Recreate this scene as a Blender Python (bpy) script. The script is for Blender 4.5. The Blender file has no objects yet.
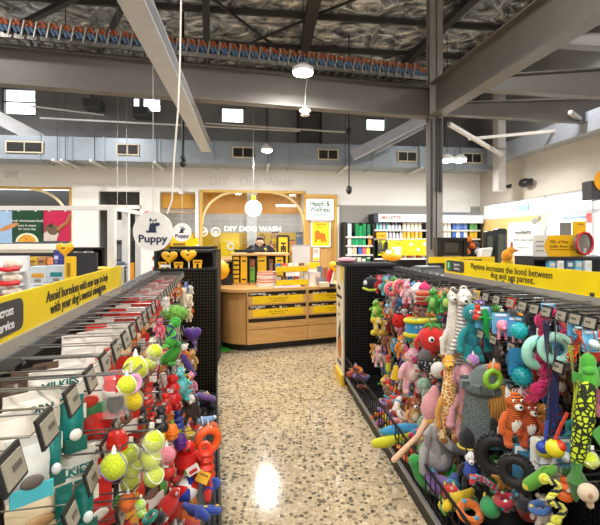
import bpy, math, random
from mathutils import Vector, Matrix
random.seed(7)
sc = bpy.context.scene
COL = sc.collection
F, HZ, EYE = 430.0, 241.0, 1.65          # focal length in pixels, horizon row, eye height

# ------------------------------------------------------------------ camera, world, exposure
cam_d = bpy.data.cameras.new('camera')
cam = bpy.data.objects.new('camera', cam_d); COL.objects.link(cam)
cam.location = (0, 0, EYE); cam.rotation_euler = (math.pi/2, 0, 0)
cam_d.sensor_width = 36; cam_d.lens = 36*F/600; cam_d.shift_y = -(262.5-HZ)/600
cam_d.clip_start = 0.02
sc.camera = cam
w = bpy.data.worlds.new('daylight'); sc.world = w; w.use_nodes = True
bg = w.node_tree.nodes['Background']; bg.inputs['Color'].default_value = (.93, .97, 1, 1); bg.inputs['Strength'].default_value = 3.0
sc.view_settings.view_transform = 'Standard'; sc.view_settings.look = 'None'
sc.view_settings.gamma = 1; sc.view_settings.use_curve_mapping = False
sc.view_settings.exposure = 0.74
try:
    sc.cycles.use_denoising = True
    sc.cycles.max_bounces = 8; sc.cycles.diffuse_bounces = 4; sc.cycles.glossy_bounces = 4
    sc.cycles.caustics_reflective = False; sc.cycles.caustics_refractive = False
    sc.cycles.sample_clamp_indirect = 6
except Exception: pass
LAMP_W = 62

# ------------------------------------------------------------------ materials
def lin(h):
    h = h.lstrip('#'); r = []
    for i in (0, 2, 4):
        c = int(h[i:i+2], 16)/255
        r.append(c/12.92 if c <= .04045 else ((c+.055)/1.055)**2.4)
    return (*r, 1)
_M = {}
def new_mat(n):
    m = bpy.data.materials.new(n); m.use_nodes = True
    nt = m.node_tree; b = nt.nodes['Principled BSDF']
    return m, nt, b
def N(nt, t, **kw):
    n = nt.nodes.new(t)
    for k, v in kw.items():
        if k in n.inputs: n.inputs[k].default_value = v
        else: setattr(n, k, v)
    return n
def tex_noise(nt, scale, detail=3, coord='Object'):
    tc = N(nt, 'ShaderNodeTexCoord'); n = N(nt, 'ShaderNodeTexNoise', Scale=scale, Detail=detail)
    nt.links.new(tc.outputs[coord], n.inputs['Vector']); return n
def ramp(nt, fac, stops, const=False):
    r = N(nt, 'ShaderNodeValToRGB'); e = r.color_ramp
    if const: e.interpolation = 'CONSTANT'
    e.elements[0].position, e.elements[0].color = stops[0]
    e.elements[1].position, e.elements[1].color = stops[-1]
    for p, c in stops[1:-1]:
        x = e.elements.new(p); x.color = c
    nt.links.new(fac, r.inputs['Fac']); return r
def bump(nt, b, h, strength=.3, dist=.02):
    u = N(nt, 'ShaderNodeBump', Strength=strength, Distance=dist)
    nt.links.new(h, u.inputs['Height']); nt.links.new(u.outputs['Normal'], b.inputs['Normal'])
def shade(c, k):
    return (min(1, c[0]*k), min(1, c[1]*k), min(1, c[2]*k), 1)

def P(h, rough=.5, metal=0, coat=0):                # plain paint / plastic with a faint mottling
    key = ('p', h, rough, metal, coat)
    if key in _M: return _M[key]
    m, nt, b = new_mat('paint_'+h.strip('#')); c = lin(h)
    n = tex_noise(nt, 6, 2)
    r = ramp(nt, n.outputs['Fac'], [(.3, shade(c, .94)), (.7, shade(c, 1.04))])
    nt.links.new(r.outputs['Color'], b.inputs['Base Color'])
    b.inputs['Roughness'].default_value = rough; b.inputs['Metallic'].default_value = metal
    if coat: b.inputs['Coat Weight'].default_value = coat
    _M[key] = m; return m
def PL(h, scale=60):                                # plush fabric
    key = ('pl', h, scale)
    if key in _M: return _M[key]
    m, nt, b = new_mat('plush_'+h.strip('#')); c = lin(h)
    n = tex_noise(nt, scale, 4)
    r = ramp(nt, n.outputs['Fac'], [(.3, shade(c, .72)), (.65, shade(c, 1.08))])
    nt.links.new(r.outputs['Color'], b.inputs['Base Color'])
    b.inputs['Roughness'].default_value = .9; b.inputs['Sheen Weight'].default_value = .25
    bump(nt, b, n.outputs['Fac'], .5, .01)
    _M[key] = m; return m
def EM(h, s=1.0):
    key = ('e', h, s)
    if key in _M: return _M[key]
    m, nt, b = new_mat('lit_'+h.strip('#')); c = lin(h)
    b.inputs['Base Color'].default_value = c; b.inputs['Emission Color'].default_value = c
    b.inputs['Emission Strength'].default_value = s
    _M[key] = m; return m
def WOOD(h, axis=0):
    key = ('w', h, axis)
    if key in _M: return _M[key]
    m, nt, b = new_mat('oak_'+h.strip('#')); c = lin(h)
    tc = N(nt, 'ShaderNodeTexCoord'); mp = N(nt, 'ShaderNodeMapping')
    s = [14, 14, 14]; s[axis] = 1.2; mp.inputs['Scale'].default_value = s
    nt.links.new(tc.outputs['Object'], mp.inputs['Vector'])
    n = N(nt, 'ShaderNodeTexNoise', Scale=3, Detail=5, Distortion=.6); nt.links.new(mp.outputs['Vector'], n.inputs['Vector'])
    r = ramp(nt, n.outputs['Fac'], [(.3, shade(c, .8)), (.5, c), (.72, shade(c, 1.12))])
    nt.links.new(r.outputs['Color'], b.inputs['Base Color']); b.inputs['Roughness'].default_value = .42
    _M[key] = m; return m
def GLASS():
    if 'glass' in _M: return _M['glass']
    m, nt, b = new_mat('clear_glass'); nt.nodes.remove(b)
    out = nt.nodes['Material Output']
    t = N(nt, 'ShaderNodeBsdfTransparent'); t.inputs['Color'].default_value = (.95, .97, .97, 1)
    g = N(nt, 'ShaderNodeBsdfGlossy'); g.inputs['Roughness'].default_value = .03
    mx = N(nt, 'ShaderNodeMixShader'); mx.inputs[0].default_value = .05
    nt.links.new(t.outputs[0], mx.inputs[1]); nt.links.new(g.outputs[0], mx.inputs[2])
    nt.links.new(mx.outputs[0], out.inputs['Surface']); _M['glass'] = m; return m
def FILM(h='#ffffff', alpha=.35):                   # clear packing film / netting
    key = ('film', h, alpha)
    if key in _M: return _M[key]
    m, nt, b = new_mat('film_'+h.strip('#'))
    b.inputs['Base Color'].default_value = lin(h); b.inputs['Alpha'].default_value = alpha; b.inputs['Roughness'].default_value = .12
    _M[key] = m; return m
def PEG(h='#161616', hole='#4a4640', s=.025, ax=(0, 2)):
    key = ('peg', h, hole, s, ax)
    if key in _M: return _M[key]
    m, nt, b = new_mat('pegboard'); tc = N(nt, 'ShaderNodeTexCoord'); sp = N(nt, 'ShaderNodeSeparateXYZ')
    nt.links.new(tc.outputs['Object'], sp.inputs[0])
    outs = []
    for i in ax:
        a = N(nt, 'ShaderNodeMath', operation='MULTIPLY'); a.inputs[1].default_value = 1/s; nt.links.new(sp.outputs[i], a.inputs[0])
        f = N(nt, 'ShaderNodeMath', operation='FRACT'); nt.links.new(a.outputs[0], f.inputs[0])
        d = N(nt, 'ShaderNodeMath', operation='SUBTRACT'); d.inputs[1].default_value = .5; nt.links.new(f.outputs[0], d.inputs[0])
        q = N(nt, 'ShaderNodeMath', operation='POWER'); q.inputs[1].default_value = 2; nt.links.new(d.outputs[0], q.inputs[0]); outs.append(q)
    ad = N(nt, 'ShaderNodeMath', operation='ADD'); nt.links.new(outs[0].outputs[0], ad.inputs[0]); nt.links.new(outs[1].outputs[0], ad.inputs[1])
    r = ramp(nt, ad.outputs[0], [(0, lin(hole)), (.05, lin(h))], True)
    nt.links.new(r.outputs['Color'], b.inputs['Base Color']); b.inputs['Roughness'].default_value = .6; b.inputs['Specular IOR Level'].default_value = .15
    _M[key] = m; return m
def SPOT(h, h2, scale=6, kind='voronoi', thr=.32, wave_axis='Z'):   # two-colour plush print
    key = ('spot', h, h2, scale, kind, thr)
    if key in _M: return _M[key]
    m, nt, b = new_mat('print_'+h.strip('#')); tc = N(nt, 'ShaderNodeTexCoord')
    if kind == 'voronoi':
        v = N(nt, 'ShaderNodeTexVoronoi', Scale=scale); fac = v.outputs['Distance']
    elif kind == 'cells':
        v = N(nt, 'ShaderNodeTexVoronoi', Scale=scale, feature='DISTANCE_TO_EDGE'); fac = v.outputs['Distance']
    elif kind == 'brick':
        v = N(nt, 'ShaderNodeTexBrick', Scale=scale); v.inputs['Color1'].default_value = lin(h); v.inputs['Color2'].default_value = shade(lin(h), 1.25)
        v.inputs['Mortar'].default_value = lin(h2); fac = None
    else:
        v = N(nt, 'ShaderNodeTexWave', Scale=scale, Distortion=2.0 if kind == 'tiger' else .4); v.bands_direction = wave_axis; fac = v.outputs['Fac']
    if kind == 'brick':
        mp = N(nt, 'ShaderNodeMapping'); mp.inputs['Rotation'].default_value = (math.pi/2, 0, 0)
        nt.links.new(tc.outputs['Object'], mp.inputs['Vector']); nt.links.new(mp.outputs['Vector'], v.inputs['Vector'])
        nt.links.new(v.outputs['Color'], b.inputs['Base Color'])
    else:
        nt.links.new(tc.outputs['Object'], v.inputs['Vector'])
        r = ramp(nt, fac, [(0, lin(h2)), (thr, lin(h))], True); nt.links.new(r.outputs['Color'], b.inputs['Base Color'])
    b.inputs['Roughness'].default_value = .85; _M[key] = m; return m
def floor_mat():
    m, nt, b = new_mat('terrazzo'); tc = N(nt, 'ShaderNodeTexCoord')
    def vor(scale, lo, hi):
        v = N(nt, 'ShaderNodeTexVoronoi', Scale=scale); nt.links.new(tc.outputs['Object'], v.inputs['Vector'])
        sp = N(nt, 'ShaderNodeSeparateColor'); nt.links.new(v.outputs['Color'], sp.inputs[0])
        return v, sp
    v, s = vor(34, 0, 1)
    stones = ramp(nt, s.outputs[0], [(0, lin('#2c261e')), (.15, lin('#4e4436')), (.28, lin('#9d8d72')), (.42, lin('#c2ac88')), (.72, lin('#d6c5a4')), (.9, lin('#857258'))], True)
    edge = ramp(nt, v.outputs['Distance'], [(.5, (0, 0, 0, 1)), (.6, (1, 1, 1, 1))])
    mx = N(nt, 'ShaderNodeMix', data_type='RGBA'); nt.links.new(edge.outputs['Color'], mx.inputs['Factor'])
    nt.links.new(stones.outputs['Color'], mx.inputs[6]); mx.inputs[7].default_value = lin('#bca888')
    v2, s2 = vor(95, 0, 1)
    fine = ramp(nt, s2.outputs[1], [(0, lin('#2c251c')), (.2, lin('#b3a286')), (.6, lin('#c6b698')), (.93, lin('#ded5c2'))], True)
    m2 = N(nt, 'ShaderNodeMix', data_type='RGBA'); m2.inputs['Factor'].default_value = .28
    nt.links.new(mx.outputs[2], m2.inputs[6]); nt.links.new(fine.outputs['Color'], m2.inputs[7])
    nt.links.new(m2.outputs[2], b.inputs['Base Color'])
    n = tex_noise(nt, 2.5, 3); rr = ramp(nt, n.outputs['Fac'], [(.35, (.07, .07, .07, 1)), (.7, (.13, .13, .13, 1))])
    nt.links.new(rr.outputs['Color'], b.inputs['Roughness']); return m
def foil_mat():
    m, nt, b = new_mat('foil_insulation'); n = tex_noise(nt, 2.2, 7); n.inputs['Distortion'].default_value = 1.6
    r = ramp(nt, n.outputs['Fac'], [(.34, lin('#5c5d60')), (.5, lin('#b4b5b8')), (.62, lin('#fafafa'))])  # foil highlights put into the colour as near-white patches
    nt.links.new(r.outputs['Color'], b.inputs['Base Color']); b.inputs['Metallic'].default_value = .7; b.inputs['Roughness'].default_value = .32
    bump(nt, b, n.outputs['Fac'], .9, .35); return m
def concrete_mat(h, sc_=1.5, k=(.8, 1.1)):
    key = ('c', h)
    if key in _M: return _M[key]
    m, nt, b = new_mat('render_wall'); n = tex_noise(nt, sc_, 6); c = lin(h)
    r = ramp(nt, n.outputs['Fac'], [(.3, shade(c, k[0])), (.7, shade(c, k[1]))])
    nt.links.new(r.outputs['Color'], b.inputs['Base Color']); b.inputs['Roughness'].default_value = .75
    bump(nt, b, n.outputs['Fac'], .15, .02); _M[key] = m; return m
def tile_mat():
    m, nt, b = new_mat('grey_tiles'); tc = N(nt, 'ShaderNodeTexCoord'); mp = N(nt, 'ShaderNodeMapping'); mp.inputs['Rotation'].default_value = (math.pi/2, 0, 0)
    v = N(nt, 'ShaderNodeTexBrick', Scale=1.6); v.inputs['Color1'].default_value = lin('#b9b9bd'); v.inputs['Color2'].default_value = lin('#c6c6ca'); v.inputs['Mortar'].default_value = lin('#d8d8d8')
    v.inputs['Mortar Size'].default_value = .012; v.offset = 0
    nt.links.new(tc.outputs['Object'], mp.inputs['Vector']); nt.links.new(mp.outputs['Vector'], v.inputs['Vector'])
    nt.links.new(v.outputs['Color'], b.inputs['Base Color']); b.inputs['Roughness'].default_value = .3; return m
BLACK, WHITE, STEEL = P('#151516', .45), P('#f2f1ee', .5), P('#c9c9c9', .25, .9)
YEL, YEL2, OAK, DARK = P('#f6cc06', .45), P('#f0a712', .5), WOOD('#cfa062', 0), P('#2a2a2c', .5)

# ------------------------------------------------------------------ mesh builder
class M:
    def __init__(s, T=None): s.v = []; s.f = []; s.T = T
    def add(s, vs, fs, T=None):
        o = len(s.v)
        for p in vs:
            p = Vector(p)
            if T is not None: p = T @ p
            if s.T is not None: p = s.T @ p
            s.v.append(p)
        s.f += [tuple(i+o for i in f) for f in fs]; return s
    def E(s, c, r, rot=None, n=14):                       # ellipsoid
        if not hasattr(r, '__len__'): r = (r, r, r)
        m = max(6, n*2//3); vs = [(0, 0, 1)]
        for j in range(1, m):
            a = math.pi*j/m
            for i in range(n):
                b = 2*math.pi*i/n; vs.append((math.sin(a)*math.cos(b), math.sin(a)*math.sin(b), math.cos(a)))
        vs.append((0, 0, -1)); fs = [(0, 1+i, 1+(i+1) % n) for i in range(n)]
        for j in range(m-2):
            for i in range(n):
                a, b = 1+j*n+i, 1+j*n+(i+1) % n; fs.append((a, a+n, b+n, b))
        L = len(vs)-1; k = 1+(m-2)*n; fs += [(L, k+(i+1) % n, k+i) for i in range(n)]
        T = Matrix.Translation(c) @ (rot.to_4x4() if rot is not None else Matrix()) @ Matrix.Diagonal((*r, 1))
        return s.add(vs, fs, T)
    def box(s, c, d, rot=None):
        x, y, z = d[0]/2, d[1]/2, d[2]/2
        vs = [(-x, -y, -z), (x, -y, -z), (x, y, -z), (-x, y, -z), (-x, -y, z), (x, -y, z), (x, y, z), (-x, y, z)]
        fs = [(0, 3, 2, 1), (4, 5, 6, 7), (0, 1, 5, 4), (1, 2, 6, 5), (2, 3, 7, 6), (3, 0, 4, 7)]
        T = Matrix.Translation(c) @ (rot.to_4x4() if rot is not None else Matrix())
        return s.add(vs, fs, T)
    def b2(s, a, b):                                       # box between two corners
        a, b = Vector(a), Vector(b); return s.box((a+b)/2, [abs(q) for q in (b-a)])
    def bar(s, a, b, w, h, up=(0, 0, 1)):                  # rectangular bar from a to b
        a, b = Vector(a), Vector(b); d = b-a; y = d.normalized(); x = y.cross(Vector(up))
        if x.length < 1e-4: x = Vector((1, 0, 0))
        x.normalize(); z = x.cross(y); R = Matrix((x, y, z)).transposed()
        return s.box((a+b)/2, (w, d.length, h), R)
    def tube(s, pts, r, n=8, cap=True, closed=False):
        pts = [Vector(p) for p in pts]; k = len(pts)
        rs = list(r) if hasattr(r, '__len__') else [r]*k
        if cap and not closed and 8 <= n <= 14 and k < 9:          # soft rounded ends on thick limbs
            for e in (0, -1):
                re = rs[e]
                if re >= .03:
                    d = (pts[e]-pts[1 if e == 0 else -2]).normalized(); q = [(pts[e]+d*re*.5, re*.87), (pts[e]+d*re*.87, re*.5), (pts[e]+d*re, re*.08)]
                    if e == 0: pts = [x[0] for x in q[::-1]]+pts; rs = [x[1] for x in q[::-1]]+rs
                    else: pts = pts+[x[0] for x in q]; rs = rs+[x[1] for x in q]
            k = len(pts)
        vs, fs = [], []; prev = None
        for i, p in enumerate(pts):
            if closed: t = pts[(i+1) % k]-pts[i-1]
            else: t = (pts[min(i+1, k-1)]-pts[max(i-1, 0)])
            t.normalize()
            if prev is None:
                x = t.cross(Vector((0, 0, 1)))
                if x.length < .05: x = t.cross(Vector((0, 1, 0)))
            else: x = prev - t*prev.dot(t)
            x.normalize(); prev = x; y = t.cross(x)
            for j in range(n):
                a = 2*math.pi*j/n; vs.append(p+(x*math.cos(a)+y*math.sin(a))*rs[i])
        for i in range(k if closed else k-1):
            for j in range(n):
                a, b = i*n+j, i*n+(j+1) % n; c, d = ((i+1) % k)*n+j, ((i+1) % k)*n+(j+1) % n; fs.append((a, b, d, c))
        if cap and not closed: fs += [tuple(range(n-1, -1, -1)), tuple((k-1)*n+j for j in range(n))]
        return s.add(vs, fs)
    def torus(s, c, R, r, axis='Y', n=20, m=8, sz=1.0):
        pts = []
        for i in range(n):
            a = 2*math.pi*i/n; u, v = R*math.cos(a), R*math.sin(a)*sz
            pts.append(Vector(c)+Vector({'Y': (u, 0, v), 'X': (0, u, v), 'Z': (u, v, 0)}[axis]))
        return s.tube(pts, r, m, closed=True)
    def lathe(s, prof, c=(0, 0, 0), n=16, axis='Z', sx=1, sy=1):
        vs, fs = [], []; k = len(prof)
        for r, z in prof:
            for j in range(n):
                a = 2*math.pi*j/n; x, y = r*math.cos(a)*sx, r*math.sin(a)*sy
                p = {'Z': (x, y, z), 'Y': (x, z, y), 'X': (z, x, y)}[axis]; vs.append(Vector(c)+Vector(p))
        for i in range(k-1):
            for j in range(n):
                a, b = i*n+j, i*n+(j+1) % n; fs.append((a, b, b+n, a+n))
        fs += [tuple(range(n-1, -1, -1)), tuple((k-1)*n+j for j in range(n))]
        return s.add(vs, fs)
    def prism(s, poly, t, axis='Y', o=0):                  # outline extruded by t, centred at o on its axis
        n = len(poly); vs = []
        for q in (-t/2, t/2):
            for a, b in poly: vs.append({'Y': (a, o+q, b), 'X': (o+q, a, b), 'Z': (a, b, o+q)}[axis])
        fs = [tuple(range(n)), tuple(range(2*n-1, n-1, -1))]+[(i, i+n, (i+1) % n+n, (i+1) % n) for i in range(n)]
        return s.add(vs, fs)
    def build(s, name, mat, parent=None, smooth=None, bev=0):
        me = bpy.data.meshes.new(name); me.from_pydata(s.v, [], s.f); me.update()
        import bmesh as _b
        bm = _b.new(); bm.from_mesh(me); _b.ops.recalc_face_normals(bm, faces=bm.faces); bm.to_mesh(me); bm.free()
        me.materials.append(mat)
        o = bpy.data.objects.new(name, me); COL.objects.link(o)
        if smooth is None: smooth = not (len(s.f) == 6 or bev)
        if smooth:
            me.shade_smooth()
            try: me.set_sharp_from_angle(angle=math.radians(42))
            except Exception: pass
        if bev:
            md = o.modifiers.new('edge', 'BEVEL'); md.width = bev; md.segments = 2; md.limit_method = 'ANGLE'
        if parent is not None: o.parent = parent
        return o
def circ(r, n=24, cx=0, cy=0, ry=None):
    return [(cx+r*math.cos(2*math.pi*i/n), cy+(ry or r)*math.sin(2*math.pi*i/n)) for i in range(n)]
def rrect(w, h, r, n=5, cx=0, cy=0):
    out = []
    for sx, sy, a0 in ((1, 1, 0), (-1, 1, 90), (-1, -1, 180), (1, -1, 270)):
        for i in range(n+1):
            a = math.radians(a0+90*i/n); out.append((cx+sx*(w/2-r)+r*math.cos(a), cy+sy*(h/2-r)+r*math.sin(a)))
    return out

def tag(o, label=None, cat=None, group=None, kind=None):
    if label: o['label'] = label
    if cat: o['category'] = cat
    if group: o['group'] = group
    if kind: o['kind'] = kind
    return o
def thing(name, label, cat, loc=(0, 0, 0), yaw=0, group=None, scale=1, tilt=None):
    o = bpy.data.objects.new(name, None); COL.objects.link(o); o.empty_display_size = .05
    o.location = loc; o.rotation_euler = tilt if tilt else (0, 0, yaw); o.scale = (scale,)*3 if not hasattr(scale, '__len__') else scale
    return tag(o, label, cat, group)
def struct(name, m, mat, **kw):
    return tag(m.build(name, mat, **kw), kind='structure')
def dup(root, loc=None, yaw=None, label=None, group=None):
    r = root.copy(); COL.objects.link(r)
    if loc is not None: r.location = loc
    if yaw is not None: r.rotation_euler = (0, 0, yaw)
    if label: r['label'] = label
    if group: r['group'] = group
    for ch in list(root.children):
        c = ch.copy(); COL.objects.link(c); c.parent = r
        for g in list(ch.children):
            d = g.copy(); COL.objects.link(d); d.parent = c
    return r
def text(body, size, mat, parent, loc, rot=(math.pi/2, 0, 0), ext=.0015, align='CENTER', sx=1, bold=0, name='lettering'):
    c = bpy.data.curves.new(name, 'FONT'); c.body = body; c.size = size; c.extrude = ext; c.align_x = align; c.align_y = 'CENTER'
    c.offset = bold; c.resolution_u = 3
    c.materials.append(mat); o = bpy.data.objects.new(name, c); COL.objects.link(o)
    o.parent = parent; o.location = loc; o.rotation_euler = rot; o.scale = (sx, 1, 1)
    return o
def at(px, py, Y): return Vector(((px-300)/F*Y, Y, EYE-(py-HZ)/F*Y))
def at_z(px, py, z): return at(px, py, (z-EYE)*F/(HZ-py))
def mpp(Y): return Y/F

# ------------------------------------------------------------------ the building's own frame, turned 7 degrees
TH = math.radians(7); CT, ST = math.cos(TH), math.sin(TH)
RM = Matrix.Rotation(TH, 4, 'Z')
B0, AR, AL, BN, CEIL = 11.9, 6.79, -9.2, -4.5, 6.25
def RW(a, b, z): return Vector((a*CT-b*ST, a*ST+b*CT, z))
def wall_pt(px, py, b=B0):                                 # where a photo point lands on the plane b of the back wall
    k = (px-300)/F; Y = b/(CT-k*ST); return (Y*(k*CT+ST), EYE-(py-HZ)/F*Y)
def wa(px, b=B0): return wall_pt(px, 0, b)[0]
def wz(px, py, b=B0): return wall_pt(px, py, b)[1]
def side_pt(px, py, a=AR):
    k = (px-300)/F; Y = a/(k*CT+ST); return (-k*Y*ST+Y*CT, EYE-(py-HZ)/F*Y)

# floor, ceiling, walls
struct('floor', M(RM).b2((AL-.2, BN-.2, -.1), (AR+.2, B0+3.2, 0)), floor_mat())
struct('ceiling', M(RM).b2((AL-.2, BN-.2, CEIL), (AR+.2, B0+3.2, CEIL+.1)), foil_mat())
GREYW, WHITEW = concrete_mat('#8b8b8d'), concrete_mat('#f0efec', 1.0, (.97, 1.02))
GREYP = concrete_mat('#98958f', 1.0, (.96, 1.03)); BEIGE = concrete_mat('#cfc8be', 1.0, (.96, 1.03))
struct('wall_left', M(RM).b2((AL-.2, BN, 0), (AL, B0, CEIL)), WHITEW)
struct('wall_front', M(RM).b2((AL, BN-.2, 0), (AR, BN, CEIL)), WHITEW)
# back wall: openings measured on the photo
TOPZ = 3.02
w1a, w1b = AL, wa(70.5); d1a, d1b = wa(97), wa(142); o3a, o3b = wa(158.5), wa(197); mwa, mwb = wa(201), wa(305)
SILL1 = wz(40, 244)
UP = wz(300, 160)
m = M(RM)
m.b2((AL, B0, TOPZ), (wa(335), B0+.2, UP))                                     # fascia
m.b2((w1b, B0, 0), (d1a, B0+.2, TOPZ)); m.b2((d1b, B0, 0), (o3a, B0+.2, TOPZ)); m.b2((o3b, B0, 0), (mwa, B0+.2, TOPZ))
m.b2((AL, B0, 0), (w1b, B0+.2, SILL1)); m.b2((mwa, B0, 0), (mwb, B0+.2, .9)); m.b2((o3a, B0, 0), (o3b, B0+.2, .9))
m.b2((mwb, B0, 0), (wa(335), B0+.2, TOPZ))
m.b2((wa(335), B0, wz(400, 206)), (AR, B0+.2, UP))
struct('wall_back', m, WHITEW)
struct('wall_back_dado', M(RM).b2((wa(335), B0, 0), (AR, B0+.2, wz(400, 206))), GREYP)
# upper back wall with four high windows
hw = [(2, 36, 88, 115), (132, 161, 97, 112), (221, 244, 107, 123), (366, 386, 118, 131)]
zb, zt = 4.55, 5.35
hz = []
for x0, x1, y0, y1 in hw: hz.append((wa(x0), wa(x1), wz((x0+x1)/2, y1), wz((x0+x1)/2, y0)))
m = M(RM); prev = AL
for a0, a1, z0, z1 in hz:
    m.b2((prev, B0, UP), (a0, B0+.2, CEIL)); m.b2((a0, B0, UP), (a1, B0+.2, z0)); m.b2((a0, B0, z1), (a1, B0+.2, CEIL)); prev = a1
m.b2((prev, B0, UP), (AR, B0+.2, CEIL))
struct('wall_back_upper', m, GREYW)
for i, (a0, a1, z0, z1) in enumerate(hz):
    f = M(RM)
    for q in (a0+.015, a1-.015): f.b2((q-.015, B0+.02, z0), (q+.015, B0+.1, z1))
    for q in ((z0+.02, (z0+z1)/2, z1-.02) if i == 0 else (z0+.02, z1-.02)): f.b2((a0, B0+.03, q-.015), (a1, B0+.09, q+.015))
    fr = struct('window_%d' % (i+1), f, P('#3b4047', .5))
    M(RM).b2((a0+.04, B0+.05, z0), (a1-.04, B0+.06, z1)).build('glass', GLASS(), fr)
for q in (0.8, 4.1, 5.9):
    struct('wall_pier_back', M(RM).b2((q-.22, B0-.1, UP), (q+.22, B0, CEIL)), GREYW)
# right wall: solid below, daylight strip windows, beige above
wz1, wz0 = 2.7, 2.25; zlow = .9
bx = [side_pt(x, 200)[0] for x in (484, 504, 544, 592)]     # mullion positions
m = M(RM).b2((AR, BN, 3.95), (AR+.2, B0, CEIL)); struct('wall_right_upper', m, GREYW)
m = M(RM).b2((AR, BN, wz1), (AR+.2, B0, 3.95)); m.b2((AR, BN, 0), (AR+.2, B0, zlow)); m.b2((AR, bx[0], zlow), (AR+.2, B0, wz1)); m.b2((AR, BN, zlow), (AR+.2, 2.5, wz1))
struct('wall_right', m, BEIGE)
f = M(RM)
for b in bx[1:]+[bx[3]-1.2, bx[3]-2.6]: f.b2((AR+.02, b-.03, zlow), (AR+.1, b+.03, wz1))
f.b2((AR+.02, 2.5, wz0-.03), (AR+.1, bx[0], wz0+.03)); f.b2((AR+.02, 2.5, wz1-.04), (AR+.1, bx[0], wz1)); f.b2((AR+.02, 2.5, zlow), (AR+.1, bx[0], zlow+.05))
fr = struct('window_5', f, P('#c9cdd0', .4))
M(RM).b2((AR+.05, 2.5, zlow), (AR+.06, bx[0], wz1)).build('glass', GLASS(), fr)
# bulkhead along the right wall and the dark gap over it
struct('trim_1', M(RM).b2((AR-.35, 2, 3.72), (AR, B0, 4.12)), P('#a7aebb', .5))

# ------------------------------------------------------------------ steel structure
STEELP, STEELG = P('#bdb6ae', .5), P('#66615d', .5)
def ibeam(a, b, depth, fl, th=.03, d2=None, top=True, T=None):
    a, b = Vector(a), Vector(b); d = (b-a).normalized(); s = d.cross(Vector((0, 0, 1))).normalized(); up = Vector((0, 0, 1)); d2 = d2 or depth
    m = M(T)
    def slab(lo_a, lo_b, hw_, ha, hb):
        vs = []
        for p, hh in ((a, (lo_a, lo_a+ha)), (b, (lo_b, lo_b+hb))):
            for z in hh:
                for q in (-1, 1): vs.append(p+s*hw_*q+up*z)
        m.add(vs, [(0, 1, 3, 2), (4, 6, 7, 5), (0, 4, 5, 1), (2, 3, 7, 6), (0, 2, 6, 4), (1, 5, 7, 3)])
    slab(0, 0, fl/2, th, th); slab(th, th, .012, depth-2*th, d2-2*th)
    if top: slab(depth-th, d2-th, fl/2, th, th)
    return m
# main cross beam
pA, pC = at(7, 85, 6.35), at(429, 119, 8.05)
zbm = (pA.z+pC.z)/2
A = Vector((pA.x, pA.y, zbm)); Cc = Vector((pC.x, pC.y, zbm)); dirm = (Cc-A).normalized()
struct('beam_across', ibeam(A-dirm*4, Cc+dirm*.05, .56, .2), STEELG)
colp = Cc
struct('column_steel', ibeam((0, 0, 0), (1, 0, 0), .1, .1) and M().b2((colp.x-.02, colp.y-.12, 0), (colp.x+.22, colp.y-.1, CEIL)).b2((colp.x-.02, colp.y+.1, 0), (colp.x+.22, colp.y+.12, CEIL)).b2((colp.x+.09, colp.y-.12, 0), (colp.x+.11, colp.y+.12, CEIL)), P('#9b9692', .5))
# beam from the column towards the right and the camera, and tapered rafters off it
g = math.radians(9.5); dr = Vector((math.sin(g), -math.cos(g), 0))
struct('beam_right', ibeam(Cc+Vector((.1, -.1, 0)), Cc+dr*10, .62, .24), STEELG)
RAFT = []
for t, dep, dep2 in ((.15, .12, .5), (1.45, .12, .62), (3.0, .12, .6), (5.2, .12, .6)):
    p = Cc+dr*t+Vector((.12, 0, .02)); L_ = (AR-.02-(p.x*CT+p.y*ST))
    q = p+Vector((CT, ST, 0))*L_; q.z -= .06
    struct('beam_rafter', ibeam(p, q, dep+.1, .14, .02, dep2), STEELG); RAFT.append((p, q))
mm = M(); p = at(468, 139, 9.6); q = at(588, 128, 8.9); mm.bar(p, q, .06, .06)
struct('trim_2', mm, P('#c8c3bd', .5))
mm = M(); mm.bar(at(449, 124, 8.2), at(502, 155, 10.2), .07, .07); struct('trim_3', mm, P('#c8c3bd', .5))
mm = M(); mm.bar(at(570, 112, 8.0), at(592, 129, 8.6), .07, .07); struct('trim_4', mm, P('#c8c3bd', .5))
# left beam running down the shop, hung below the cross beam
p0, p1 = at(134, 5, 3.85), at(189, 139, 9.6); zb_ = 3.74
d = Vector((-.114, 1, 0)).normalized(); p0.z = zb_
struct('beam_left', ibeam(p0-d*3, p0+d*6.3, .2, .235, .02), P('#c4c8d0', .5))
# roof timbers / steel against the foil
for (x0, y0, x1, y1, w_) in ((124, 4, 100, 52, .1), (206, 6, 207, 60, .14), (313, 6, 301, 66, .22), (222, 6, 292, 60, .04), (310, 18, 205, 62, .04), (452, 18, 395, 73, .16), (500, 38, 445, 82, .18), (62, 4, 10, 30, .1), (545, 5, 450, 78, .12)):
    a, b = at_z(x0, y0, 6.05), at_z(x1, y1, 6.05); d_ = (b-a)
    struct('roof_beam', M().bar(a-d_*.6, b+d_*.25, w_, w_), P('#2b2827', .6))
for i in range(5):
    struct('roof_beam', M(RM).b2((AL, 5.6+i*1.45, 6.1), (AR, 5.66+i*1.45, 6.22)), P('#3a3735', .6))
# diagonal brace behind the cross beam (pale blue steel) right of centre
struct('beam_brace', M().bar(at(352, 156, 10.4), at(424, 119, 10.0), .16, .22).bar(at(376, 152, 10.6), at(424, 127, 10.3), .06, .06), P('#a9adba', .5))
struct('beam_brace', M().bar(at(-14, 112, 10.0), at(42, 141, 10.5), .2, .3), P('#b9bcc2', .5))
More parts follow.
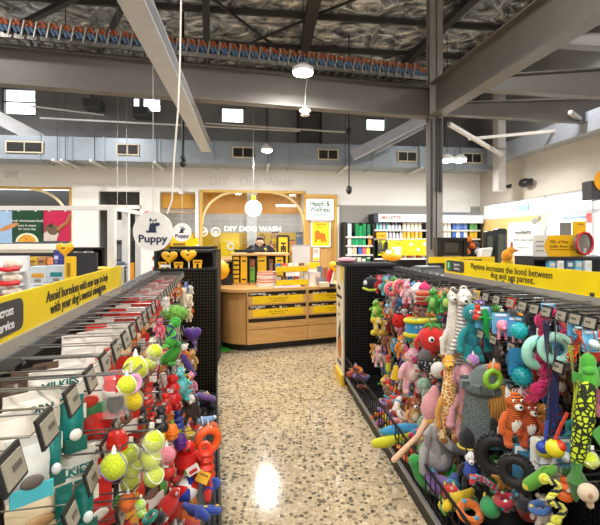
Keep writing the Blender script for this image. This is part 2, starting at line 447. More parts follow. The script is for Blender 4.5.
# ------------------------------------------------------------------ overhead services
# cable tray on top of the cross beam
t = thing('cable_tray', 'ladder cable tray with orange and blue cables above the grey cross beam', 'cable tray', A+Vector((0, 0, 0)))
T0 = A-dirm*3+Vector((0, -.15, .66))-t.location; Lt = (Cc-A).length+2.8; sd = Vector((dirm.y, -dirm.x, 0))
rails = M()
for s_ in (-.2, .2): rails.bar(T0+sd*s_-Vector((0, 0, .06)), T0+sd*s_+dirm*Lt-Vector((0, 0, .06)), .03, .07)
rails.build('side_rail', P('#6d6a66', .4, .6), t)
rg = M(); n = int(Lt/.16)
for i in range(n):
    p = T0+dirm*(i*.16); rg.bar(p-sd*.2, p+sd*.2, .03, .03)
    rg.bar(p+sd*.26-Vector((0, 0, .08)), p+sd*.26+dirm*.04+Vector((0, 0, .15)), .025, .02, (1, 0, 0))
rg.build('rung', P('#8f8982', .45, .2), t)
ca, cb = M(), M()
for i in range(int(Lt/.16)):
    p = T0+dirm*(i*.16)+sd*.19
    for q in (.03, .09): ca.tube([p+dirm*q+Vector((0, 0, .17)), p+dirm*(q+.05)+sd*.05+Vector((0, 0, .07))], .026, 6)
    for q in (.05, .11): cb.tube([p+dirm*q+sd*.05+Vector((0, 0, .07)), p+dirm*(q+.05)+sd*.04+Vector((0, 0, -.02))], .026, 6)
ca.tube([T0+sd*.12+Vector((0, 0, .1)), T0+sd*.12+dirm*Lt+Vector((0, 0, .1))], .05, 6); cb.tube([T0+sd*.12+Vector((0, 0, .02)), T0+sd*.12+dirm*Lt+Vector((0, 0, .02))], .05, 6)
ca.build('orange_cable', P('#a85a34', .6), t); cb.build('blue_cable', P('#44617e', .6), t)
# ventilation duct along the back wall
DZ0, DZ1, DB = 3.6, 4.16, 10.95
t = thing('air_duct', 'long pale blue rectangular air duct along the back wall', 'duct')
M(RM).b2((AL+.1, DB, DZ0), (wa(494, DB), DB+.75, DZ1)).build('duct_body', P('#929daa', .4, .15), t)
for px in (40, 72, 104, 160, 214, 272, 290, 350, 372, 420, 455):
    a = wa(px, DB); M(RM).b2((a-.02, DB-.02, DZ0-.02), (a+.02, DB+.77, DZ1+.02)).build('flange', P('#8797a6', .4, .3), t)
vents = [(25, 'above the green poster'), (128, 'left of the white hanging cord'), (243, 'above the dog wash window'), (328, 'above the health sign'), (407, 'left of the steel column'), (472, 'right of the steel column')]
for px, wh in vents:
    a = wa(px, DB); hw_ = .27 if px != 25 else .42
    v = thing('duct_vent', 'black louvred duct vent with cream rim, '+wh, 'vent', RW(a, DB-.02, 3.88), TH, 'vents on the air duct')
    fr = M()
    fr.b2((-hw_, -.02, .11), (hw_, 0, .14)).b2((-hw_, -.02, -.14), (hw_, 0, -.11)).b2((-hw_, -.02, -.11), (-hw_+.03, 0, .11)).b2((hw_-.03, -.02, -.11), (hw_, 0, .11)).b2((-.01, -.02, -.11), (.01, 0, .11))
    fr.build('rim', P('#cdc0a6', .5), v)
    M().b2((-hw_+.03, -.006, -.11), (hw_-.03, 0, .11)).build('grille', P('#0d0d0e', .6), v)
    lv = M()
    for i in range(5): lv.b2((-hw_+.03, -.016, -.09+i*.042), (hw_-.03, -.006, -.083+i*.042))
    lv.build('louvre', P('#2a2a2a', .5), v)
for i, px in enumerate((58, 66, 95, 157, 268, 345, 418)):      # duct hangers and pale support arms
    a = wa(px, DB)
    h = thing('duct_hanger', 'thin steel hanger rod with pale bracket under the air duct, '+('nearer the poster window', 'second from poster window', 'over the left doorway', 'left of the white cord', 'over the dog wash window', 'over the grey wall', 'left of the column')[i], 'hanger', RW(a, DB-.04, DZ0), TH, 'hangers of the air duct')
    M().tube([(0, 0, -.04), (0, 0, CEIL-DZ0)], .008, 6).build('rod', P('#4a4c50', .5), h)
    M().b2((-.03, -.25, -.08), (.03, .9, -.03)).build('bracket', P('#d9dad6', .5), h)
# pipes above the duct
for (x0, y0, x1, y1, nm, lab) in ((30, 106, 104, 115, 'conduit_pipe', 'upper pale conduit pipe left of the high window'), (40, 118, 300, 131, 'conduit_pipe', 'long grey conduit pipe above the duct'), (205, 123, 345, 132, 'conduit_pipe', 'thin pale conduit pipe right of the square high window')):
    a, b = at(x0, y0, 9.7), at(x1, y1, 10.3); o = M().tube([a, b], .022, 8).build(nm, P('#b9b9bb', .4, .4)); tag(o, lab, 'pipe')
for px, py, lab in ((92, 104, 'grey junction box on the upper wall beside the far-left window'), (141, 112, 'grey equipment box on the upper wall under the strip window')):
    t = thing('junction_box', lab, 'box', RW(wa(px, B0-.37), B0-.37, wz(px, py, B0-.37)), TH)
    M().b2((-.2, -.1, -.12), (.2, .35, .12)).build('case', P('#5d6066', .5), t)
    M().b2((-.05, 0, .12), (.05, .1, .5)).build('riser', P('#5d6066', .5), t)
    M().b2((-.16, -.115, -.09), (.16, -.1, .09)).build('cover', P('#3b3d42', .5), t)
t = thing('wall_hatch', 'dark framed square hatch on the upper wall behind the cross beam', 'hatch', RW(wa(309), B0-.03, wz(309, 128)), TH)
M().b2((-.32, -.02, -.4), (.32, .03, .4)).build('panel', P('#55534f', .6), t)
q = M()
for s_ in (-.32, .32): q.b2((s_-.03, -.06, -.45), (s_+.03, .02, .45))
q.b2((-.3, -.03, .4), (.3, .0, .45)).build('hatch_frame', P('#2c2b2b', .5), t)
# vertical ducts at right corner
t = thing('vertical_duct', 'grey vertical duct box against the right corner wall', 'duct', at(499, 150, 10.5), TH)
M().b2((-.09, -.12, -1.0), (.1, .12, CEIL-t.location.z)).build('casing', P('#b4b0ac', .4, .2), t)
M().b2((-.11, -.14, -.02), (.12, .14, .03)).build('collar', P('#8d8a87', .4, .3), t)
# LED high bay lamps
def lamp(loc, label, r=.2, pw=1):
    t = thing('pendant_lamp', label, 'ceiling lamp', loc, 0, 'LED pendant lamps')
    M().lathe([(r*.35, .13), (r*.6, .1), (r, .05), (r, .0), (r*.94, -.005)], n=24).build('housing', P('#d8d8d8', .4), t)
    M().lathe([(r*.93, -.006), (r*.9, -.03), (r*.5, -.05)], n=24).build('diffuser', EM('#fff8ee', 30), t)
    M().tube([(0, 0, .12), (0, 0, CEIL-loc[2])], .008, 6).build('cord', BLACK, t)
    ld = bpy.data.lights.new('lamp_light', 'AREA'); ld.shape = 'DISK'; ld.size = r*2; ld.energy = LAMP_W*pw; ld.color = (1, .975, .94)
    lo = bpy.data.objects.new('lamp_light', ld); COL.objects.link(lo); lo.parent = t; lo.location = (0, 0, -.07)
    return t
lamp(at(303, 72, 6.6), 'large bright pendant lamp in front of the grey cross beam', .165)
lamp(at(267, 150, 9.3), 'bright pendant lamp before the duct above the dog wash window', .12, 1.5)
lamp(at(447, 160, 9.6), 'small pendant lamp right of the column, nearer the column', .15, .6)
lamp(at(460, 160, 9.9), 'small pendant lamp right of the column, nearer the side wall', .15, .7)
LWH = ('floor left of the dog wash room', 'floor below the poster window', 'shelves behind the left rack', 'far end of the left rack', 'middle of the right rack', 'window side behind the right rack', 'near end of the shelves behind the left rack', 'near end of the aisle', 'near end of the right rack', 'aisle behind the camera position', 'shelves at the front left corner', 'shelves at the front right corner', 'wall shelving beside the windows')
for i, (x, y) in enumerate(((-4.5, 8.25), (-7.2, 8.3), (-4.6, 4.4), (-1.3, 3.2), (1.6, 3.4), (4.4, 4.6), (-3.4, .6), (-.4, -.4), (2.6, .2), (-.2, -2.8), (-3.5, -2.6), (3.2, -2.8), (4.6, 8.0))):  # lamps added out of view to brighten the shop
    lamp(Vector((x, y, 4.85 if i == 0 else 5.3 if y > 2 else 4.6)), 'added pendant lamp over the '+LWH[i], .2, .72 if y < 5 else .6 if x > 4 else 1.2)
# cords and sensors hanging from the roof
t = thing('hanging_sensor', 'black pendant sensor on a black drop rod beside the white cord', 'sensor', at(183, 163, 8.6))
M().E((0, 0, 0), (.07, .07, .09)).build('sensor_head', BLACK, t); M().tube([(0, 0, .05), (0, 0, CEIL-t.location.z)], .028, 8).build('drop_rod', BLACK, t); M().lathe([(.05, .08), (.05, .14), (.03, .16)]).build('socket', DARK, t)
t = thing('hanging_sensor', 'black pendant sensor on a thin drop rod above the grey wall', 'sensor', at(349, 190, 9.6))
M().E((0, 0, 0), (.07, .07, .1)).build('sensor_head', BLACK, t); M().tube([(0, 0, .05), (0, 0, CEIL-t.location.z)], .014, 8).build('drop_rod', BLACK, t); M().lathe([(.05, 1.25), (.05, 1.35), (.03, 1.4)]).build('socket', DARK, t)
t = thing('smoke_detector', 'white round detector with small dish under the cross beam', 'detector', at(305, 110, 7.3))
M().lathe([(.05, .03), (.1, .0), (.1, -.03), (.05, -.05)]).build('detector_body', WHITE, t); M().tube([(0, 0, .03), (.01, 0, .35), (.05, .05, .62)], .006).build('cord', P('#cfcac2'), t)
M().lathe([(.07, -.1), (.08, -.08), (.06, -.07)]).build('dish', P('#d7d7d2'), t)
o = M().tube([Vector((at(181, 6, 5.0).x, 5.0, CEIL)), at(181, 6, 5.0), at(180, 60, 5.02), at(178, 110, 5.05), at(174, 160, 5.05), at(172, 200, 5.08), at(167, 214, 5.0)], .011, 8).build('white_rope', P('#dedad2')); tag(o, 'long white cord hanging from the roof down to the puppy sign', 'cord')
# cable drop on the steel column
o = M().tube([(colp.x-.0, colp.y-.15, z) for z in (3.9, 3, 2.2, 1.5)], .022, 8).tube([(colp.x+.1, colp.y-.15, z) for z in (3.9, 3, 2.55)], .025, 8).tube([(colp.x+.17, colp.y-.15, z) for z in (3.9, 3, 2.55)], .025, 8).build('power_cable', P('#2c2c2e')); tag(o, 'dark power cables strapped down the front of the steel column', 'cable')

# ------------------------------------------------------------------ fixtures on the walls
# window 6: far-left shop window with posters
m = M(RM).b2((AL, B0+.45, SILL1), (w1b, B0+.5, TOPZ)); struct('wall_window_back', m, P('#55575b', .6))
f = M(RM).b2((w1a, B0-.03, TOPZ-.03), (w1b+.03, B0+.05, TOPZ+.03)).b2((w1b-.02, B0-.03, SILL1), (w1b+.03, B0+.05, TOPZ))
fr = struct('window_6', f, WOOD('#c89a4c', 2))
ac, r0 = w1b-.62, .62
arc = [(w1b-.03-.95+.95*math.sin(math.radians(q)), TOPZ-.03-.95+.95*math.cos(math.radians(q))) for q in range(0, 91, 6)]
M(RM).tube([(a, B0+.01, z) for a, z in arc], .035, 8).build('frame_arch', P('#efe0b4', .4), fr)
M(RM).b2((w1a, B0+.1, SILL1), (w1b, B0+.11, TOPZ)).build('glass', GLASS(), fr)
tag(M(RM).b2((AL, B0-.1, SILL1-.14), (w1b+.25, B0+.1, SILL1)).build('trim_5', P('#edebe6')), kind='structure')
def poster(px0, px1, py0, py1, h, label, b=B0-.02):
    a0, z0 = wall_pt(px0, py1, b); a1, z1 = wall_pt(px1, py0, b)
    t = thing('poster', label, 'poster', RW((a0+a1)/2, b, (z0+z1)/2), TH)
    M().box((0, 0, 0), (a1-a0, .02, z1-z0)).build('sheet', P(h, .4), t)
    for s_ in (-.3, .3): M().b2((s_*(a1-a0)-.02, -.02, (z1-z0)/2-.02), (s_*(a1-a0)+.02, .01, (z1-z0)/2+.1)).build('clip', WHITE, t)
    return t, a1-a0, z1-z0
t, W_, H_ = poster(-12, 12, 211, 243, '#9fc3e8', 'pale blue hanging poster with a tan paw at the far-left window')
M().E((.22, -.012, .0), (.25, .004, .06), Matrix.Rotation(-.4, 3, 'Y')).build('picture', P('#c98a5a'), t)
t, W_, H_ = poster(13, 41.5, 211, 242, '#15472f', 'dark green hanging poster with a bowl of food')
M().prism(circ(W_*.4, 30, 0, -H_*.5, W_*.34)[0:16], .006, o=-.013).build('bowl_rim', P('#f3ead2'), t)
M().prism(circ(W_*.32, 30, 0, -H_*.5, W_*.27)[0:16], .008, o=-.014).build('bowl_picture', SPOT('#e0a83a', '#c7552a', 18, 'voronoi', .35), t)
text('fresh wholesome food', .085, WHITE, t, (0, -.014, H_*.18)); text('now in store', .085, WHITE, t, (0, -.014, H_*.03)); text('for every dog', .075, WHITE, t, (0, -.014, -H_*.08))
t, W_, H_ = poster(44, 71, 211, 241, '#c2214f', 'crimson hanging poster with a dog reaching up a paw')
M().E((-.12, -.012, -.12), (.2, .005, .16), Matrix.Rotation(.5, 3, 'Y')).build('dog_head_picture', P('#6d5546'), t)
M().prism([(-W_/2, -H_/2), (-.02, -H_/2), (.03, -.2), (-.1, -.08), (-W_*.36, -.12), (-W_/2, -.2)], .004, o=-.0135).build('dog_chest_picture', P('#cfc7bd'), t)
M().tube([(.02, -.014, -.1), (.15, -.014, .02), (.25, -.014, .1), (W_*.48, -.014, .3)], [.05, .045, .04, .035], 6).build('paw_picture', P('#a8744a'), t)
M().prism([(-.24, 0), (-.1, .09), (-.14, -.06)], .004, o=-.015).build('dog_ear_picture', P('#3c2f28'), t)
text('DIY', .2, P('#d4d2cd'), tag(M(RM).b2((wa(6), B0-.012, wz(10, 178)), (wa(18), B0, wz(10, 171))).build('wall_lettering', P('#e6e4e0')), 'faint white raised shop lettering over the left window', 'lettering'), RW(wa(12), B0-.03, wz(12, 174.5)), (math.pi/2, 0, TH))
t = thing('wall_lettering', 'large pale raised shop lettering over the dog wash window', 'lettering', RW(wa(250), B0-.02, wz(250, 182)), TH)
LETW = P('#e3e1dd')
text('DIY', .34, LETW, t, (-.83, 0, 0), ext=.012); text('Dog Wash', .34, LETW, t, (.45, 0, 0), ext=.012)
# transom, door opening and the dim room behind
def box_room(a0, a1, z0, z1, b1, mw, nm):
    m = M(RM).b2((a0-.05, b1, z0), (a1+.05, b1+.05, z1)).b2((a0-.05, B0+.2, z0), (a0, b1, z1)).b2((a1, B0+.2, z0), (a1+.05, b1, z1)).b2((a0-.05, B0+.2, z1), (a1+.05, b1+.05, z1+.05))
    return struct(nm, m, mw)
box_room(d1a, d1b, 0, TOPZ, 13.4, P('#7c7a78', .7), 'wall_store_room')
f = M(RM)
for q in (d1a, d1b): f.b2((q-.05, B0-.04, 0), (q+.05, B0+.08, TOPZ))
f.b2((d1a, B0-.04, TOPZ-.06), (d1b, B0+.08, TOPZ+.04)); zt_ = wz(120, 207); f.b2((d1a, B0-.04, zt_-.05), (d1b, B0+.08, zt_+.05))
struct('door_1', f, WHITE)
M(RM).b2((d1a, B0+.05, zt_), (d1b, B0+.055, TOPZ)).build('glass', GLASS(), bpy.data.objects['door_1'])
tag(M(RM).b2((d1a, B0+.7, zt_-.02), (d1b, B0+.75, TOPZ)).build('wall_transom_back', P('#4c4a48')), kind='structure')
t = thing('wall_cabinet', 'dark grey appliance with a screen in the left doorway', 'appliance', RW(wa(125, 12.6), 12.6, 1.1), TH)
M().b2((-.3, -.2, -1.1), (.3, .25, -.05)).build('stand', YEL2, t); M().b2((-.28, -.2, -.05), (.3, .2, .55)).build('case', P('#33353a'), t); M().b2((-.2, -.215, .05), (.14, -.2, .45)).build('screen', P('#777b80', .2), t); M().b2((.18, -.215, .05), (.27, -.2, .45)).build('control_panel', P('#1d1e21'), t)
t = thing('blank_sign', 'plain white hanging board in front of the left doorway', 'sign', at(122, 230, 7.5))
M().box((0, 0, 0), (.2, .02, .35)).build('board', P('#f7f6f3'), t); [M().tube([(q_, 0, .17), (q_, 0, CEIL-t.location.z)], .004).build('wire', STEEL, t) for q_ in (-.08, .08)]
t = thing('exit_switches', 'two small red switches on the wall right of the left doorway', 'switch', RW(wa(150), B0-.02, wz(150, 213)), TH)
for s_ in (-.07, .07): M().box((s_, -.01, 0), (.07, .04, .08)).build('button', P('#d8232f'), t)
# dog wash room
DWB = 13.7
m = M(RM).b2((o3a-.3, B0+.2, 0), (o3a-.25, DWB, 3.4)).b2((mwb+.1, B0+.2, 0), (mwb+.15, DWB, 3.4)).b2((o3a-.3, B0+.2, 3.3), (mwb+.15, DWB, 3.35))
struct('wall_wash_room', m, WHITEW)
ob0, ob1 = wz(255, 214, DWB), wz(255, 231, DWB)
a0_, a1_ = o3a-.3, mwb+.15
struct('wall_wash_tiles', M(RM).b2((a0_, DWB, ob1-.4), (a1_, DWB+.05, ob0)), tile_mat())
struct('wall_wash_band', M(RM).b2((a0_, DWB-.02, ob0), (a1_, DWB+.05, 3.4)), P('#eea414', .5))
struct('wall_wash_base', M(RM).b2((a0_, DWB-.03, 0), (a1_, DWB+.05, ob1-.05)), P('#e0b416', .5))
struct('wall_wash_post', M(RM).b2((wa(247, 12.6), 12.6, 0), (wa(257, 12.6), 12.75, 3.3)), P('#d9dade'))
GOLD = P('#dcb25a', .45)
def arch_frame(a0, a1, nm, z0, rad):
    f = M(RM).b2((a0, B0-.06, TOPZ-.05), (a1, B0+.06, TOPZ+.02)).b2((a0-.02, B0-.06, z0), (a0+.04, B0+.06, TOPZ)).b2((a1-.04, B0-.06, z0), (a1+.02, B0+.06, TOPZ)).b2((a0, B0-.08, z0-.05), (a1, B0+.1, z0))
    o = struct(nm, f, GOLD)
    M(RM).b2((a0, B0+.03, z0), (a1, B0+.035, TOPZ)).build('glass', GLASS(), o)
    return o
o = arch_frame(mwa, mwb, 'window_7', .95, .9)
Ra = .9
for sgn, ax in ((-1, mwa+.03), (1, mwb-.03)):
    pts = [(ax-sgn*(Ra-Ra*math.sin(math.radians(q))), B0-.02, TOPZ-.04-Ra+Ra*math.cos(math.radians(q))) for q in range(0, 91, 6)]
    M(RM).tube(pts, .035, 8).build('frame_arch', P('#f0d9a0', .4), o)
o = struct('window_8', M(RM).b2((o3a-.03, B0-.05, .9), (o3a+.04, B0+.05, TOPZ)).b2((o3b-.04, B0-.05, .9), (o3b+.04, B0+.05, TOPZ)).b2((o3a, B0-.05, TOPZ-.05), (o3b, B0+.05, TOPZ+.02)).b2((o3a, B0-.05, .85), (o3b, B0+.05, .95)).b2((o3a, B0+.3, wz(180, 212)), (o3b, B0+.35, wz(180, 208))), WHITE)
M(RM).b2((o3a, B0+.02, .95), (o3b, B0+.025, TOPZ)).build('glass', GLASS(), o)
t = thing('roller_blind', 'orange roller blind across the top of the narrow window', 'blind', RW((o3a+o3b)/2, B0+.14, wz(178, 200)), TH)
hw_ = (o3b-o3a)/2-.06; M().box((0, 0, 0), (hw_*2, .02, .42)).build('fabric', P('#eba41c', .7), t); M().tube([(-hw_, 0, .22), (hw_, 0, .22)], .035).build('roller', WHITE, t); M().tube([(-hw_, 0, -.21), (hw_, 0, -.21)], .016).build('bottom_rail', P('#c98614'), t)
t = thing('window_lettering', 'white lettering on the dog wash window glass', 'lettering', RW(wa(253), B0+.015, wz(253, 229)), TH)
text('DIY DOG WASH', .19, P('#ffffff', .5), t, (0, 0, 0), ext=.004, sx=1.12, bold=.006)
for px, lab in ((203, 'white round dog decal on the dog wash window, nearer the white post'), (215.5, 'white round droplet decal on the dog wash window')):
    t = thing('window_decal', lab, 'decal', RW(wa(px), B0+.01, wz(px, 232)), TH)
    M().torus((0, 0, 0), .11, .022, 'Y', 24, 6).build('ring', WHITE, t)
    (M().E((0, 0, -.02), (.05, .006, .06)) if px > 210 else M().E((-.01, 0, -.01), (.06, .006, .04)).E((.05, 0, .03), (.03, .006, .03))).build('symbol', WHITE, t)
t = thing('tube_light', 'white tube light fixed on the ceiling inside the dog wash room', 'light', RW(wa(286, 13.3), 13.3, wz(286, 206, 13.3)), TH)
M().box((0, 0, .03), (.66, .06, .05)).build('batten', WHITE, t); M().tube([(-.3, -.02, 0), (.3, -.02, 0)], .02).build('tube', EM('#ffffff', 6), t); M().tube([(-.2, 0, .05), (-.2, 0, .5)], .006).tube([(.2, 0, .05), (.2, 0, .5)], .006).build('hanger', STEEL, t)
ld = bpy.data.lights.new('wash_light', 'AREA'); ld.shape = 'RECTANGLE'; ld.size = 3; ld.size_y = .3; ld.energy = 13; ld.color = (1, .96, .9)
lo = bpy.data.objects.new('wash_light', ld); COL.objects.link(lo); lo.parent = t; lo.location = (-1.4, -.6, .35)
# things inside the dog wash room, seen over the sill
def board(px0, px1, py0, py1, b, h, label, name='wall_board', cat='board', d=.03):
    a0, z0 = wall_pt(px0, py1, b); a1, z1 = wall_pt(px1, py0, b)
    t = thing(name, label, cat, RW((a0+a1)/2, b, (z0+z1)/2), TH)
    M().box((0, 0, 0), (a1-a0, d, z1-z0)).build('panel', P(h, .45) if isinstance(h, str) else h, t)
    return t, a1-a0, z1-z0
t, W_, H_ = board(221, 239, 233, 256, 12.3, '#f5cf06', 'square yellow box sign with a white round logo in the wash room', 'box_sign', 'sign', .3)
M().torus((.02, -.155, -.06), .085, .03, 'Y', 20, 6).build('logo', WHITE, t); text('dog spa', .07, WHITE, t, (0, -.155, .1))
t, W_, H_ = board(258, 280, 233, 262, 13.2, '#e3b40c', 'yellow wall board with round black logo behind the staff member', 'wall_board', 'board')
M().torus((-.22, -.02, .3), .09, .012, 'Y', 20, 6).build('logo', BLACK, t); text('grooming', .09, BLACK, t, (.06, -.02, .35), align='LEFT'); text('made easy', .09, BLACK, t, (.06, -.02, .22), align='LEFT')
t, W_, H_ = board(277.5, 288.5, 236, 264, 11.2, '#dfae10', 'tall yellow banner in black frame with vertical lettering', 'banner', 'banner')
f = M()
for s_ in (-1, 1): f.b2((s_*W_/2-.025, -.03, -H_/2), (s_*W_/2+.025, .03, H_/2)); f.b2((-W_/2, -.03, s_*H_/2-.025), (W_/2, .03, s_*H_/2+.025))
f.build('frame', BLACK, t); text('HEXI', .17, BLACK, t, (0, -.02, -.02), (math.pi/2, math.pi/2, 0), sx=1.2, bold=.01)
t, W_, H_ = board(296, 303, 232, 247, 12.4, '#6c7078', 'grey and blue equipment panel on the wash room wall', 'equipment_panel', 'panel', .06)
M().b2((-.02, -.05, -H_*.4), (.03, -.03, H_*.1)).build('blue_light', P('#2f6fc4'), t); M().b2((-.09, -.05, H_*.2), (.08, -.03, H_*.3)).build('bracket', STEEL, t)
for i, (px, py, h, lab) in enumerate(((273, 250, '#d98a20', 'orange bag on the shelf left of the tall yellow banner'), (292, 248, '#e98a12', 'orange carton right of the tall yellow banner'), (275, 240, '#c99a6a', 'tan carton stacked above the orange bag by the banner'))):
    t = thing('pet_food_bag', lab, 'bag', RW(wa(px, 12.7), 12.7, wz(px, py, 12.7)), TH)
    M().box((0, 0, 0), (.2, .14, .42)).build('pouch', P(h), t, bev=.03); M().b2((-.08, -.08, -.1), (.08, -.07, .05)).build('label_patch', YEL, t); M().b2((-.1, -.02, .2), (.1, .02, .25)).build('seal', P('#222222'), t)
t = thing('wash_counter', 'white low cupboard under the dog wash window', 'cupboard', RW((wa(200)+wa(262))/2-.1, B0-.36, 0), TH)
M().b2((-.8, -.25, .05), (.75, .28, 1.2)).build('carcass', P('#e8e5e0'), t)
for k in range(3): M().b2((-.78+k*.51, -.27, .1), (-.3+k*.51, -.25, 1.15)).build('cupboard_front', P('#f0eeea'), t)
M().b2((-.82, -.28, 1.2), (.77, .3, 1.235)).build('worktop', OAK, t)
# timber panel, health sign, dog poster, leaflet holder
t, W_, H_ = board(306, 334.5, 196, 330, B0-.06, WOOD('#c99a5c', 2), 'tall oak wall panel under the health and wellness sign', 'wall_panel', 'panel', .1)
M().b2((-W_/2-.03, -.08, H_/2-.04), (W_/2+.06, .06, H_/2+.03)).build('top_rail', GOLD, t); M().b2((W_/2-.02, -.08, -H_/2), (W_/2+.06, .06, H_/2)).build('side_rail', GOLD, t)
t, W_, H_ = board(306.5, 333, 199.5, 220, B0-.22, EM('#ffffff', .35), 'white light box sign with green health lettering', 'light_box_sign', 'sign', .14)
GR = P('#0f9a63', .5)
[text(b_, .205, g_, t, (-W_*.38, -.078, z_), align='LEFT', bold=o_*.5, ext=.004, sx=.74) for b_, g_, z_, o_ in (('Health &', P('#04603a'), H_*.27, .006), ('Wellness', P('#04603a'), 0, .006), ('Centre', P('#1f9a6a'), -H_*.27, .002))]
t, W_, H_ = board(311.5, 330, 221.5, 246.5, B0-.14, '#ffd51a', 'yellow poster of an orange dog in a white frame', 'poster', 'poster', .02)
f = M()
for s_ in (-1, 1): f.b2((s_*W_/2-.02, -.025, -H_/2), (s_*W_/2+.02, .02, H_/2)); f.b2((-W_/2, -.025, s_*H_/2-.02), (W_/2, .02, s_*H_/2+.02))
f.build('frame', P('#e9e9e9'), t)
M().E((-.02, -.014, -.06), (.15, .004, .09), Matrix.Rotation(-.2, 3, 'Y')).E((-.1, -.014, .03), (.075, .004, .07)).tube([(-.12, -.014, -.08), (-.14, -.014, -.22)], .025).tube([(.04, -.014, -.1), (.03, -.014, -.23)], .025).tube([(.1, -.014, -.08), (.12, -.014, -.2)], .025).build('dog_picture', P('#cf7214'), t)
text('good dog', .075, P('#7a2c10'), t, (0, -.014, H_*.38)); text('great coat', .05, P('#a06a10'), t, (0, -.014, H_*.27))
t, W_, H_ = board(313, 319.5, 248, 261, B0-.16, '#ece5dc', 'small paper price list pinned under the yellow dog poster', 'leaflet', 'leaflet', .015)
M().b2((-W_*.4, -.012, -H_*.45), (W_*.4, -.008, -H_*.25)).build('yellow_strip', YEL, t); M().b2((-W_*.4, -.012, H_*.1), (W_*.3, -.008, H_*.4)).build('pink_block', P('#d8aaa0'), t)
tag(M(RM).b2((wa(335.2), B0-.12, 0), (wa(338.2), B0+.02, wz(336, 207))).build('trim_6', P('#efeeeb')), kind='structure')
tag(M(RM).b2((wa(335.2), B0-.02, wz(400, 206)-.01), (AR, B0+.01, wz(400, 206)+.02)).build('trim_7', P('#c9c6c0')), kind='structure')

# ------------------------------------------------------------------ shelving on the grey wall
def bottle(loc, h, r, c, cap, label, group, kind):
    key = ('bt', round(h, 3), round(r, 3), c, cap, kind)
    if key not in _M:
        if kind == 'bottle':
            me = M().lathe([(r, 0), (r, h*.62), (r*.45, h*.76), (r*.4, h*.8), (r*.45, h*.8), (r*.45, h), (r*.3, h)], n=8)
        elif kind == 'tub': me = M().lathe([(r*.9, 0), (r, h*.1), (r, h*.8), (r*1.05, h*.82), (r*1.05, h), (r*.6, h)], n=10)
        else: me = M().box((0, 0, h/2), (r*2, r*1.2, h))
        o = me.build('shelf_'+kind, P(c, .35)); k = len(o.data.polygons)
        o.data.materials.append(P(cap, .4))
        for p_ in o.data.polygons:
            zc = p_.center.z
            if (kind != 'carton' and zc > h*.79) or (kind == 'carton' and p_.normal.z > .5): p_.material_index = 1
        _M[key] = o
    else:
        o = _M[key].copy(); COL.objects.link(o)
    o.location = loc; o.rotation_euler = (0, 0, TH); return tag(o, label, kind if kind != 'tub' else 'tub', group)
def wall_bay(px0, px1, ptop, name, label, shelves, b=B0-.5, depth=.48):
    a0, a1 = wa(px0, b), wa(px1, b); zt = wz((px0+px1)/2, ptop, b)
    t = thing(name, label, 'shelving', RW((a0+a1)/2, b, 0), TH); W_ = (a1-a0)/2
    M().b2((-W_, depth-.03, 0), (W_, depth, zt)).build('back_panel', P('#17181a', .6), t)
    for s_ in (-W_, W_): M().b2((s_-.02, .0, 0), (s_+.02, depth, zt)).build('side_panel', P('#1d1d1f', .5), t)
    for z in shelves:
        sh = M().b2((-W_, .02, z-.03), (W_, depth, z)).build('shelf', P('#222225', .5), t)
        M().b2((-W_, .0, z-.035), (W_, .02, z+.012)).build('ticket_rail', P('#cfcfcd', .4), sh)
    M().b2((-W_, .03, 0), (W_, depth, .1)).build('plinth', BLACK, t)
    return a0, a1, zt, t
def z_at(py, b=B0-.5, px=400): return wz(px, py, b)
S1 = [z_at(p) for p in (245.5, 254, 263, 273)]+[.35]
a0, a1, zt, tL = wall_bay(345.5, 373.5, 222, 'wall_shelving', 'black wall shelving bay with green medicines beside the oak panel', [z_at(245.5), z_at(254.5), z_at(263.5), z_at(236.8), .6])
S2 = [z_at(230), z_at(238.8), z_at(258.5), .8]
b0_, b1_, zt2, tR = wall_bay(374, 481, 214, 'wall_shelving', 'long black wall shelving bay with white header boards', S2)
CNT = {}
ORD = ('first', 'second', 'third', 'fourth', 'fifth', 'sixth', 'seventh', 'eighth', 'ninth', 'tenth', '11th', '12th', '13th', '14th', '15th', '16th', '17th', '18th', '19th', '20th')
def stock(px0, px1, pyb, hs, cols, kind, wd, where, b=B0-.5, gap=.012):
    a = wa(px0, b)+wd; e = wa(px1, b)-wd*.5; i = 0
    while a < e:
        c, cap, nm = cols[i % len(cols)] if not callable(cols) else cols()
        h = random.choice(hs)
        CNT[(nm, kind, where)] = CNT.get((nm, kind, where), -1)+1
        lab = '%s %s, %s from the left, %s' % (nm, kind, ORD[min(CNT[(nm, kind, where)], 19)], where)
        bottle(RW(a, b+.08, z_at(pyb, b, (px0+px1)/2)+.002), h, wd, c, cap, lab, '%s %ss on the %s' % (nm, kind, where), kind)
        a += wd*2+gap; i += 1
lb = 'green medicine bay'
stock(348, 354, 236.8, [.36], [('#c9d4dd', '#ffffff', 'white and blue')], 'carton', .055, 'top shelf of the '+lb)
stock(356, 367, 236.8, [.36, .3], [('#138a4c', '#bfd9e8', 'green'), ('#1b9f58', '#e8f0f2', 'bright green')], 'carton', .045, 'top shelf of the '+lb)
stock(368, 373, 236.8, [.34], [('#1d7c58', '#e8e8e8', 'dark green')], 'carton', .04, 'top shelf of the '+lb)
stock(348, 352, 245.5, [.2], [('#e2ded4', '#d8c8b0', 'cream')], 'carton', .05, 'second shelf of the '+lb)
stock(352, 368, 245.5, [.24, .2], [('#17945a', '#8fd0b0', 'green'), ('#2aa46c', '#d8efe4', 'pale green')], 'carton', .045, 'second shelf of the '+lb)
stock(369, 373, 245.5, [.28], [('#e0902a', '#f0d0a0', 'orange')], 'carton', .045, 'second shelf of the '+lb)
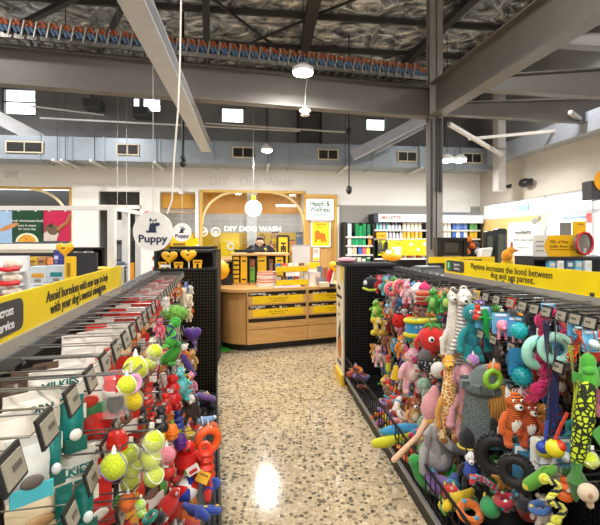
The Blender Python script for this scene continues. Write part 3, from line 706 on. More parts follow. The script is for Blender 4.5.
stock(348, 358, 254.5, [.16, .22], [('#e9e5dd', '#ffffff', 'white'), ('#d9c3a2', '#f0e4d0', 'tan')], 'carton', .06, 'third shelf of the '+lb)
stock(359, 373, 254.5, [.2, .24], [('#3f6fc0', '#d0d8f0', 'blue'), ('#e26a70', '#f4d4d4', 'pink'), ('#e3d35a', '#fff6c8', 'pale yellow'), ('#efece4', '#ffffff', 'white')], 'carton', .05, 'third shelf of the '+lb)
stock(348, 373, 263.5, [.16, .2], [('#e8ebe6', '#1d7a4a', 'white'), ('#1c7a4c', '#dfe8e2', 'green'), ('#eeeade', '#ffffff', 'cream')], 'tub', .06, 'fourth shelf of the '+lb)
rb = 'long wall bay'
stock(376.5, 389, 230, [.3, .26, .32], [('#7cc4c0', '#e8f4f4', 'turquoise'), ('#9fd2d4', '#ffffff', 'pale turquoise'), ('#c9b4d6', '#f4f0f8', 'lilac')], 'bottle', .042, 'top shelf of the '+rb)
stock(389, 403, 230, [.2, .3, .24], [('#d8d9dc', '#2a2a30', 'grey'), ('#e8e6ea', '#e0704a', 'white'), ('#b9c4d8', '#ffffff', 'pale blue')], 'bottle', .042, 'top shelf of the '+rb)
stock(403.5, 425, 230, [.26, .28], [('#f2ead0', '#e8c04a', 'cream'), ('#f4f0e4', '#dd8a6a', 'white')], 'tub', .05, 'top shelf of the '+rb)
stock(386, 403, 238.8, [.24, .2], [('#c9c9d0', '#9090a0', 'silver grey')], 'bottle', .045, 'second shelf of the '+rb)
stock(403.5, 425, 238.8, [.24, .22], [('#efb73a', '#f8e4b0', 'amber'), ('#f0cf74', '#ffffff', 'pale amber')], 'tub', .052, 'second shelf of the '+rb)
stock(441, 453, 230, [.24], [('#f3f1ec', '#f09a4a', 'white'), ('#f5f3ee', '#e8e4e0', 'plain white')], 'tub', .05, 'top shelf of the bay right of column')
stock(453.5, 471, 230, [.22, .26], [('#3f6fc9', '#e8ecf6', 'blue'), ('#6b93d8', '#ffffff', 'pale blue')], 'carton', .05, 'top shelf of the bay right of column')
stock(471, 480, 230, [.24], [('#67b06a', '#f4f4ee', 'green')], 'carton', .05, 'top shelf of the bay right of column')
stock(441, 453, 238.8, [.22], [('#f1efe8', '#8cb35a', 'white'), ('#f3efe6', '#d86a4a', 'red-lidded white')], 'tub', .05, 'second shelf of the bay right of column')
stock(453.5, 471, 238.8, [.2, .24], [('#4773c6', '#e6eaf4', 'blue'), ('#efeef0', '#9fb4dc', 'white')], 'carton', .05, 'second shelf of the bay right of column')
stock(471, 480, 238.8, [.22], [('#d9b63a', '#f4f0d8', 'mustard')], 'carton', .05, 'second shelf of the bay right of column')
stock(403.5, 428, 258.5, [.14], [('#f0e6d6', '#e8b23a', 'cream'), ('#d0602f', '#f4e0c8', 'rust')], 'tub', .06, 'third shelf of the '+rb)
# header boards, lime and yellow poster boards
def flatboard(px0, px1, py0, py1, b, h, label, name='header_board', cat='sign', d=.03): return board(px0, px1, py0, py1, b, h, label, name, cat, d)
t, W_, H_ = flatboard(374, 430, 213.5, 222.5, B0-.56, '#2d3142', 'dark edged white header board left of the steel column')
M().b2((-W_/2+.12, -.025, -H_/2+.02), (W_/2, -.014, H_/2-.02)).build('face_panel', P('#f1f0ec'), t)
text('BELLETTE', .13, P('#8c3038'), t, (-W_*.2, -.03, 0), bold=.003); text('Groom', .12, P('#8a8a90'), t, (W_*.15, -.03, 0)); text('spritz', .1, P('#d8c4b8'), t, (W_*.38, -.03, 0))
t, W_, H_ = flatboard(440, 483, 214.5, 223, B0-.56, '#f6f5f2', 'white header board right of the steel column')
text('ANC', .14, P('#7f828c'), t, (-W_*.25, -.02, 0)); text('bathing', .1, P('#d8dade'), t, (W_*.2, -.02, 0)); M().b2((-W_/2, -.03, H_/2-.03), (W_/2, .02, H_/2)).build('edge_trim', P('#8e94a4'), t)
t, W_, H_ = flatboard(440, 470, 201, 213.5, B0-.05, '#e6e4de', 'plain cream wall panel above the right header board', 'wall_panel', 'panel', .04)
M().b2((-W_/2, -.03, -H_/2), (W_/2, .02, -H_/2+.04)).build('lower_edge', P('#9aa0ad'), t)
t, W_, H_ = flatboard(378, 403.5, 240.5, 255.5, B0-.53, '#d3d216', 'lime green display board with two dark rollers', 'display_board', 'board')
for s_ in (-.17, -.34): M().E((s_, -.1, .02), (.055, .05, .19), Matrix.Rotation(.1, 3, 'Y')).build('roller', P('#4a4b48'), t)
M().b2((.02, -.025, -.02), (.28, -.015, .03)).build('white_strip', WHITE, t); M().E((.2, -.02, .12), (.02, .01, .02)).build('dot', BLACK, t)
t, W_, H_ = flatboard(403.8, 428, 239.5, 255.5, B0-.53, '#f7c20a', 'amber yellow display board with three white discs', 'display_board', 'board')
for x, z in ((-.14, .08), (.24, .1), (.05, -.06)): M().lathe([(.045, -.03), (.045, -.015)], (x, 0, z), 14, 'Y').build('disc', WHITE, t)
t, W_, H_ = flatboard(376.3, 386, 232.5, 238.6, B0-.52, '#eda90f', 'small amber tray board on the second shelf', 'display_board', 'board', .1)
text('treat', .09, P('#7a4a10'), t, (0, -.055, 0))
t = thing('display_stand', 'slim black display stand with yellow base in front of the lime board', 'stand', at(386, 253, 10.6))
M().b2((-.03, -.03, -1.35), (.03, .03, .26)).build('post', BLACK, t); M().b2((-.12, -.04, .05), (.1, -.02, .1)).build('crossbar', DARK, t); M().lathe([(.25, -1.34), (.25, -1.3), (.05, -1.28)]).build('foot_plate', DARK, t)
t = thing('yellow_bin', 'yellow rounded basket of pale packets below the lime board', 'basket', at(392, 256, 10.2))
M().E((0, 0, 0), (.24, .2, .14)).build('basket', YEL2, t); M().box((.1, -.12, .1), (.14, .08, .14)).build('packet', P('#e8eef4'), t); M().box((-.1, -.12, .1), (.12, .08, .1)).build('packet', P('#f4f0e6'), t); M().b2((-.15, -.1, -1.3), (.15, .1, -.08)).build('stem', BLACK, t)

# ------------------------------------------------------------------ along the right wall
t = thing('window_panel', 'large pale yellow panel standing inside the right windows', 'panel', RW(AR-.12, (side_pt(478, 0)[0]+side_pt(544, 0)[0])/2, 0), TH)
bA, bB = side_pt(478, 0, AR-.12)[0], side_pt(543, 0, AR-.12)[0]; bm_ = t.location; half = abs(bA-bB)/2
t.location = RW(AR-.12, (bA+bB)/2, 0)
M().b2((-.02, -half, .05), (.02, half, 2.24)).build('sheet', P('#f3d189', .5), t)
for s_ in (-half, half): M().b2((-.03, s_-.02, 0), (.03, s_+.02, 2.26)).build('side_frame', P('#d8d4c8'), t)
b_s0, b_s1 = side_pt(508, 0, AR-.16)[0], side_pt(540, 0, AR-.16)[0]
t = thing('speech_sign', 'white rounded sign with grey bird on the yellow window panel', 'sign', RW(AR-.15, (b_s0+b_s1)/2, side_pt(524, 239, AR-.15)[1]), TH)
wS = abs(b_s1-b_s0); M().prism(rrect(wS, .82, .08), .02, 'X').build('board', P('#faf9f6'), t)
RX = (math.pi/2, 0, -math.pi/2)
text('goodnight', .15, P('#55565a'), t, (-.016, 0, .16), RX, bold=.003); text('fresh new look', .12, P('#77787c'), t, (-.016, 0, -.02), RX); text('coming soon', .09, P('#8a8b8f'), t, (-.016, 0, -.2), RX)
M().E((-.02, -wS*.36, .42), (.01, .12, .07)).E((-.02, -wS*.47, .5), (.01, .05, .05)).build('bird_symbol', P('#9c9a98'), t)
t = thing('dome_speaker', 'black dome speaker fixed on the upper right wall', 'speaker', RW(AR-.06, *side_pt(532, 183)), TH)
M().E((-.12, 0, 0), (.12, .2, .11)).build('dome', BLACK, t); M().b2((-.05, -.08, -.06), (.02, .08, .1)).build('bracket', DARK, t)
t = thing('wall_camera', 'tiny black camera on the wall near the vertical duct', 'camera', RW(AR-.02, *side_pt(511, 186.5)), TH)
M().E((-.06, 0, 0), (.06, .05, .05)).build('lens_housing', BLACK, t); M().b2((-.03, -.03, -.03), (.02, .03, .06)).build('mount', DARK, t)
# outside, seen through the glass
t = thing('street_pole_sign', 'faint red and blue street sign outside the right window', 'sign', RW(AR+1.2, *side_pt(590, 216, AR+1.2)), TH)
M().b2((-.02, -.16, -.16), (.02, .1, .16)).build('red_board', P('#e05a5c'), t); M().b2((-.02, .12, -.05), (.02, .9, .03)).build('blue_board', P('#9db6de'), t); M().b2((-.03, -.03, -2.1), (.03, .03, -.16)).build('pole', P('#c9ccd2'), t)
t = thing('made_up_van', 'made-up pale blue van shape outside, seen high through the right window', 'stand-in', RW(AR+2.5, *side_pt(530, 209, AR+2.5)), TH)  # van body made up in place of a likely window reflection
M().prism([(-.5, -2.75), (.7, -2.75), (.7, .15), (.5, .25), (-.3, .25), (-.5, -.1)], .5, 'X').build('van_body', P('#ccd6ea'), t); M().b2((-.28, -.3, -.05), (-.25, .3, .15)).build('side_glass', P('#8fa6cc'), t); M().b2((-.28, .4, -.1), (-.25, .65, .02)).build('red_patch', P('#e8a0a4'), t)
struct('ground_outside', M(RM).b2((AR+.2, -6, -.1), (AR+14, 24, -.02)), P('#d9d9d6'))
# ------------------------------------------------------------------ the two gondola racks, each in its own frame
# local axes: y runs away along the aisle, x across it; wsign says which way the aisle lies from the spine
class Rack:
    def __init__(s, c, ang, ws): s.c, s.a, s.ws = c, math.radians(ang), ws; s.t = math.tan(s.a); s.k = math.cos(s.a)
    def w2(s, u, w, z):                                    # along, out from the spine, up -> world
        x = w*s.ws; return Vector((s.c+x*math.cos(s.a)-u*math.sin(s.a), x*math.sin(s.a)+u*math.cos(s.a), z))
    def hit(s, px, py, w=None, Y=None):                    # photo point at distance w off the spine (or depth Y)
        k = (px-300)/F
        if Y is None: Y = (s.c+s.ws*w/s.k)/(k+s.t)
        return at(px, py, Y)
    def uw(s, p):
        dx, y = p.x-s.c, p.y; x = dx*math.cos(s.a)+y*math.sin(s.a); u = -dx*math.sin(s.a)+y*math.cos(s.a); return u, x*s.ws
LR, RR = Rack(-.53, 11.5, 1), Rack(1.525, 5.3, -1)
PEGM = PEG('#090909', '#302d2a', .03, (1, 2))
PEGE = PEG('#080808', '#3b3833', .03, (0, 2))
PEGY = PEG('#080808', '#4c401c', .03, (0, 2))
TOPZR = 1.36
def gondola(R, name, label, u0, u1, endm):
    t = thing(name, label, 'display rack', (R.c, 0, 0), R.a); ws = R.ws
    X = lambda a, b: (min(a*ws, b*ws), max(a*ws, b*ws))
    def bb(m, w0, w1, y0, y1, z0, z1):
        x0, x1 = X(w0, w1); return m.b2((x0, y0, z0), (x1, y1, z1))
    bb(M(), -.02, .0, u0, u1, .12, TOPZR-.03).build('back_panel', PEGM, t)
    bb(bb(M(), -.035, .02, u0, u1, TOPZR-.035, TOPZR), -.07, -.035, u0, u1, TOPZR-.02, TOPZR+.004).build('top_rail', P('#4c4c4e', .45, .2), t)
    n = 5
    for i in range(n):
        y = u0+.04+(u1-u0-.1)*i/(n-1); bb(M(), -.03, .012, y, y+.035, .1, TOPZR).build('upright', P('#232324', .4, .3), t)
    e = bb(M(), -.02, .56, u1, u1+.03, .04, TOPZR).build('end_panel', endm, t)
    bb(bb(M(), -.02, .57, u1-.004, u1+.034, TOPZR, TOPZR+.02), .55, .57, u1-.004, u1+.034, .04, TOPZR).build('end_trim', P('#0c0c0d', .5), e)
    bb(M(), 0, .55, u0, u1, .0, .12).build('base_plinth', P('#0e0e0f', .5), t)
    bb(M(), 0, .55, u0, u1, .12, .14).build('base_deck', P('#101011', .5), t)
    b = M(); xw = .555*ws                                   # wire basket front on the base
    for z in (.17, .25, .33): b.tube([(xw, u0, z), (xw, u1, z)], .005, 6)
    k = int((u1-u0)/.07)
    for i in range(k+1):
        y = u0+(u1-u0)*i/k; b.tube([(xw, y, .14), (xw, y, .34)], .0035, 5)
    b.tube([(xw, u0, .34), (xw, u1, .34)], .008, 6)
    b.build('basket_front', P('#2a2a2b', .35, .5), t)
    bb(M(), .55, .565, u0, u1, .1, .13).build('ticket_strip', P('#8c8c8c', .3, .3), t)
    return t
LG = gondola(LR, 'gondola_rack', 'long black pegboard rack of dog toys at the left of the aisle', -.3, 4.28, PEGY)
RG = gondola(RR, 'gondola_rack', 'long black pegboard rack of plush toys at the right of the aisle', .6, 4.9, PEGE)
# the hidden far sides of both racks
for R, u0, u1, nm in ((LR, -.3, 4.28, 'left'), (RR, .6, 4.9, 'right')):
    t = LG if nm == 'left' else RG; x = -.045*R.ws
    M().b2((min(x, x-.02*R.ws), u0, .1), (max(x, x-.02*R.ws), u1, TOPZR-.04)).build('rear_panel', P('#1b1b1c', .5), t)
    x0, x1 = sorted((-.07*R.ws, -.6*R.ws)); M().b2((x0, u0, 0), (x1, u1, .3)).build('rear_base', P('#1f1f20', .5), t)
# header signs on the spines
def header(R, u0, u1, label, lines, tu, badge, bu, bw):
    ws = R.ws; t = thing('header_sign', label, 'sign', R.w2((u0+u1)/2, .0, 1.45), R.a); L2 = (u1-u0)/2
    M().b2((-.004, -L2, -.055), (.004, L2, .06)).build('sign_panel', P('#fadb00', .4), t)
    x0, x1 = sorted((-.012, .012)); M().b2((x0, -L2, -.09), (x1, L2, -.055)).build('holder_strip', P('#a8a69c', .25, .2), t)
    rz = math.pi/2 if ws > 0 else -math.pi/2
    rot = (math.pi/2, 0, rz); xf = .006*ws; mid = (u0+u1)/2
    for i, (s_, sz, uu) in enumerate(lines): text(s_, sz, P('#2b2a26', .5), t, (xf, uu-mid, .02-.042*i), rot, ext=.0008, bold=0, sx=1.0)
    bc = bu-mid
    bm = M().prism(rrect(bw, .085, .025, 5, bc, .003), .004, 'X', xf).build('badge', P('#3a393b', .5), t)
    return t, mid, rot, xf, bc
t, mid, rot, xf, bc = header(LR, -.2, 2.52, 'long yellow header sign about boredom on top of the left rack', [('Avoid boredom with new toys to help', .052, 1.79), ('with your dog\'s mental stimulation.', .052, 1.79)], 0, True, 1.1, .22)
text('across', .034, WHITE, t, (xf*1.7, bc+.0, .02), rot, ext=.0005, bold=.0005); text('service', .034, WHITE, t, (xf*1.7, bc+.0, -.016), rot, ext=.0005, bold=.0005)
M().b2((-.003, 0, -.055), (.003, .1, .05)).build('clear_end', P('#dfe3d2', .2), t).location = (0, 2.52-mid, 0)
t, mid, rot, xf, bc = header(RR, .5, 3.56, 'long yellow header sign about playtime on top of the right rack', [('Playtime increases the bond between', .058, 2.68), ('dog and pet parent.', .058, 2.62)], 0, True, 3.37, .3)
bg_ = M().prism(rrect(.07, .065, .012, 4, bc+.1, .003), .004, 'X', xf*1.5).build('green_logo', P('#12a05a'), t)
text('S', .05, WHITE, bg_, (xf*1.9, bc+.1, .004), rot, ext=.0005, bold=.001)
text('Supports', .028, WHITE, t, (xf*1.7, bc-.04, .018), rot, ext=.0005); text('Bonding', .028, WHITE, t, (xf*1.7, bc-.04, -.014), rot, ext=.0005)
# printed end unit beyond the right rack
t = thing('end_display', 'cream printed end unit with a dog and bowl picture beyond the right rack', 'display', RR.w2(4.96, 0, 0), RR.a)
EU = .42
M().b2((-.58, 0, .05), (.02, EU, TOPZR+.02)).build('end_body', P('#e9dcc2', .5), t)
M().b2((-.59, -.005, TOPZR-.0), (.03, EU, TOPZR+.035)).build('cap', P('#2a2a2b'), t)
M().b2((-.6, .0, 0), (-.56, EU+.02, .12)).build('yellow_kick', P('#e8b91a'), t)
q = M().prism([(.0, TOPZR), (.13, TOPZR), (.13, TOPZR-.16), (.06, TOPZR-.2), (0, TOPZR-.12)], .004, 'X', -.583).build('yellow_corner', YEL, t)
RTX = (math.pi/2, 0, -math.pi/2)
for i, s_ in enumerate(('Make', 'dinner-time', 'fun!')): text(s_, .075, BLACK, t, (-.584, EU*.55, 1.1-.1*i), RTX, sx=.9)
text('feed slow', .035, P('#6a6356'), t, (-.584, EU*.55, .78), RTX)
M().E((-.583, EU*.5, .56), (.004, .07, .09)).E((-.583, EU*.42, .66), (.004, .03, .06)).build('dog_picture', P('#3a332d'), t)
M().prism(circ(.11, 20, EU*.5, .42, .15), .004, 'X', -.583).build('bowl_picture', SPOT('#c9742a', '#6a8a3a', 16, 'voronoi', .3), t); M().b2((-.586, .1, .2), (-.582, .34, .24)).build('tag_strip', P('#55504a'), t)

# ------------------------------------------------------------------ service counter
CA = math.radians(22); cp = at(246.5, 352, 6.39); cp.z = 0
t = thing('service_counter', 'oak service counter with yellow bin fronts at the end of the aisle', 'counter', cp, CA)
LW, Hc = 1.95, .93
poly = [(0.02, .03), (LW, .03), (LW, .7), (-.2, .72), (-.28, .6), (-.3, .45), (-.27, .32), (-.2, .2), (-.1, .1)]
M().prism(poly, Hc-.13, 'Z', (Hc-.13)/2+.1).build('carcass', WOOD('#c9985a', 2), t)
pl = [(x*.97+.02, y*.94+.05) for x, y in poly]; M().prism(pl, .1, 'Z', .05).build('plinth', BLACK, t)
tp = [(-.02, -.02), (LW+.05, -.02), (LW+.05, .8), (-.3, .82), (-.4, .72), (-.42, .5), (-.38, .3), (-.28, .14), (-.15, .03)]
M().prism(tp, .045, 'Z', Hc-.0225).build('countertop', WOOD('#d6a768', 0), t)
rows = [(.79, .885), (.565, .66), (.0, 0)]
fr = M(); fr.b2((0, -.02, .12), (.025, .04, Hc-.045)).b2((LW/2-.02, -.02, .42), (LW/2+.02, .04, Hc-.045)).b2((LW-.02, -.02, .12), (LW, .04, Hc-.045))
fr.build('front_frame', WOOD('#c9985a', 2), t)
for j, zt_ in enumerate((.875, .68)):
    for i in range(2):
        x0, x1 = i*LW/2+.025, (i+1)*LW/2-.02
        d = M().b2((x0, -.0, zt_-.06), (x1, .035, zt_)).build('dark_tray', P('#1b1713', .4), t)
        rng = random.Random(j*2+i); q = M()
        for k in range(7):
            x = x0+.05+rng.random()*(x1-x0-.2); q.b2((x, -.012, zt_-.055), (x+.05+.06*rng.random(), .0, zt_-.02-.02*rng.random()))
        q.build('stored_packets', SPOT('#6d5a4a', '#d9d2c8', 30, 'voronoi', .5), d)
        yb = M().b2((x0, -.03, zt_-.165), (x1, .0, zt_-.055)).build('bin_front', P('#f4c80c', .4), t)
        [M().b2((q_, -.034, zt_-.165), (q_+.06, -.028, zt_-.055)).build('bin_end', WOOD('#d2a568', 2), yb) for q_ in (x0, x1-.06)]
        text('this is the yummy stuff', .034, P('#5a4a14'), yb, ((x0+x1)/2, -.033, zt_-.095), ext=.0006); text('please do not feed', .03, P('#5a4a14'), yb, ((x0+x1)/2, -.033, zt_-.13), ext=.0006)
        text('TASTY TREATS', .036, WHITE, d, (x0+.14 if i == 0 else x1-.16, -.016, zt_-.02), ext=.0006, bold=.0008)
    M().b2((0, -.028, zt_-.19), (LW, .03, zt_-.165)).build('rail', WOOD('#c9985a', 0), t)
for i in range(2):
    x0, x1 = i*LW/2+.025, (i+1)*LW/2-.02
    M().b2((x0, .0, .425), (x1, .035, .49)).build('dark_tray', P('#1b1713', .4), t)
for z0, z1 in ((.335, .43), (.11, .325)):
    for i in range(2): M().b2((i*LW/2+.003, -.03, z0), ((i+1)*LW/2-.003, .0, z1)).build('lower_panel', WOOD('#cb9c5e', 0), t)
for x in (.06, LW-.06):
    for z in (.38, .765, .57): M().lathe([(.008, -.036), (.008, -.03)], (x, 0, z), 8, 'Y').build('bolt', P('#6a5a40', .3, .6), t)
def on_counter(x, y, z=0): return cp+Vector((x*math.cos(CA)-y*math.sin(CA), x*math.sin(CA)+y*math.cos(CA), Hc+z))
def ctr(px, Y, z=0): p = at(px, 300, Y); p.z = Hc+z; return p
# reception hutch at the back of the counter
HY = 7.25; hp = at(259, 280, HY); hp.z = 0
t = thing('reception_hutch', 'oak reception hutch with a raised top behind the counter', 'hutch', hp, math.radians(6))
hw_ = 26*mpp(HY); ztop = EYE-(253-HZ)*mpp(HY)
M().b2((-hw_-.03, -.22, ztop-.035), (hw_+.06, .3, ztop)).build('raised_top', WOOD('#d6a768', 0), t)
M().b2((-hw_, -.0, Hc+.002), (hw_, .28, ztop-.035)).build('carcass', P('#26221c', .5), t)
for x in (-hw_, -hw_*.38, -hw_*.1, hw_*.33, hw_-.02): M().b2((x, -.2, Hc+.002), (x+.02, .0, ztop-.035)).build('divider', P('#2b2620'), t)
M().b2((-hw_, -.2, Hc+.001), (hw_, 0, Hc+.03)).build('bottom_shelf', OAK, t)
def hbox(x0, x1, z0, z1, c, label, cat='box', y=-.19, name='treat_box'):
    p = hp+Vector(((x0+x1)/2*math.cos(.105), (x0+x1)/2*math.sin(.105)+y+.08, z0))
    b = thing(name, label, cat, p, math.radians(6)); w_ = (x1-x0)/2; h_ = z1-z0
    M().b2((-w_, -.07, 0), (w_, .07, h_)).build('carton', P(c, .4), b); M().b2((-w_*.7, -.076, h_*.1), (w_*.7, -.07, h_*.16)).build('print_band', P('#3a3020'), b)
    M().b2((-w_*.6, -.076, h_*.8), (w_*.6, -.07, h_*.86)).build('title_band', P('#5a4a1a'), b); return b
zb0 = Hc+.035
for k in range(6): hbox(-hw_+.03, -hw_+.12, zb0+k*.075, zb0+k*.075+.055, '#eec21a', 'small yellow tin in the hutch column, %s from the counter' % ['first', 'second', 'third', 'fourth', 'fifth', 'sixth'][k], 'tin', name='treat_tin')
hbox(-hw_+.15, -hw_*.42, zb0, ztop-.05, '#f0b81a', 'tall yellow carton left of the green bag in the hutch')
hbox(-hw_*.31, -hw_*.13, zb0, zb0+.25, '#6cae3c', 'bright green bag in the narrow hutch slot', 'bag', name='treat_bag')
hbox(-hw_*.31, -hw_*.13, zb0+.252, ztop-.1, '#9a5f36', 'brown jar above the green bag in the hutch', 'jar', name='treat_jar')
hbox(-hw_*.05, hw_*.3, zb0, ztop-.05, '#f2c716', 'tall yellow carton between the two narrow hutch slots')
hbox(hw_*.4, hw_*.55, zb0+.1, ztop-.1, '#8d5a34', 'brown jar in the right narrow hutch slot', 'jar', name='treat_jar')
hbox(hw_*.64, hw_-.03, zb0+.06, ztop-.06, '#f3ca12', 'yellow carton at the right end of the hutch')
t = thing('monitor', 'low black till screen lying on the hutch top in front of the person', 'monitor', at(250, 252.5, HY-.1)+Vector((0, 0, .0)), math.radians(6))
M().b2((-.26, -.02, .0), (.26, .02, .05)).build('screen_back', P('#1c1d20', .4), t); M().b2((-.06, .0, -.012), (.06, .1, .004)).build('stand', DARK, t); M().b2((-.25, .021, .005), (.25, .024, .045)).build('screen', P('#2c3138', .2), t)
# person behind the hutch
PYd = 7.95; pp = at(260, 243, PYd)
t = thing('person', 'person with short dark hair, glasses and black jacket standing behind the hutch', 'person', (pp.x, PYd, 0), 0, None, (1.0, 1.05, 1.14))
s_ = mpp(PYd); hz_ = (EYE-(245.5-HZ)*s_)/1.14
SKIN = P('#d8a890', .5); B = 'skin_body'
bm_ = M()
bm_.tube([(0, .03, .85), (0, .03, 1.0), (0, .02, 1.15), (0, .02, 1.28), (0, .02, 1.36)], [.15, .14, .165, .18, .09], 14)
for q in (-1, 1):
    bm_.tube([(q*.07, .03, .9), (q*.09, .03, .5), (q*.1, .04, .07)], [.095, .07, .045], 10); bm_.E((q*.1, -.03, .04), (.045, .12, .04))
bm_.tube([(0, .02, 1.3), (0, .01, hz_-.06)], [.06, .055], 12)
bm_.E((0, -.0, hz_+.02), (.078, .095, .115), None, 18).E((0, -.03, hz_-.06), (.055, .06, .05))
bm_.E((0, -.1, hz_-.0), (.014, .018, .024)).E((-.08, .01, hz_), (.012, .02, .03)).E((.08, .01, hz_), (.012, .02, .03))
# right arm raised with a telephone, left arm resting on the hutch
bm_.tube([(.19, .02, 1.33), (.25, -.03, 1.12), (.2, -.16, 1.2)], [.05, .042, .032], 10)
bm_.tube([(-.19, .02, 1.33), (-.27, -.06, 1.15), (-.16, -.25, 1.2)], [.05, .042, .032], 10)
for q in (-1, 1):
    hx = .19*q if q > 0 else -.14; hy = -.2 if q > 0 else -.29
    bm_.E((hx, hy, 1.22), (.04, .05, .022))
    for k in range(4): bm_.tube([(hx-.03+k*.02, hy-.03, 1.225), (hx-.03+k*.02, hy-.08-(k in (1, 2))*.01, 1.222), (hx-.03+k*.02, hy-.1-(k in (1, 2))*.012, 1.21)], [.0095, .0085, .007], 6)
    bm_.tube([(hx-.035*q, hy, 1.22), (hx-.06*q, hy-.035, 1.22), (hx-.058*q, hy-.06, 1.215)], [.011, .01, .008], 6)
bm_.build('skin', SKIN, t)
jk = M().tube([(0, .03, .78), (0, .03, 1.0), (0, .02, 1.16), (0, .02, 1.29), (0, .02, 1.37)], [.17, .16, .19, .2, .1], 16)
jk.tube([(.16, .02, 1.33), (.22, .0, 1.27), (.265, -.03, 1.12), (.22, -.12, 1.18)], [.06, .056, .05, .044], 10).tube([(-.16, .02, 1.33), (-.22, .0, 1.27), (-.28, -.06, 1.15), (-.18, -.22, 1.2)], [.06, .056, .05, .044], 10)
jk.torus((0, .02, 1.385), .075, .03, 'Z', 16, 8)
j = jk.build('jacket', P('#1b1c1f', .8), t); j.scale = (1.05, 1, 1)
M().E((.11, -.17, 1.3), (.02, .012, .035)).build('name_badge', YEL, t)
M().tube([(-.08, .03, .9), (-.1, .04, .08)], [.1, .06]).tube([(.08, .03, .9), (.1, .04, .08)], [.1, .06]).build('trousers', P('#25262b', .8), t)
hr = M().E((0, .03, hz_+.06), (.083, .092, .088), None, 18).E((0, -.035, hz_+.112), (.062, .052, .03)).build('hair', P('#2a211d', .7), t)
g_ = M().torus((-.033, -.096, hz_+.02), .026, .004, 'Y', 14, 5).torus((.033, -.096, hz_+.02), .026, .004, 'Y', 14, 5).tube([(-.06, -.09, hz_+.02), (-.08, 0, hz_+.02)], .004).tube([(.06, -.09, hz_+.02), (.08, 0, hz_+.02)], .004).tube([(-.007, -.1, hz_+.022), (.007, -.1, hz_+.022)], .004)
g_.build('glasses', P('#2b2120', .3), t)
for q in (-1, 1):
    e_ = M().E((q*.033, -.084, hz_+.02), (.014, .01, .009)).build('eye', WHITE, t); M().E((q*.033, -.094, hz_+.02), .006).build('pupil', BLACK, e_)
M().E((0, -.088, hz_-.055), (.026, .012, .007)).build('mouth', P('#a85a54'), t)

# ------------------------------------------------------------------ things on and around the counter
def simple(name, label, cat, loc, parts, yaw=0, group=None):
    t = thing(name, label, cat, loc, yaw, group)
    for nm, mesh, mt in parts: mesh.build(nm, mt, t)
    return t
def heart(w_, h_, th):                                     # puffy heart cushion, drawn in x-z
    pl = []
    for i in range(32):
        q = 2*math.pi*i/32; pl.append((w_*.5*math.sin(q)**3, h_*(13*math.cos(q)-5*math.cos(2*q)-2*math.cos(3*q)-math.cos(4*q)+2.5)/30))
    m = M(); vs = []; fs = []; L = [(.45, -th), (.8, -th*.8), (1, -th*.25), (1, th*.25), (.8, th*.8), (.45, th)]
    for k, y in L: vs += [(x*k, y, z*k) for x, z in pl]
    for i in range(5):
        for j in range(32): fs.append((i*32+j, i*32+(j+1) % 32, i*32+32+(j+1) % 32, i*32+32+j))
    fs += [tuple(range(31, -1, -1)), tuple(160+j for j in range(32))]
    return m.add(vs, fs)
HEARTY = P('#f3b40e', .45)
def heart_balloon(px, py, wpx, Y, label, stick=.3, yaw=0):
    t = thing('heart_balloon', label, 'balloon', at(px, py, Y), yaw, 'yellow heart balloons'); w_ = wpx*mpp(Y)
    heart(w_, w_*.85, w_*.2).build('heart', HEARTY, t); M().tube([(0, .02, -w_*.3), (0, .02, -stick)], .008).build('stick', WHITE, t)
    M().E((0, -w_*.2, w_*.12), (w_*.12, .008, w_*.06)).build('print_patch', P('#8a6412'), t); return t
# stack of orange and white paper packs
for i, (dz, w_, c, lab) in enumerate(((0, .3, '#f2ede6', 'white paper pack at the bottom of the counter stack'), (.06, .28, '#e98a66', 'orange paper pack in the middle of the counter stack'), (.12, .26, '#f1e4dc', 'cream paper pack under the topmost orange one'), (.18, .24, '#ef8f70', 'topmost orange paper pack of the counter stack'))):
    p = ctr(267, 6.85, dz); simple('paper_pack', lab, 'pack', p, [('pack_body', M().b2((-w_/2, -.1, 0), (w_/2, .1, .058)), P(c, .6)), ('wrap_band', M().b2((-w_/2-.002, -.102, .02), (w_/2+.002, .102, .036)), P('#f6e9e2'))], .3+.1*i)
p = ctr(290, 6.85)
t = thing('wire_rack', 'two-tier clear rack with yellow fronts on the counter', 'rack', p, CA)
for k in range(2):
    z = .02+k*.21; M().b2((-.27, -.1, z), (.27, -.09, z+.09)).build('yellow_front', YEL, t); M().b2((-.27, -.1, z), (.27, .12, z+.01)).build('tier_shelf', P('#d9d2c2'), t)
M().tube([(-.28, -.1, 0), (-.28, -.1, .36), (-.28, .12, .36), (-.28, .12, 0)], .006).tube([(.28, -.1, 0), (.28, -.1, .36), (.28, .12, .36), (.28, .12, 0)], .006).build('wire_frame', STEEL, t)
tones = (('#e8e2d8', 'cream'), ('#8a5a3a', 'brown'), ('#3f6fae', 'blue'), ('#e4623a', 'red'), ('#f0efe8', 'white'))
for k in range(2):
    for i in range(5):
        c, nm = tones[(i+k*2) % 5]
        simple('treat_pouch', '%s treat pouch in the %s tier of the clear counter rack' % (nm, 'upper' if k else 'lower'), 'pouch', p+Vector((math.cos(CA)*(-.2+.1*i), math.sin(CA)*(-.2+.1*i)+.02, .035+k*.21)), [('pouch_body', M().b2((-.04, -.02, 0), (.04, .02, .12)), P(c, .4)), ('label_patch', M().b2((-.025, -.023, .03), (.025, -.019, .075)), WHITE)], CA)
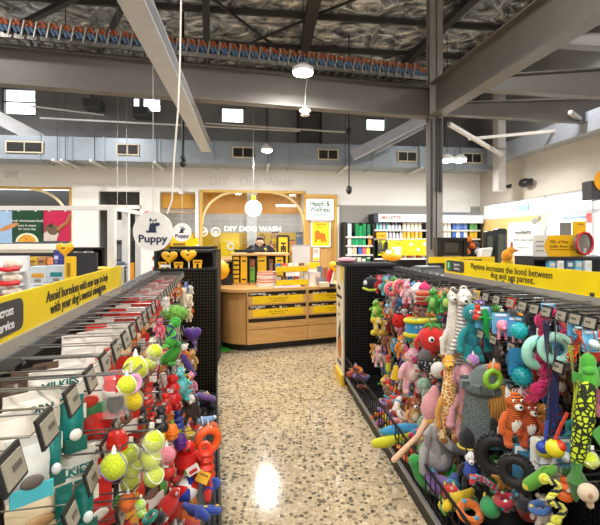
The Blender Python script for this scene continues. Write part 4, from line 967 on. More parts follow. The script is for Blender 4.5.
for px, dz, lab, c in ((283, 0, 'white leaflet pile at the front of the counter rack', '#efeaf0'), (290, 0, 'pale pink leaflet sheet lying before the counter rack', '#f0dfe2')):
    simple('leaflet_pile', lab, 'leaflets', ctr(px, 6.72), [('sheets', M().b2((-.16, -.06, 0), (.16, .06, .018)), P(c)), ('top_sheet', M().b2((-.1, -.05, .018), (.17, .06, .022)), P('#d8cfe0'))], .5)
simple('product_box', 'plain white carton standing right of the counter rack', 'box', ctr(309, 6.95), [('carton', M().b2((-.09, -.05, 0), (.09, .05, .24)), P('#f4f0ec')), ('flap', M().b2((-.08, -.055, .18), (.08, -.05, .22)), P('#e0dad4'))], .25)
simple('product_box', 'pale green and pink card box beside the white carton', 'box', ctr(316, 7.0), [('carton', M().b2((-.06, -.05, 0), (.06, .05, .22)), P('#e2d6c4')), ('print_patch', M().b2((-.05, -.055, .04), (.05, -.05, .14)), P('#c99a8a'))], .25)
simple('product_box', 'yellow and cream display card behind the white carton', 'box', ctr(313, 7.25), [('card', M().b2((-.11, -.02, 0), (.11, .02, .36)), P('#f0e3b8')), ('header', M().b2((-.11, -.025, .27), (.11, -.02, .36)), YEL)], .2)
simple('brochure_holder', 'grey brochure holder with dark picture covers on the counter', 'holder', ctr(322.5, 7.0), [('holder', M().b2((-.1, -.05, 0), (.1, .05, .12)), P('#8f98a6', .2)), ('brochure', M().b2((-.09, -.02, .05), (-.01, 0, .31)), P('#6d7a92')), ('brochure', M().b2((.0, -.02, .05), (.08, 0, .29)), P('#a8704c'))], .2)
simple('note_block', 'small cream note block on the counter before the brochures', 'note block', ctr(324, 6.75), [('block', M().b2((-.07, -.05, 0), (.07, .05, .07)), P('#f0dfb0')), ('top_sheet', M().b2((-.07, -.05, .07), (.07, .05, .074)), P('#fff6d8'))], .2)
t = thing('bow_toy', 'red plush toy with white trim at the counter right end', 'toy', ctr(330, 6.85), .2)
M().E((0, 0, .14), (.06, .05, .13)).E((.04, -.02, .28), (.05, .04, .07)).build('plush_body', PL('#d21f2c'), t); M().tube([(.0, -.05, .02), (.04, -.05, .15), (.06, -.04, .3)], .02).build('white_trim', WHITE, t); M().E((0, -.04, .02), (.09, .06, .03)).build('base_foot', PL('#1d1d1f'), t)
heart_balloon(336.5, 268, 16, 6.7, 'yellow heart balloon above the right end of the counter', .3, -.5)
simple('round_cushion', 'pink cushion top showing over the cream printed end unit', 'cushion', RR.w2(5.15, .5, TOPZR+.036), [('cushion_body', M().E((0, 0, .03), (.11, .1, .035)), PL('#e7a0ac')), ('cushion_piping', M().torus((0, 0, .03), .1, .008, 'Z', 24, 6, .9), PL('#d47f90'))])
simple('wall_scale', 'pale grey square panel stand behind the counter rack', 'panel', Vector((at(301, 251, 8.2).x, 8.2, 0)), [('panel', M().b2((-.17, -.03, 1.18), (.17, .03, 1.58)), P('#d2d0d0', .3)), ('post', M().b2((-.03, -.0, 0), (.03, .04, 1.2)), STEEL), ('rim', M().b2((-.17, -.035, 1.55), (.17, -.03, 1.58)), P('#b0aeb0'))], .1)
simple('counter_ornament', 'yellow round balloon at the left end of the counter', 'balloon', at(219.5, 270, 6.9), [('balloon_body', M().E((0, 0, 0), (.16, .13, .16)), HEARTY), ('tie', M().tube([(0, 0, -.15), (0, 0, -.28)], .012), P('#c98c12')), ('print_patch', M().E((0, -.125, -.03), (.06, .01, .04)), P('#b37c12'))])
t = thing('bottle_shelf', 'small oak shelf box of dark bottles left of the hutch', 'shelf', at(226, 271, 7.6)-Vector((0, 0, .25)), .1)
M().b2((-.2, .12, -.9), (.2, .15, .45)).build('back', P('#2c2620'), t); M().b2((-.2, -.1, .42), (.2, .15, .46)).build('top', OAK, t); M().b2((-.21, -.1, -.9), (-.18, .15, .46)).b2((.18, -.1, -.9), (.21, .15, .46)).build('side', OAK, t); M().b2((-.2, -.1, .18), (.2, .15, .2)).build('middle_shelf', DARK, t); M().b2((-.2, -.1, -.08), (.2, .15, -.05)).build('lower_shelf', DARK, t)
for i, x in enumerate((-.1, .05)):
    for k, z in enumerate((.2, -.05)):
        p = t.location+Vector((x, -.0, z+.002)); simple('spray_bottle', '%s spray bottle on the %s shelf beside the hutch' % (('orange banded', 'red banded')[i], ('upper', 'lower')[k]), 'bottle', p, [('bottle_body', M().lathe([(.035, 0), (.035, .1), (.015, .13), (.015, .16)], n=10), P('#2b2626', .3)), ('label_band', M().lathe([(.037, .03), (.037, .08)], n=10), P(('#e8692a', '#d8331f')[i])), ('spray_cap', M().lathe([(.02, .15), (.02, .19), (.01, .2)], n=10), WHITE)])
simple('till_box', 'black till box on the counter left of the hutch', 'till', ctr(227.5, 7.1), [('case', M().b2((-.1, -.1, 0), (.1, .1, .1)), BLACK), ('sloped_key_panel', M().prism([(-.1, .1), (.1, .1), (.1, .15), (-.1, .12)], .18, 'X'), DARK)], .2)
simple('green_mat', 'bright green mat on the floor left of the counter', 'mat', Vector((at(220, 349, 6.6).x-.05, 6.6, 0)), [('mat_body', M().b2((-.15, -.2, 0), (.2, .2, .012)), P('#45c03a')), ('mat_rim', M().b2((-.16, -.21, 0), (.21, .21, .008)), P('#2f9a2a'))], .1)
simple('shelf_unit', 'low oak and black side unit at the left behind the counter', 'cabinet', Vector((at(212, 300, 7.3).x, 7.3, 0)), [('top', M().b2((-.3, -.2, .62), (.3, .3, .66)), OAK), ('carcass', M().b2((-.28, -.1, 0), (.28, .28, .62)), P('#2a2622')), ('front_board', M().b2((-.28, -.13, .4), (.28, -.1, .6)), OAK)], .2)

# ------------------------------------------------------------------ middle ground, left: signs, frame, displays
def disc_sign(px, py, rpx, Y, label, words, sc_):
    t = thing('hanging_sign', label, 'sign', at(px, py, Y), 0); r = rpx*mpp(Y)
    M().lathe([(0.001, -.012), (r, -.012), (r, .012), (.001, .012)], n=40, axis='Y').build('disc', P('#f7f7f5', .4), t)
    NV = P('#1d2a4d', .5); k = r*1.0; y = -.015
    # sitting dog cut in navy with pale eyes
    dog = [(-.3, -.2), (-.34, -.08), (-.2, -.12), (-.17, .1), (-.12, .25), (-.16, .42), (-.13, .56), (-.02, .43), (.08, .43), (.2, .52), (.19, .36), (.2, .3), (.34, .3), (.38, .22), (.3, .14), (.17, .12), (.17, -.1), (.2, -.2)]
    M().prism([(a*k, b*k+r*.14) for a, b in dog], .006, o=y).build('dog_symbol', NV, t)
    M().E((-.05*k, y-.004, .33*k+r*.14), (.065*k, .003, .065*k)).E((.11*k, y-.004, .33*k+r*.14), (.065*k, .003, .065*k)).build('symbol_eyes', WHITE, t)
    text(words, r*.52, NV, t, (0, y, -.38*r), ext=.002, sx=1.15, bold=.003*sc_)
    M().tube([(-.0, 0, r), (0, 0, CEIL-t.location.z)], .004).build('wire', P('#c8c8c8'), t); return t
disc_sign(153, 231.5, 19.8, 5.1, 'large round white hanging sign with navy dog above the word puppy', 'Puppy', 1)
disc_sign(182, 232.5, 9.3, 9.2, 'small round white hanging sign with a navy dog, behind the large one', 'Puppy', 1)
t = thing('ball_lamp', 'white round hanging disc with yellow stem before the dog wash window', 'sign', at(253.5, 208.5, 9.8))
r = 8.4*mpp(9.8); M().lathe([(.001, -.03), (r*.97, -.02), (r, 0), (r*.97, .02), (.001, .03)], n=36, axis='Y').build('disc', EM('#ffffff', .85), t)
M().b2((-.035, -.02, r*.95), (.035, .02, r*1.6)).build('yellow_stem', YEL, t); M().tube([(0, 0, r*1.5), (0, 0, CEIL-t.location.z)], .005).build('wire', STEEL, t)
# white steel portal frame
t = thing('portal_frame', 'white tubular portal frame standing behind the left rack', 'frame', at(112, 270, 6.2)-Vector((0, 0, EYE-(270-HZ)*mpp(6.2))), 0)
x0 = t.location.x; WM = P('#e9e8e6', .4); L3 = lambda px, py, Y: at(px, py, Y)-t.location
pts = [((111, 205.5), 6.2), ((139, 210), 7.3)]
h1 = L3(111, 206, 6.2).z; xr = L3(139, 0, 7.3); 
M().b2((-.05, -.04, 0), (.05, .04, h1)).build('post', WM, t); M().b2((xr.x-.05, xr.y-.04, 0), (xr.x+.05, xr.y+.04, h1)).build('post', WM, t)
M().b2((-.05+L3(126, 0, 6.8).x, .56, 0), (.05+L3(126, 0, 6.8).x, .64, h1)).build('post', WM, t)
M().b2((-4.5, -.03, h1-.06), (.05, .03, h1)).build('cross_rail', WM, t); M().bar((0, 0, h1-.03), (xr.x, xr.y, h1-.03), .06, .06).build('side_rail', WM, t); M().b2((-4.5, -.04, 0), (-4.42, .04, h1)).build('post', WM, t)
# black end display with yellow hearts, behind the left rack
def black_display(px0, px1, ptop, Y, label, depth=.5, name='black_display'):
    p0, p1 = at(px0, ptop, Y), at(px1, ptop, Y); t = thing(name, label, 'display', Vector(((p0.x+p1.x)/2, Y, 0)), .05); W_ = (p1.x-p0.x)/2; zt = p0.z
    M().b2((-W_, depth-.04, 0), (W_, depth, zt)).build('back_panel', PEG('#19191a', '#333333', .04, (0, 2)), t)
    for s_ in (-W_, W_): M().b2((s_-.02, 0, 0), (s_+.02, depth, zt)).build('side_panel', P('#1a1a1b', .5), t)
    M().b2((-W_-.02, -.0, zt-.03), (W_+.02, depth, zt)).build('top_panel', P('#202021', .45), t); M().b2((-W_, 0, 0), (W_, depth, .12)).build('plinth', BLACK, t)
    for z in (.45, .85): M().b2((-W_, .02, z), (W_, depth, z+.025)).build('shelf', P('#28282a'), t)
    return t
t = black_display(156, 214, 250, 5.6, 'low black display unit with yellow hearts behind the left rack')
t = black_display(171, 212, 246.5, 6.4, 'taller black display unit behind the yellow hearts', .4)
heart_balloon(169.5, 258, 16, 5.35, 'yellow heart balloon on the black display, nearer the puppy sign', .25, .0)
heart_balloon(188.5, 256.5, 16, 5.35, 'yellow heart balloon on the black display, nearer the counter', .25, .0)
for px, py, w_, lab in ((162.5, 266, 8, 'small yellow arch card under the left heart balloon'), (178.5, 266.5, 9, 'small yellow arch card between the two heart balloons'), (197.5, 264.5, 9, 'small yellow arch card right of the heart balloons')):
    Y = 5.3; t = thing('shelf_card', lab, 'card', at(px, py, Y), 0); k = w_*mpp(Y)
    M().b2((-k/2, -.004, k*.1), (k/2, .004, k*.5)).build('card_top', HEARTY, t); M().b2((-k/2+.005, -.004, -k*.6), (-k*.12, .004, k*.1)).b2((k*.12, -.004, -k*.6), (k/2-.005, .004, k*.1)).build('card_foot', HEARTY, t); M().b2((-k*.35, -.006, k*.2), (k*.35, -.003, k*.35)).build('print_line', P('#6a4a0a'), t)
for px, lab in ((165, 'white ticket on the black display edge under the left heart balloon'),):
    simple('shelf_ticket', lab, 'ticket', at(px, 270 if px > 200 else 266, 5.25), [('ticket_face', M().b2((-.06, -.004, -.015), (.06, .004, .015)), WHITE), ('clip', M().b2((-.01, 0, -.015), (.01, .02, .02)), DARK)])
t = thing('notice_board', 'yellow notice board on the floor display before the narrow window', 'board', at(181, 245, 9.7), .1)
M().b2((-.22, -.02, -.25), (.26, .02, .22)).build('panel', P('#eec516'), t); M().b2((-.17, -.03, .0), (.2, -.02, .04)).build('print_line', P('#7a5c10'), t); M().b2((-.03, 0, -t.location.z), (.03, .03, -.2)).build('leg_post', DARK, t)
t = thing('yellow_flag_sign', 'bright yellow tilted sign beside the small puppy sign', 'sign', at(191, 244, 9.6), .0)
M().prism([(-.13, -.12), (.17, .0), (.17, .16), (-.13, .04)], .012).build('panel', P('#fbd70a'), t); M().tube([(0, .02, -.05), (0, .02, -t.location.z)], .012).build('post', DARK, t)
for px, py, lab in ((155.5, 258, 'small red and white roll beside the black display'), (155.5, 269, 'lower red and white roll beside the black display')):
    simple('tape_roll', lab, 'roll', at(px, py, 5.9), [('roll_body', M().E((0, 0, 0), (.05, .05, .05)), P('#d8333a')), ('roll_core', M().torus((0, -.03, 0), .03, .012, 'Y', 14, 6), WHITE), ('peg', M().tube([(0, 0, 0), (.16, 0, 0)], .01), DARK)])
t = thing('extension_rod', 'thin black pole leaning behind the large puppy sign', 'pole', at(156, 268, 5.6)); q = at(168, 232, 5.3)-t.location
M().tube([(0, 0, 0), q*.8], .012).build('rod', BLACK, t); M().tube([q*.8, q, q+Vector((.02, 0, .06))], .03).build('grey_clip', P('#c9c6c0'), t); M().tube([(0, 0, 0), (0, 0, -1.25)], .02).build('post', BLACK, t)
# left background stock: white trolley boxes, dental boxes, packs
t = black_display(69, 103, 247.5, 6.6, 'black shelving unit of grey packets left of the portal frame', .45)
for i in range(8):
    px = 76+i % 4*5; row = i//4
    simple('grey_packet', 'grey packet %s on the black shelving unit' % '%s from the left, %s row,' % (('first', 'second', 'third', 'fourth')[i % 4], ('upper', 'lower')[row]), 'packet', at(px, 254+row*13, 6.5), [('packet_body', M().b2((-.03, -.02, -.08), (.03, .02, .08)), P(('#b9b5b0', '#8d8a86', '#d8d4ce')[i % 3])), ('black_header', M().b2((-.03, -.022, .04), (.03, .022, .09)), BLACK)], 0, 'packets on the black shelving unit')
t = thing('shelf_counter', 'long pale shelf unit with white ledge behind the left rack', 'shelving', Vector((at(50, 285, 5.0).x, 5.0, 0)), .12)
M().b2((-1.6, 0, .0), (.35, .6, .98)).build('carcass', P('#dfe0e2'), t); M().b2((-1.65, -.12, 1.1), (.4, .3, 1.13)).build('ledge', P('#f1f2f4'), t); M().b2((-1.6, .5, .98), (.35, .55, 1.5)).build('back_panel', P('#232325'), t); M().b2((-1.6, -.1, .9), (.35, 0, .94)).build('lower_ledge', P('#cfd6de'), t)
sb = t.location
def left_box(px0, px1, py0, py1, Y, c, lab, pc=None, name='product_box', cat='box', d=.16, extra=None):
    p0, p1 = at(px0, py1, Y), at(px1, py0, Y); w_, h_ = (p1.x-p0.x)/2, p1.z-p0.z
    t = thing(name, lab, cat, Vector(((p0.x+p1.x)/2, Y, p0.z)), .08)
    M().b2((-w_, 0, 0), (w_, d, h_)).build('carton', P(c, .45), t)
    if pc: M().b2((-w_*.65, -.006, h_*.35), (w_*.65, 0, h_*.6)).build('title_patch', P(pc), t); M().b2((-w_*.35, -.006, h_*.08), (w_*.35, 0, h_*.25)).build('picture_patch', P('#8a8478'), t)
    return t
left_box(29, 46.5, 266.5, 283.5, 4.85, '#cdd9e2', 'pale blue dental chew box with an orange title', '#d99a3a'); left_box(47.5, 65, 265.5, 282.5, 4.85, '#c6d6e2', 'pale blue dental chew box with a teal title', '#1f7f84')
left_box(28, 36.5, 257, 265.5, 5.2, '#d9b22a', 'yellow striped packet on the long pale shelf, beside the tan one', '#8a5a1a', 'treat_packet', 'packet'); left_box(37, 45, 257, 265.5, 5.2, '#b98a5a', 'tan packet on the long pale shelf', '#6b4a2e', 'treat_packet', 'packet')
left_box(47.5, 53, 258, 264.5, 5.2, '#f0905a', 'small orange tub on the long pale shelf', None, 'treat_tub', 'tub'); left_box(53.5, 59, 250, 264.5, 5.2, '#3a3f86', 'tall navy carton behind the yellow heart at the left', '#c9cce8', 'product_box')
left_box(28, 45, 286, 302.5, 4.86, '#dfe7f2', 'white and blue packet stack under the white ledge', '#a85a60', 'treat_packet', 'packet')
left_box(46, 62, 289, 302.5, 4.86, '#e9eef6', 'plain pale blue packet under the white ledge', '#9fb4d4', 'treat_packet', 'packet')
heart_balloon(65, 250, 17, 4.8, 'yellow heart balloon above the dental chew boxes', .1)
simple('yellow_column', 'narrow yellow printed column under the left heart balloon', 'column', at(69.5, 281, 4.75), [('column_body', M().b2((-.045, -.02, -.35), (.045, .06, .27)), P('#efbe12')), ('print_line', M().b2((-.02, -.024, .05), (.02, -.02, .2)), P('#9a7410'))])
simple('yellow_tray', 'low yellow rounded tray near the portal frame foot', 'tray', at(102, 270, 6.0), [('tray_body', M().E((0, 0, 0), (.13, .1, .05)), YEL), ('tray_rim', M().torus((0, 0, .02), .12, .012, 'Z', 20, 6), YEL2), ('stem', M().tube([(0, 0, -.04), (0, 0, -1.23)], .03), BLACK)])
simple('blue_bag', 'dark blue bag lying by the portal frame foot', 'bag', at(121, 266, 6.3), [('bag_body', M().E((0, 0, 0), (.09, .08, .07)), P('#3a4560')), ('bag_band', M().torus((0, 0, 0), .08, .012, 'Z', 16, 6), P('#d8d4e0')), ('stand', M().b2((-.06, -.05, -1.28), (.06, .05, -.06)), DARK)])
for i, (py, lab) in enumerate(((265, 'topmost'), (279, 'second'), (293, 'third'), (307, 'lowest'))):
    t = thing('rawhide_pack', '%s red banded rawhide pack of the column at the far left' % lab, 'pack', at(13, py, 3.7), .1, 'red banded packs at the far left')
    M().E((0, 0, 0), (.075, .07, .055)).build('pack_body', PL('#ddd0bd', 20), t); M().tube([(-.085, -.06, -.03), (0, -.08, -.035), (.085, -.06, -.025)], .022).build('red_band', P('#d3202c', .35), t); M().box((0, -.055, .02), (.1, .02, .03)).build('window_film', P('#f1e8dc', .2), t)
t = thing('white_trolley', 'white display shelves holding the red banded packs', 'display', at(15, 290, 3.95)-Vector((0, 0, 0)), .1); t.location.z = 0
M().b2((-.35, .0, 0), (.14, .4, EYE-(322-HZ)*mpp(3.9)+.0)).build('base', P('#e6e6e8'), t)
for py in (272, 286, 300, 314): z = EYE-(py-HZ)*mpp(3.7); M().b2((-.35, -.32, z-.015), (.1, .0, z)).build('shelf', P('#f2f3f5'), t)
M().b2((-.36, -.02, 0), (.12, .02, EYE-(256-HZ)*mpp(3.9))).build('back_panel', P('#dcdde0'), t)

# ------------------------------------------------------------------ middle ground, right: displays behind the right rack
t = thing('display_screen', 'black box display cabinet with a dim screen beside the column', 'cabinet', Vector((at(452, 260, 6.9).x, 6.9, 0)), -.1)
w_ = 13*mpp(6.9); z0, z1 = EYE-(262-HZ)*mpp(6.9), EYE-(237.5-HZ)*mpp(6.9)
M().b2((-w_, .05, z0), (w_, .4, z1)).build('case', P('#1c1713', .4), t)
m = M()
for s_ in (-1, 1): m.b2((s_*w_-.025, -.02, z0), (s_*w_+.025, .05, z1)); 
m.b2((-w_, -.02, z1-.05), (w_, .05, z1)).b2((-w_, -.02, z0), (w_, .05, z0+.05)); m.build('bezel', P('#121111', .35), t)
M().b2((-w_*.55, .03, z0+.15), (w_*.5, .05, z1-.08)).build('screen', P('#4a4640', .25), t); M().b2((-w_*.8, .05, 0), (w_*.8, .4, z0)).build('pedestal', BLACK, t); M().b2((-w_*.6, .02, z0+.05), (w_*.7, .05, z0+.1)).build('light_strip', P('#8a7a5a'), t)
def tall_stand(px, pt, pb, w_px, Y, lab):
    t = thing('mirror_stand', lab, 'stand', Vector((at(px, 0, Y).x, Y, 0)), .1); w_ = w_px/2*mpp(Y); zt = EYE-(pt-HZ)*mpp(Y)
    o = rrect(2*w_, zt, w_*.5, 6, 0, zt/2); M().prism(o, .1).build('stand_body', P('#16191f', .4), t)
    M().prism(rrect(2*w_*.7, .62, w_*.3, 5, 0, zt-.4), .11).build('inner_panel', P('#5a5e50', .3), t); M().b2((w_*.55, -.07, .1), (w_*.75, .03, zt-.1)).build('blue_edge', P('#5f6b84', .3), t); return t
tall_stand(489, 231, 262, 9, 7.3, 'narrow black display stand, nearer the flowers'); tall_stand(500, 228.5, 262, 11, 6.9, 'wide black rounded display stand with grey edge')
# black floral / orange toy display
t = thing('toy_stand', 'black stand carrying orange and white toys between cabinet and stands', 'stand', Vector((at(472, 0, 7.2).x, 7.2, 0)), 0)
M().b2((-.1, .0, 0), (.16, .2, 1.62)).build('stand_body', P('#23211f'), t); M().b2((-.16, -.12, 1.2), (.22, .0, 1.22)).build('shelf', DARK, t)
for i, (px, py, r_, c, lab) in enumerate(((469, 240, .05, '#f07a1a', 'upper orange ball toy on the black stand'), (472.5, 246, .055, '#e86c12', 'middle orange ball toy on the black stand'), (467.5, 252, .05, '#ef8a2a', 'lower orange ball toy on the black stand'), (476, 244.5, .05, '#3d3a40', 'dark grey ball toy on the black stand'), (478, 252, .06, '#f2efe8', 'white ball toy on the black stand'))):
    simple('ball_toy', lab, 'toy', at(px, py, 7.05), [('ball', M().E((0, 0, 0), (r_, r_, r_*.9)), PL(c)), ('loop', M().torus((0, 0, r_), .02, .006, 'Y', 12, 5), P(c))])
simple('white_tub', 'white slanted tub left of the black display stands', 'tub', at(483, 258, 6.6), [('tub_body', M().prism([(-.09, -.1), (.05, -.1), (.12, .16), (-.04, .14)], .14), P('#f4f2ec')), ('tub_label', M().b2((-.05, -.075, -.05), (.03, -.07, .02)), P('#e8c86a')), ('pedestal', M().b2((-.08, -.07, -1.39), (.06, .07, -.1)), DARK)])
simple('yellow_shelf_banner', 'yellow shelf banner strip behind the playtime sign', 'banner', Vector((at(475, 258, 6.3).x, 6.3, 0)), [('strip', M().b2((-.7, -.01, 1.33), (.3, .01, 1.42)), YEL), ('print_line', M().b2((-.3, -.014, 1.36), (.1, -.01, 1.385)), P('#6a5a10')), ('leg_board', M().b2((-.7, .01, 0), (.3, .05, 1.33)), P('#2b2b2d'))], .1)
simple('flat_box', 'grey flat box on the fixture behind the badge of the playtime sign', 'box', Vector((at(428, 266, 6.1).x, 6.2, 1.261)), [('box_body', M().b2((-.14, -.1, -.02), (.2, .15, .02)), P('#56595c')), ('lid_sheet', M().b2((-.1, -.09, .02), (.17, .13, .03)), P('#b9bcc0'))], .3)
t = thing('low_fixture', 'long low dark fixture with grey top behind the right rack', 'fixture', Vector((at(402, 300, 6.0).x, 6.0, 0)), .15)
M().b2((-.35, 0, 0), (.75, .5, 1.2)).build('carcass', P('#1d1d1f'), t); M().b2((-.38, -.03, 1.2), (.78, .53, 1.24)).build('top_panel', P('#7a7d82', .35, .3), t); M().b2((-.3, .1, 1.24), (.1, .3, 1.27)).build('grey_liner', P('#b4b8bd'), t)
t = thing('orange_toy', 'orange and yellow bird toy standing behind the playtime sign', 'toy', at(507, 256, 5.4), 0)
M().E((0, 0, 0), (.07, .05, .08)).E((.05, 0, .07), (.045, .04, .05)).build('toy_body', PL('#e99a1a'), t); M().E((.05, -.02, .14), (.015, .015, .04)).build('crest', PL('#d1491c'), t); M().tube([(.09, -.02, .07), (.13, -.03, .065)], [.02, .004]).build('beak', PL('#c8641a'), t); M().b2((-.06, -.03, -.12), (.06, .03, -.06)).build('perch', P('#e8b81a'), t); M().b2((-.02, -.02, -t.location.z), (.02, .02, -.12)).build('stand_post', BLACK, t)
t = thing('dental_fixture', 'black shelf of blue packets under the dental placard', 'shelving', Vector((at(575, 260, 4.6).x, 4.6, 0)), .1)
M().b2((-.4, .1, 0), (.9, .45, 1.45)).build('carcass', P('#19191a'), t); M().b2((-.4, -.06, 1.45), (.9, .45, 1.48)).build('top_panel', P('#1d1d1e'), t); M().b2((-.4, -.06, 1.3), (.9, .1, 1.32)).build('shelf', P('#2a2a2c'), t)
for i, (px, c) in enumerate(((553, '#5fb6d8'), (562, '#e7eef2'), (571, '#3f6f9c'), (580, '#78c0dc'), (590, '#dfe8ee'))):
    p = at(px, 272, 4.5); simple('dental_packet', '%s dental packet on the black shelf, %s from its left' % (('sky blue', 'white', 'navy blue', 'light blue', 'pale grey')[i], ('first', 'second', 'third', 'fourth', 'fifth')[i]), 'packet', Vector((p.x, 4.52, 1.322)), [('packet_body', M().b2((-.035, 0, 0), (.035, .05, .12)), P(c)), ('header', M().b2((-.02, -.006, .06), (.03, 0, .1)), P('#d9d4c8'))], .1, 'packets on the dental shelf')
PY_ = 4.75
pl_ = at(557, 246, PY_)
t = thing('placard_sign', 'white and yellow placard about dental health above the right rack', 'sign', pl_, .05)
wP, hP = 50*mpp(PY_), 22*mpp(PY_)
M().prism(rrect(wP, hP, .03), .012).build('white_board', P('#e4e2dc'), t)
yp = [(-wP*.17, -hP*.5), (wP*.5, -hP*.5), (wP*.5, hP*.5), (-wP*.17, hP*.5)]+[(-wP*.17-.055*math.sin(math.pi*q/8), hP*.5-hP*q/8) for q in range(1, 8)]
M().prism(yp, .014).build('yellow_area', P('#f3ba12'), t)
text('70% of Pets', .045, P('#43320c'), t, (-.09, -.009, .045), align='LEFT', ext=.0008, bold=0); text('Suffer from Dental', .045, P('#43320c'), t, (-.09, -.009, -.005), align='LEFT', ext=.0008, bold=0)
M().b2((-.09, -.01, -.04), (wP*.42, -.007, -.034)).build('thin_line', P('#8a6a14'), t)
for z in (.05, .0, -.05): M().b2((-wP*.44, -.01, z-.006), (-wP*.28, -.006, z+.006)).build('grey_line', P('#8f8f90'), t)
M().b2((-.02, .0, 1.48-pl_.z), (.02, .02, -hP/2)).build('stem', STEEL, t); M().torus((-wP*.13, .0, hP*.62), .065, .005, 'Y', 20, 6).build('ring_hook', P('#5b6a86'), t)
simple('grey_placard', 'plain grey square placard behind the dental placard', 'sign', at(565.5, 229.5, 4.9), [('board', M().b2((-.063, -.01, -.09), (.063, .01, .08)), P('#7d7c7b')), ('stem', M().b2((-.01, .01, 1.48-at(565.5, 229.5, 4.9).z), (.01, .03, -.05)), STEEL)])
t = simple('yellow_placard', 'small square yellow placard at the right edge', 'sign', at(580, 228.5, 4.95), [('board', M().b2((-.085, -.01, -.09), (.065, .01, .085)), P('#f6bd0c')), ('stem', M().b2((-.01, .01, 1.48-at(580, 228.5, 4.95).z), (.01, .03, -.05)), STEEL)])
text('smile', .035, P('#5a4208'), t, (0, -.013, .05), ext=.0006)
t = thing('round_mirror', 'round red rimmed mirror drum at the right edge', 'mirror', at(585, 243.5, 4.65), .2)
r = 9.5*mpp(4.65); M().torus((0, 0, 0), r, .012, 'Y', 30, 8, 1.15).build('red_rim', P('#c3202c', .3), t); M().lathe([(.001, .0), (r, .01), (r, .05), (.001, .06)], n=28, axis='Y', sy=1.15).build('mirror_face', P('#8c8886', .2, .6), t); M().b2((-.02, .0, 1.48-t.location.z), (.02, .03, -.05)).build('stem', STEEL, t)
t = thing('wall_speaker', 'dark grey box speaker with yellow round sign at the top right edge', 'speaker', at(594, 190, 6.0), 0)
M().b2((-.09, -.08, -.14), (.1, .12, .12)).build('speaker_case', P('#3b3a3c'), t); M().lathe([(.001, -.1), (.16, -.1), (.16, -.085), (.001, -.085)], (.1, 0, .12), 24, 'Y').build('yellow_disc', YEL2, t); M().tube([(.05, .1, .05), (.9, 1.3, .1), (1.75, 2.6, .1)], .02).build('arm', DARK, t)
# ------------------------------------------------------------------ hooks, tickets and toy builders
HOOK_N = [0]
def make_hook(R, u, z, wtip, label, group, ticket=True, frame='#1b1e22', face='#9a9484'):
    key = ('hook', R.ws, round(wtip, 2), ticket, frame, face)
    loc = R.w2(u, .0, z)
    if key in _M:
        return dup(_M[key], loc, R.a, label, group)
    t = thing('peg_hook', label, 'hook', loc, R.a, group); ws = R.ws
    m = M().tube([(0, 0, 0), (ws*(wtip-.02), 0, 0), (ws*wtip, 0, .018)], .0022, 6)
    if ticket: m.tube([(0, .004, 0), (0, .004, .03), (ws*.02, .004, .034), (ws*wtip, .004, .034), (ws*wtip, .004, .015)], .0016, 6)
    m.b2((min(0, ws*.008), -.012, -.012), (max(0, ws*.008), .012, .04)); m.build('wire', P('#a2a2a0', .3, .85) if ticket else P('#6c6c6c', .35, .8), t)
    if ticket:
        m = M(); x = ws*(wtip+.006)
        m.box((x, 0, .012), (.005, .066, .05), Matrix.Rotation(-.25*ws, 3, 'Y'))
        f = m.build('ticket_holder', P(frame, .4), t)
        M().box((x+ws*.004, 0, .011), (.002, .054, .036), Matrix.Rotation(-.25*ws, 3, 'Y')).build('paper_ticket', P(face, .5), f)
        M().box((x+ws*.0052, .006, .013), (.001, .026, .008), Matrix.Rotation(-.25*ws, 3, 'Y')).build('printed_bar', P('#5a574f', .6), f)
    _M[key] = t; return t

def T_(name, label, cat, loc, s, yaw, group=None): return thing(name, label, cat, loc, yaw, group, s)
def loop(t, c='#e8e4da'): M().torus((0, 0, -.02), .03, .008, 'Y', 12, 5).build('hang_loop', P(c), t)
def swing_tag(t, x=.03, z=-.06, y=-.03, w=.13, h=.2, c='#f3f1ee'):
    g_ = M().box((x, y, z-h/2), (w, .012, h), Matrix.Rotation(.12, 3, 'Y')).build('hang_tag', P(c), t)
    M().box((x, y-.009, z-h*.7), (w*.6, .006, h*.3), Matrix.Rotation(.12, 3, 'Y')).build('orange_print', P('#e0764a'), g_)
def eyes(t, x, y, z, r, c='#161616', white=True):
    for q in (-1, 1):
        e = M().E((q*x, y, z), (r, r*.6, r)).build('eye', P('#fbfbfb' if white else c, .25), t)
        if white: M().E((q*x, y-r*.45, z), (r*.5, r*.3, r*.55)).build('pupil', P('#0f0f10', .2), e)

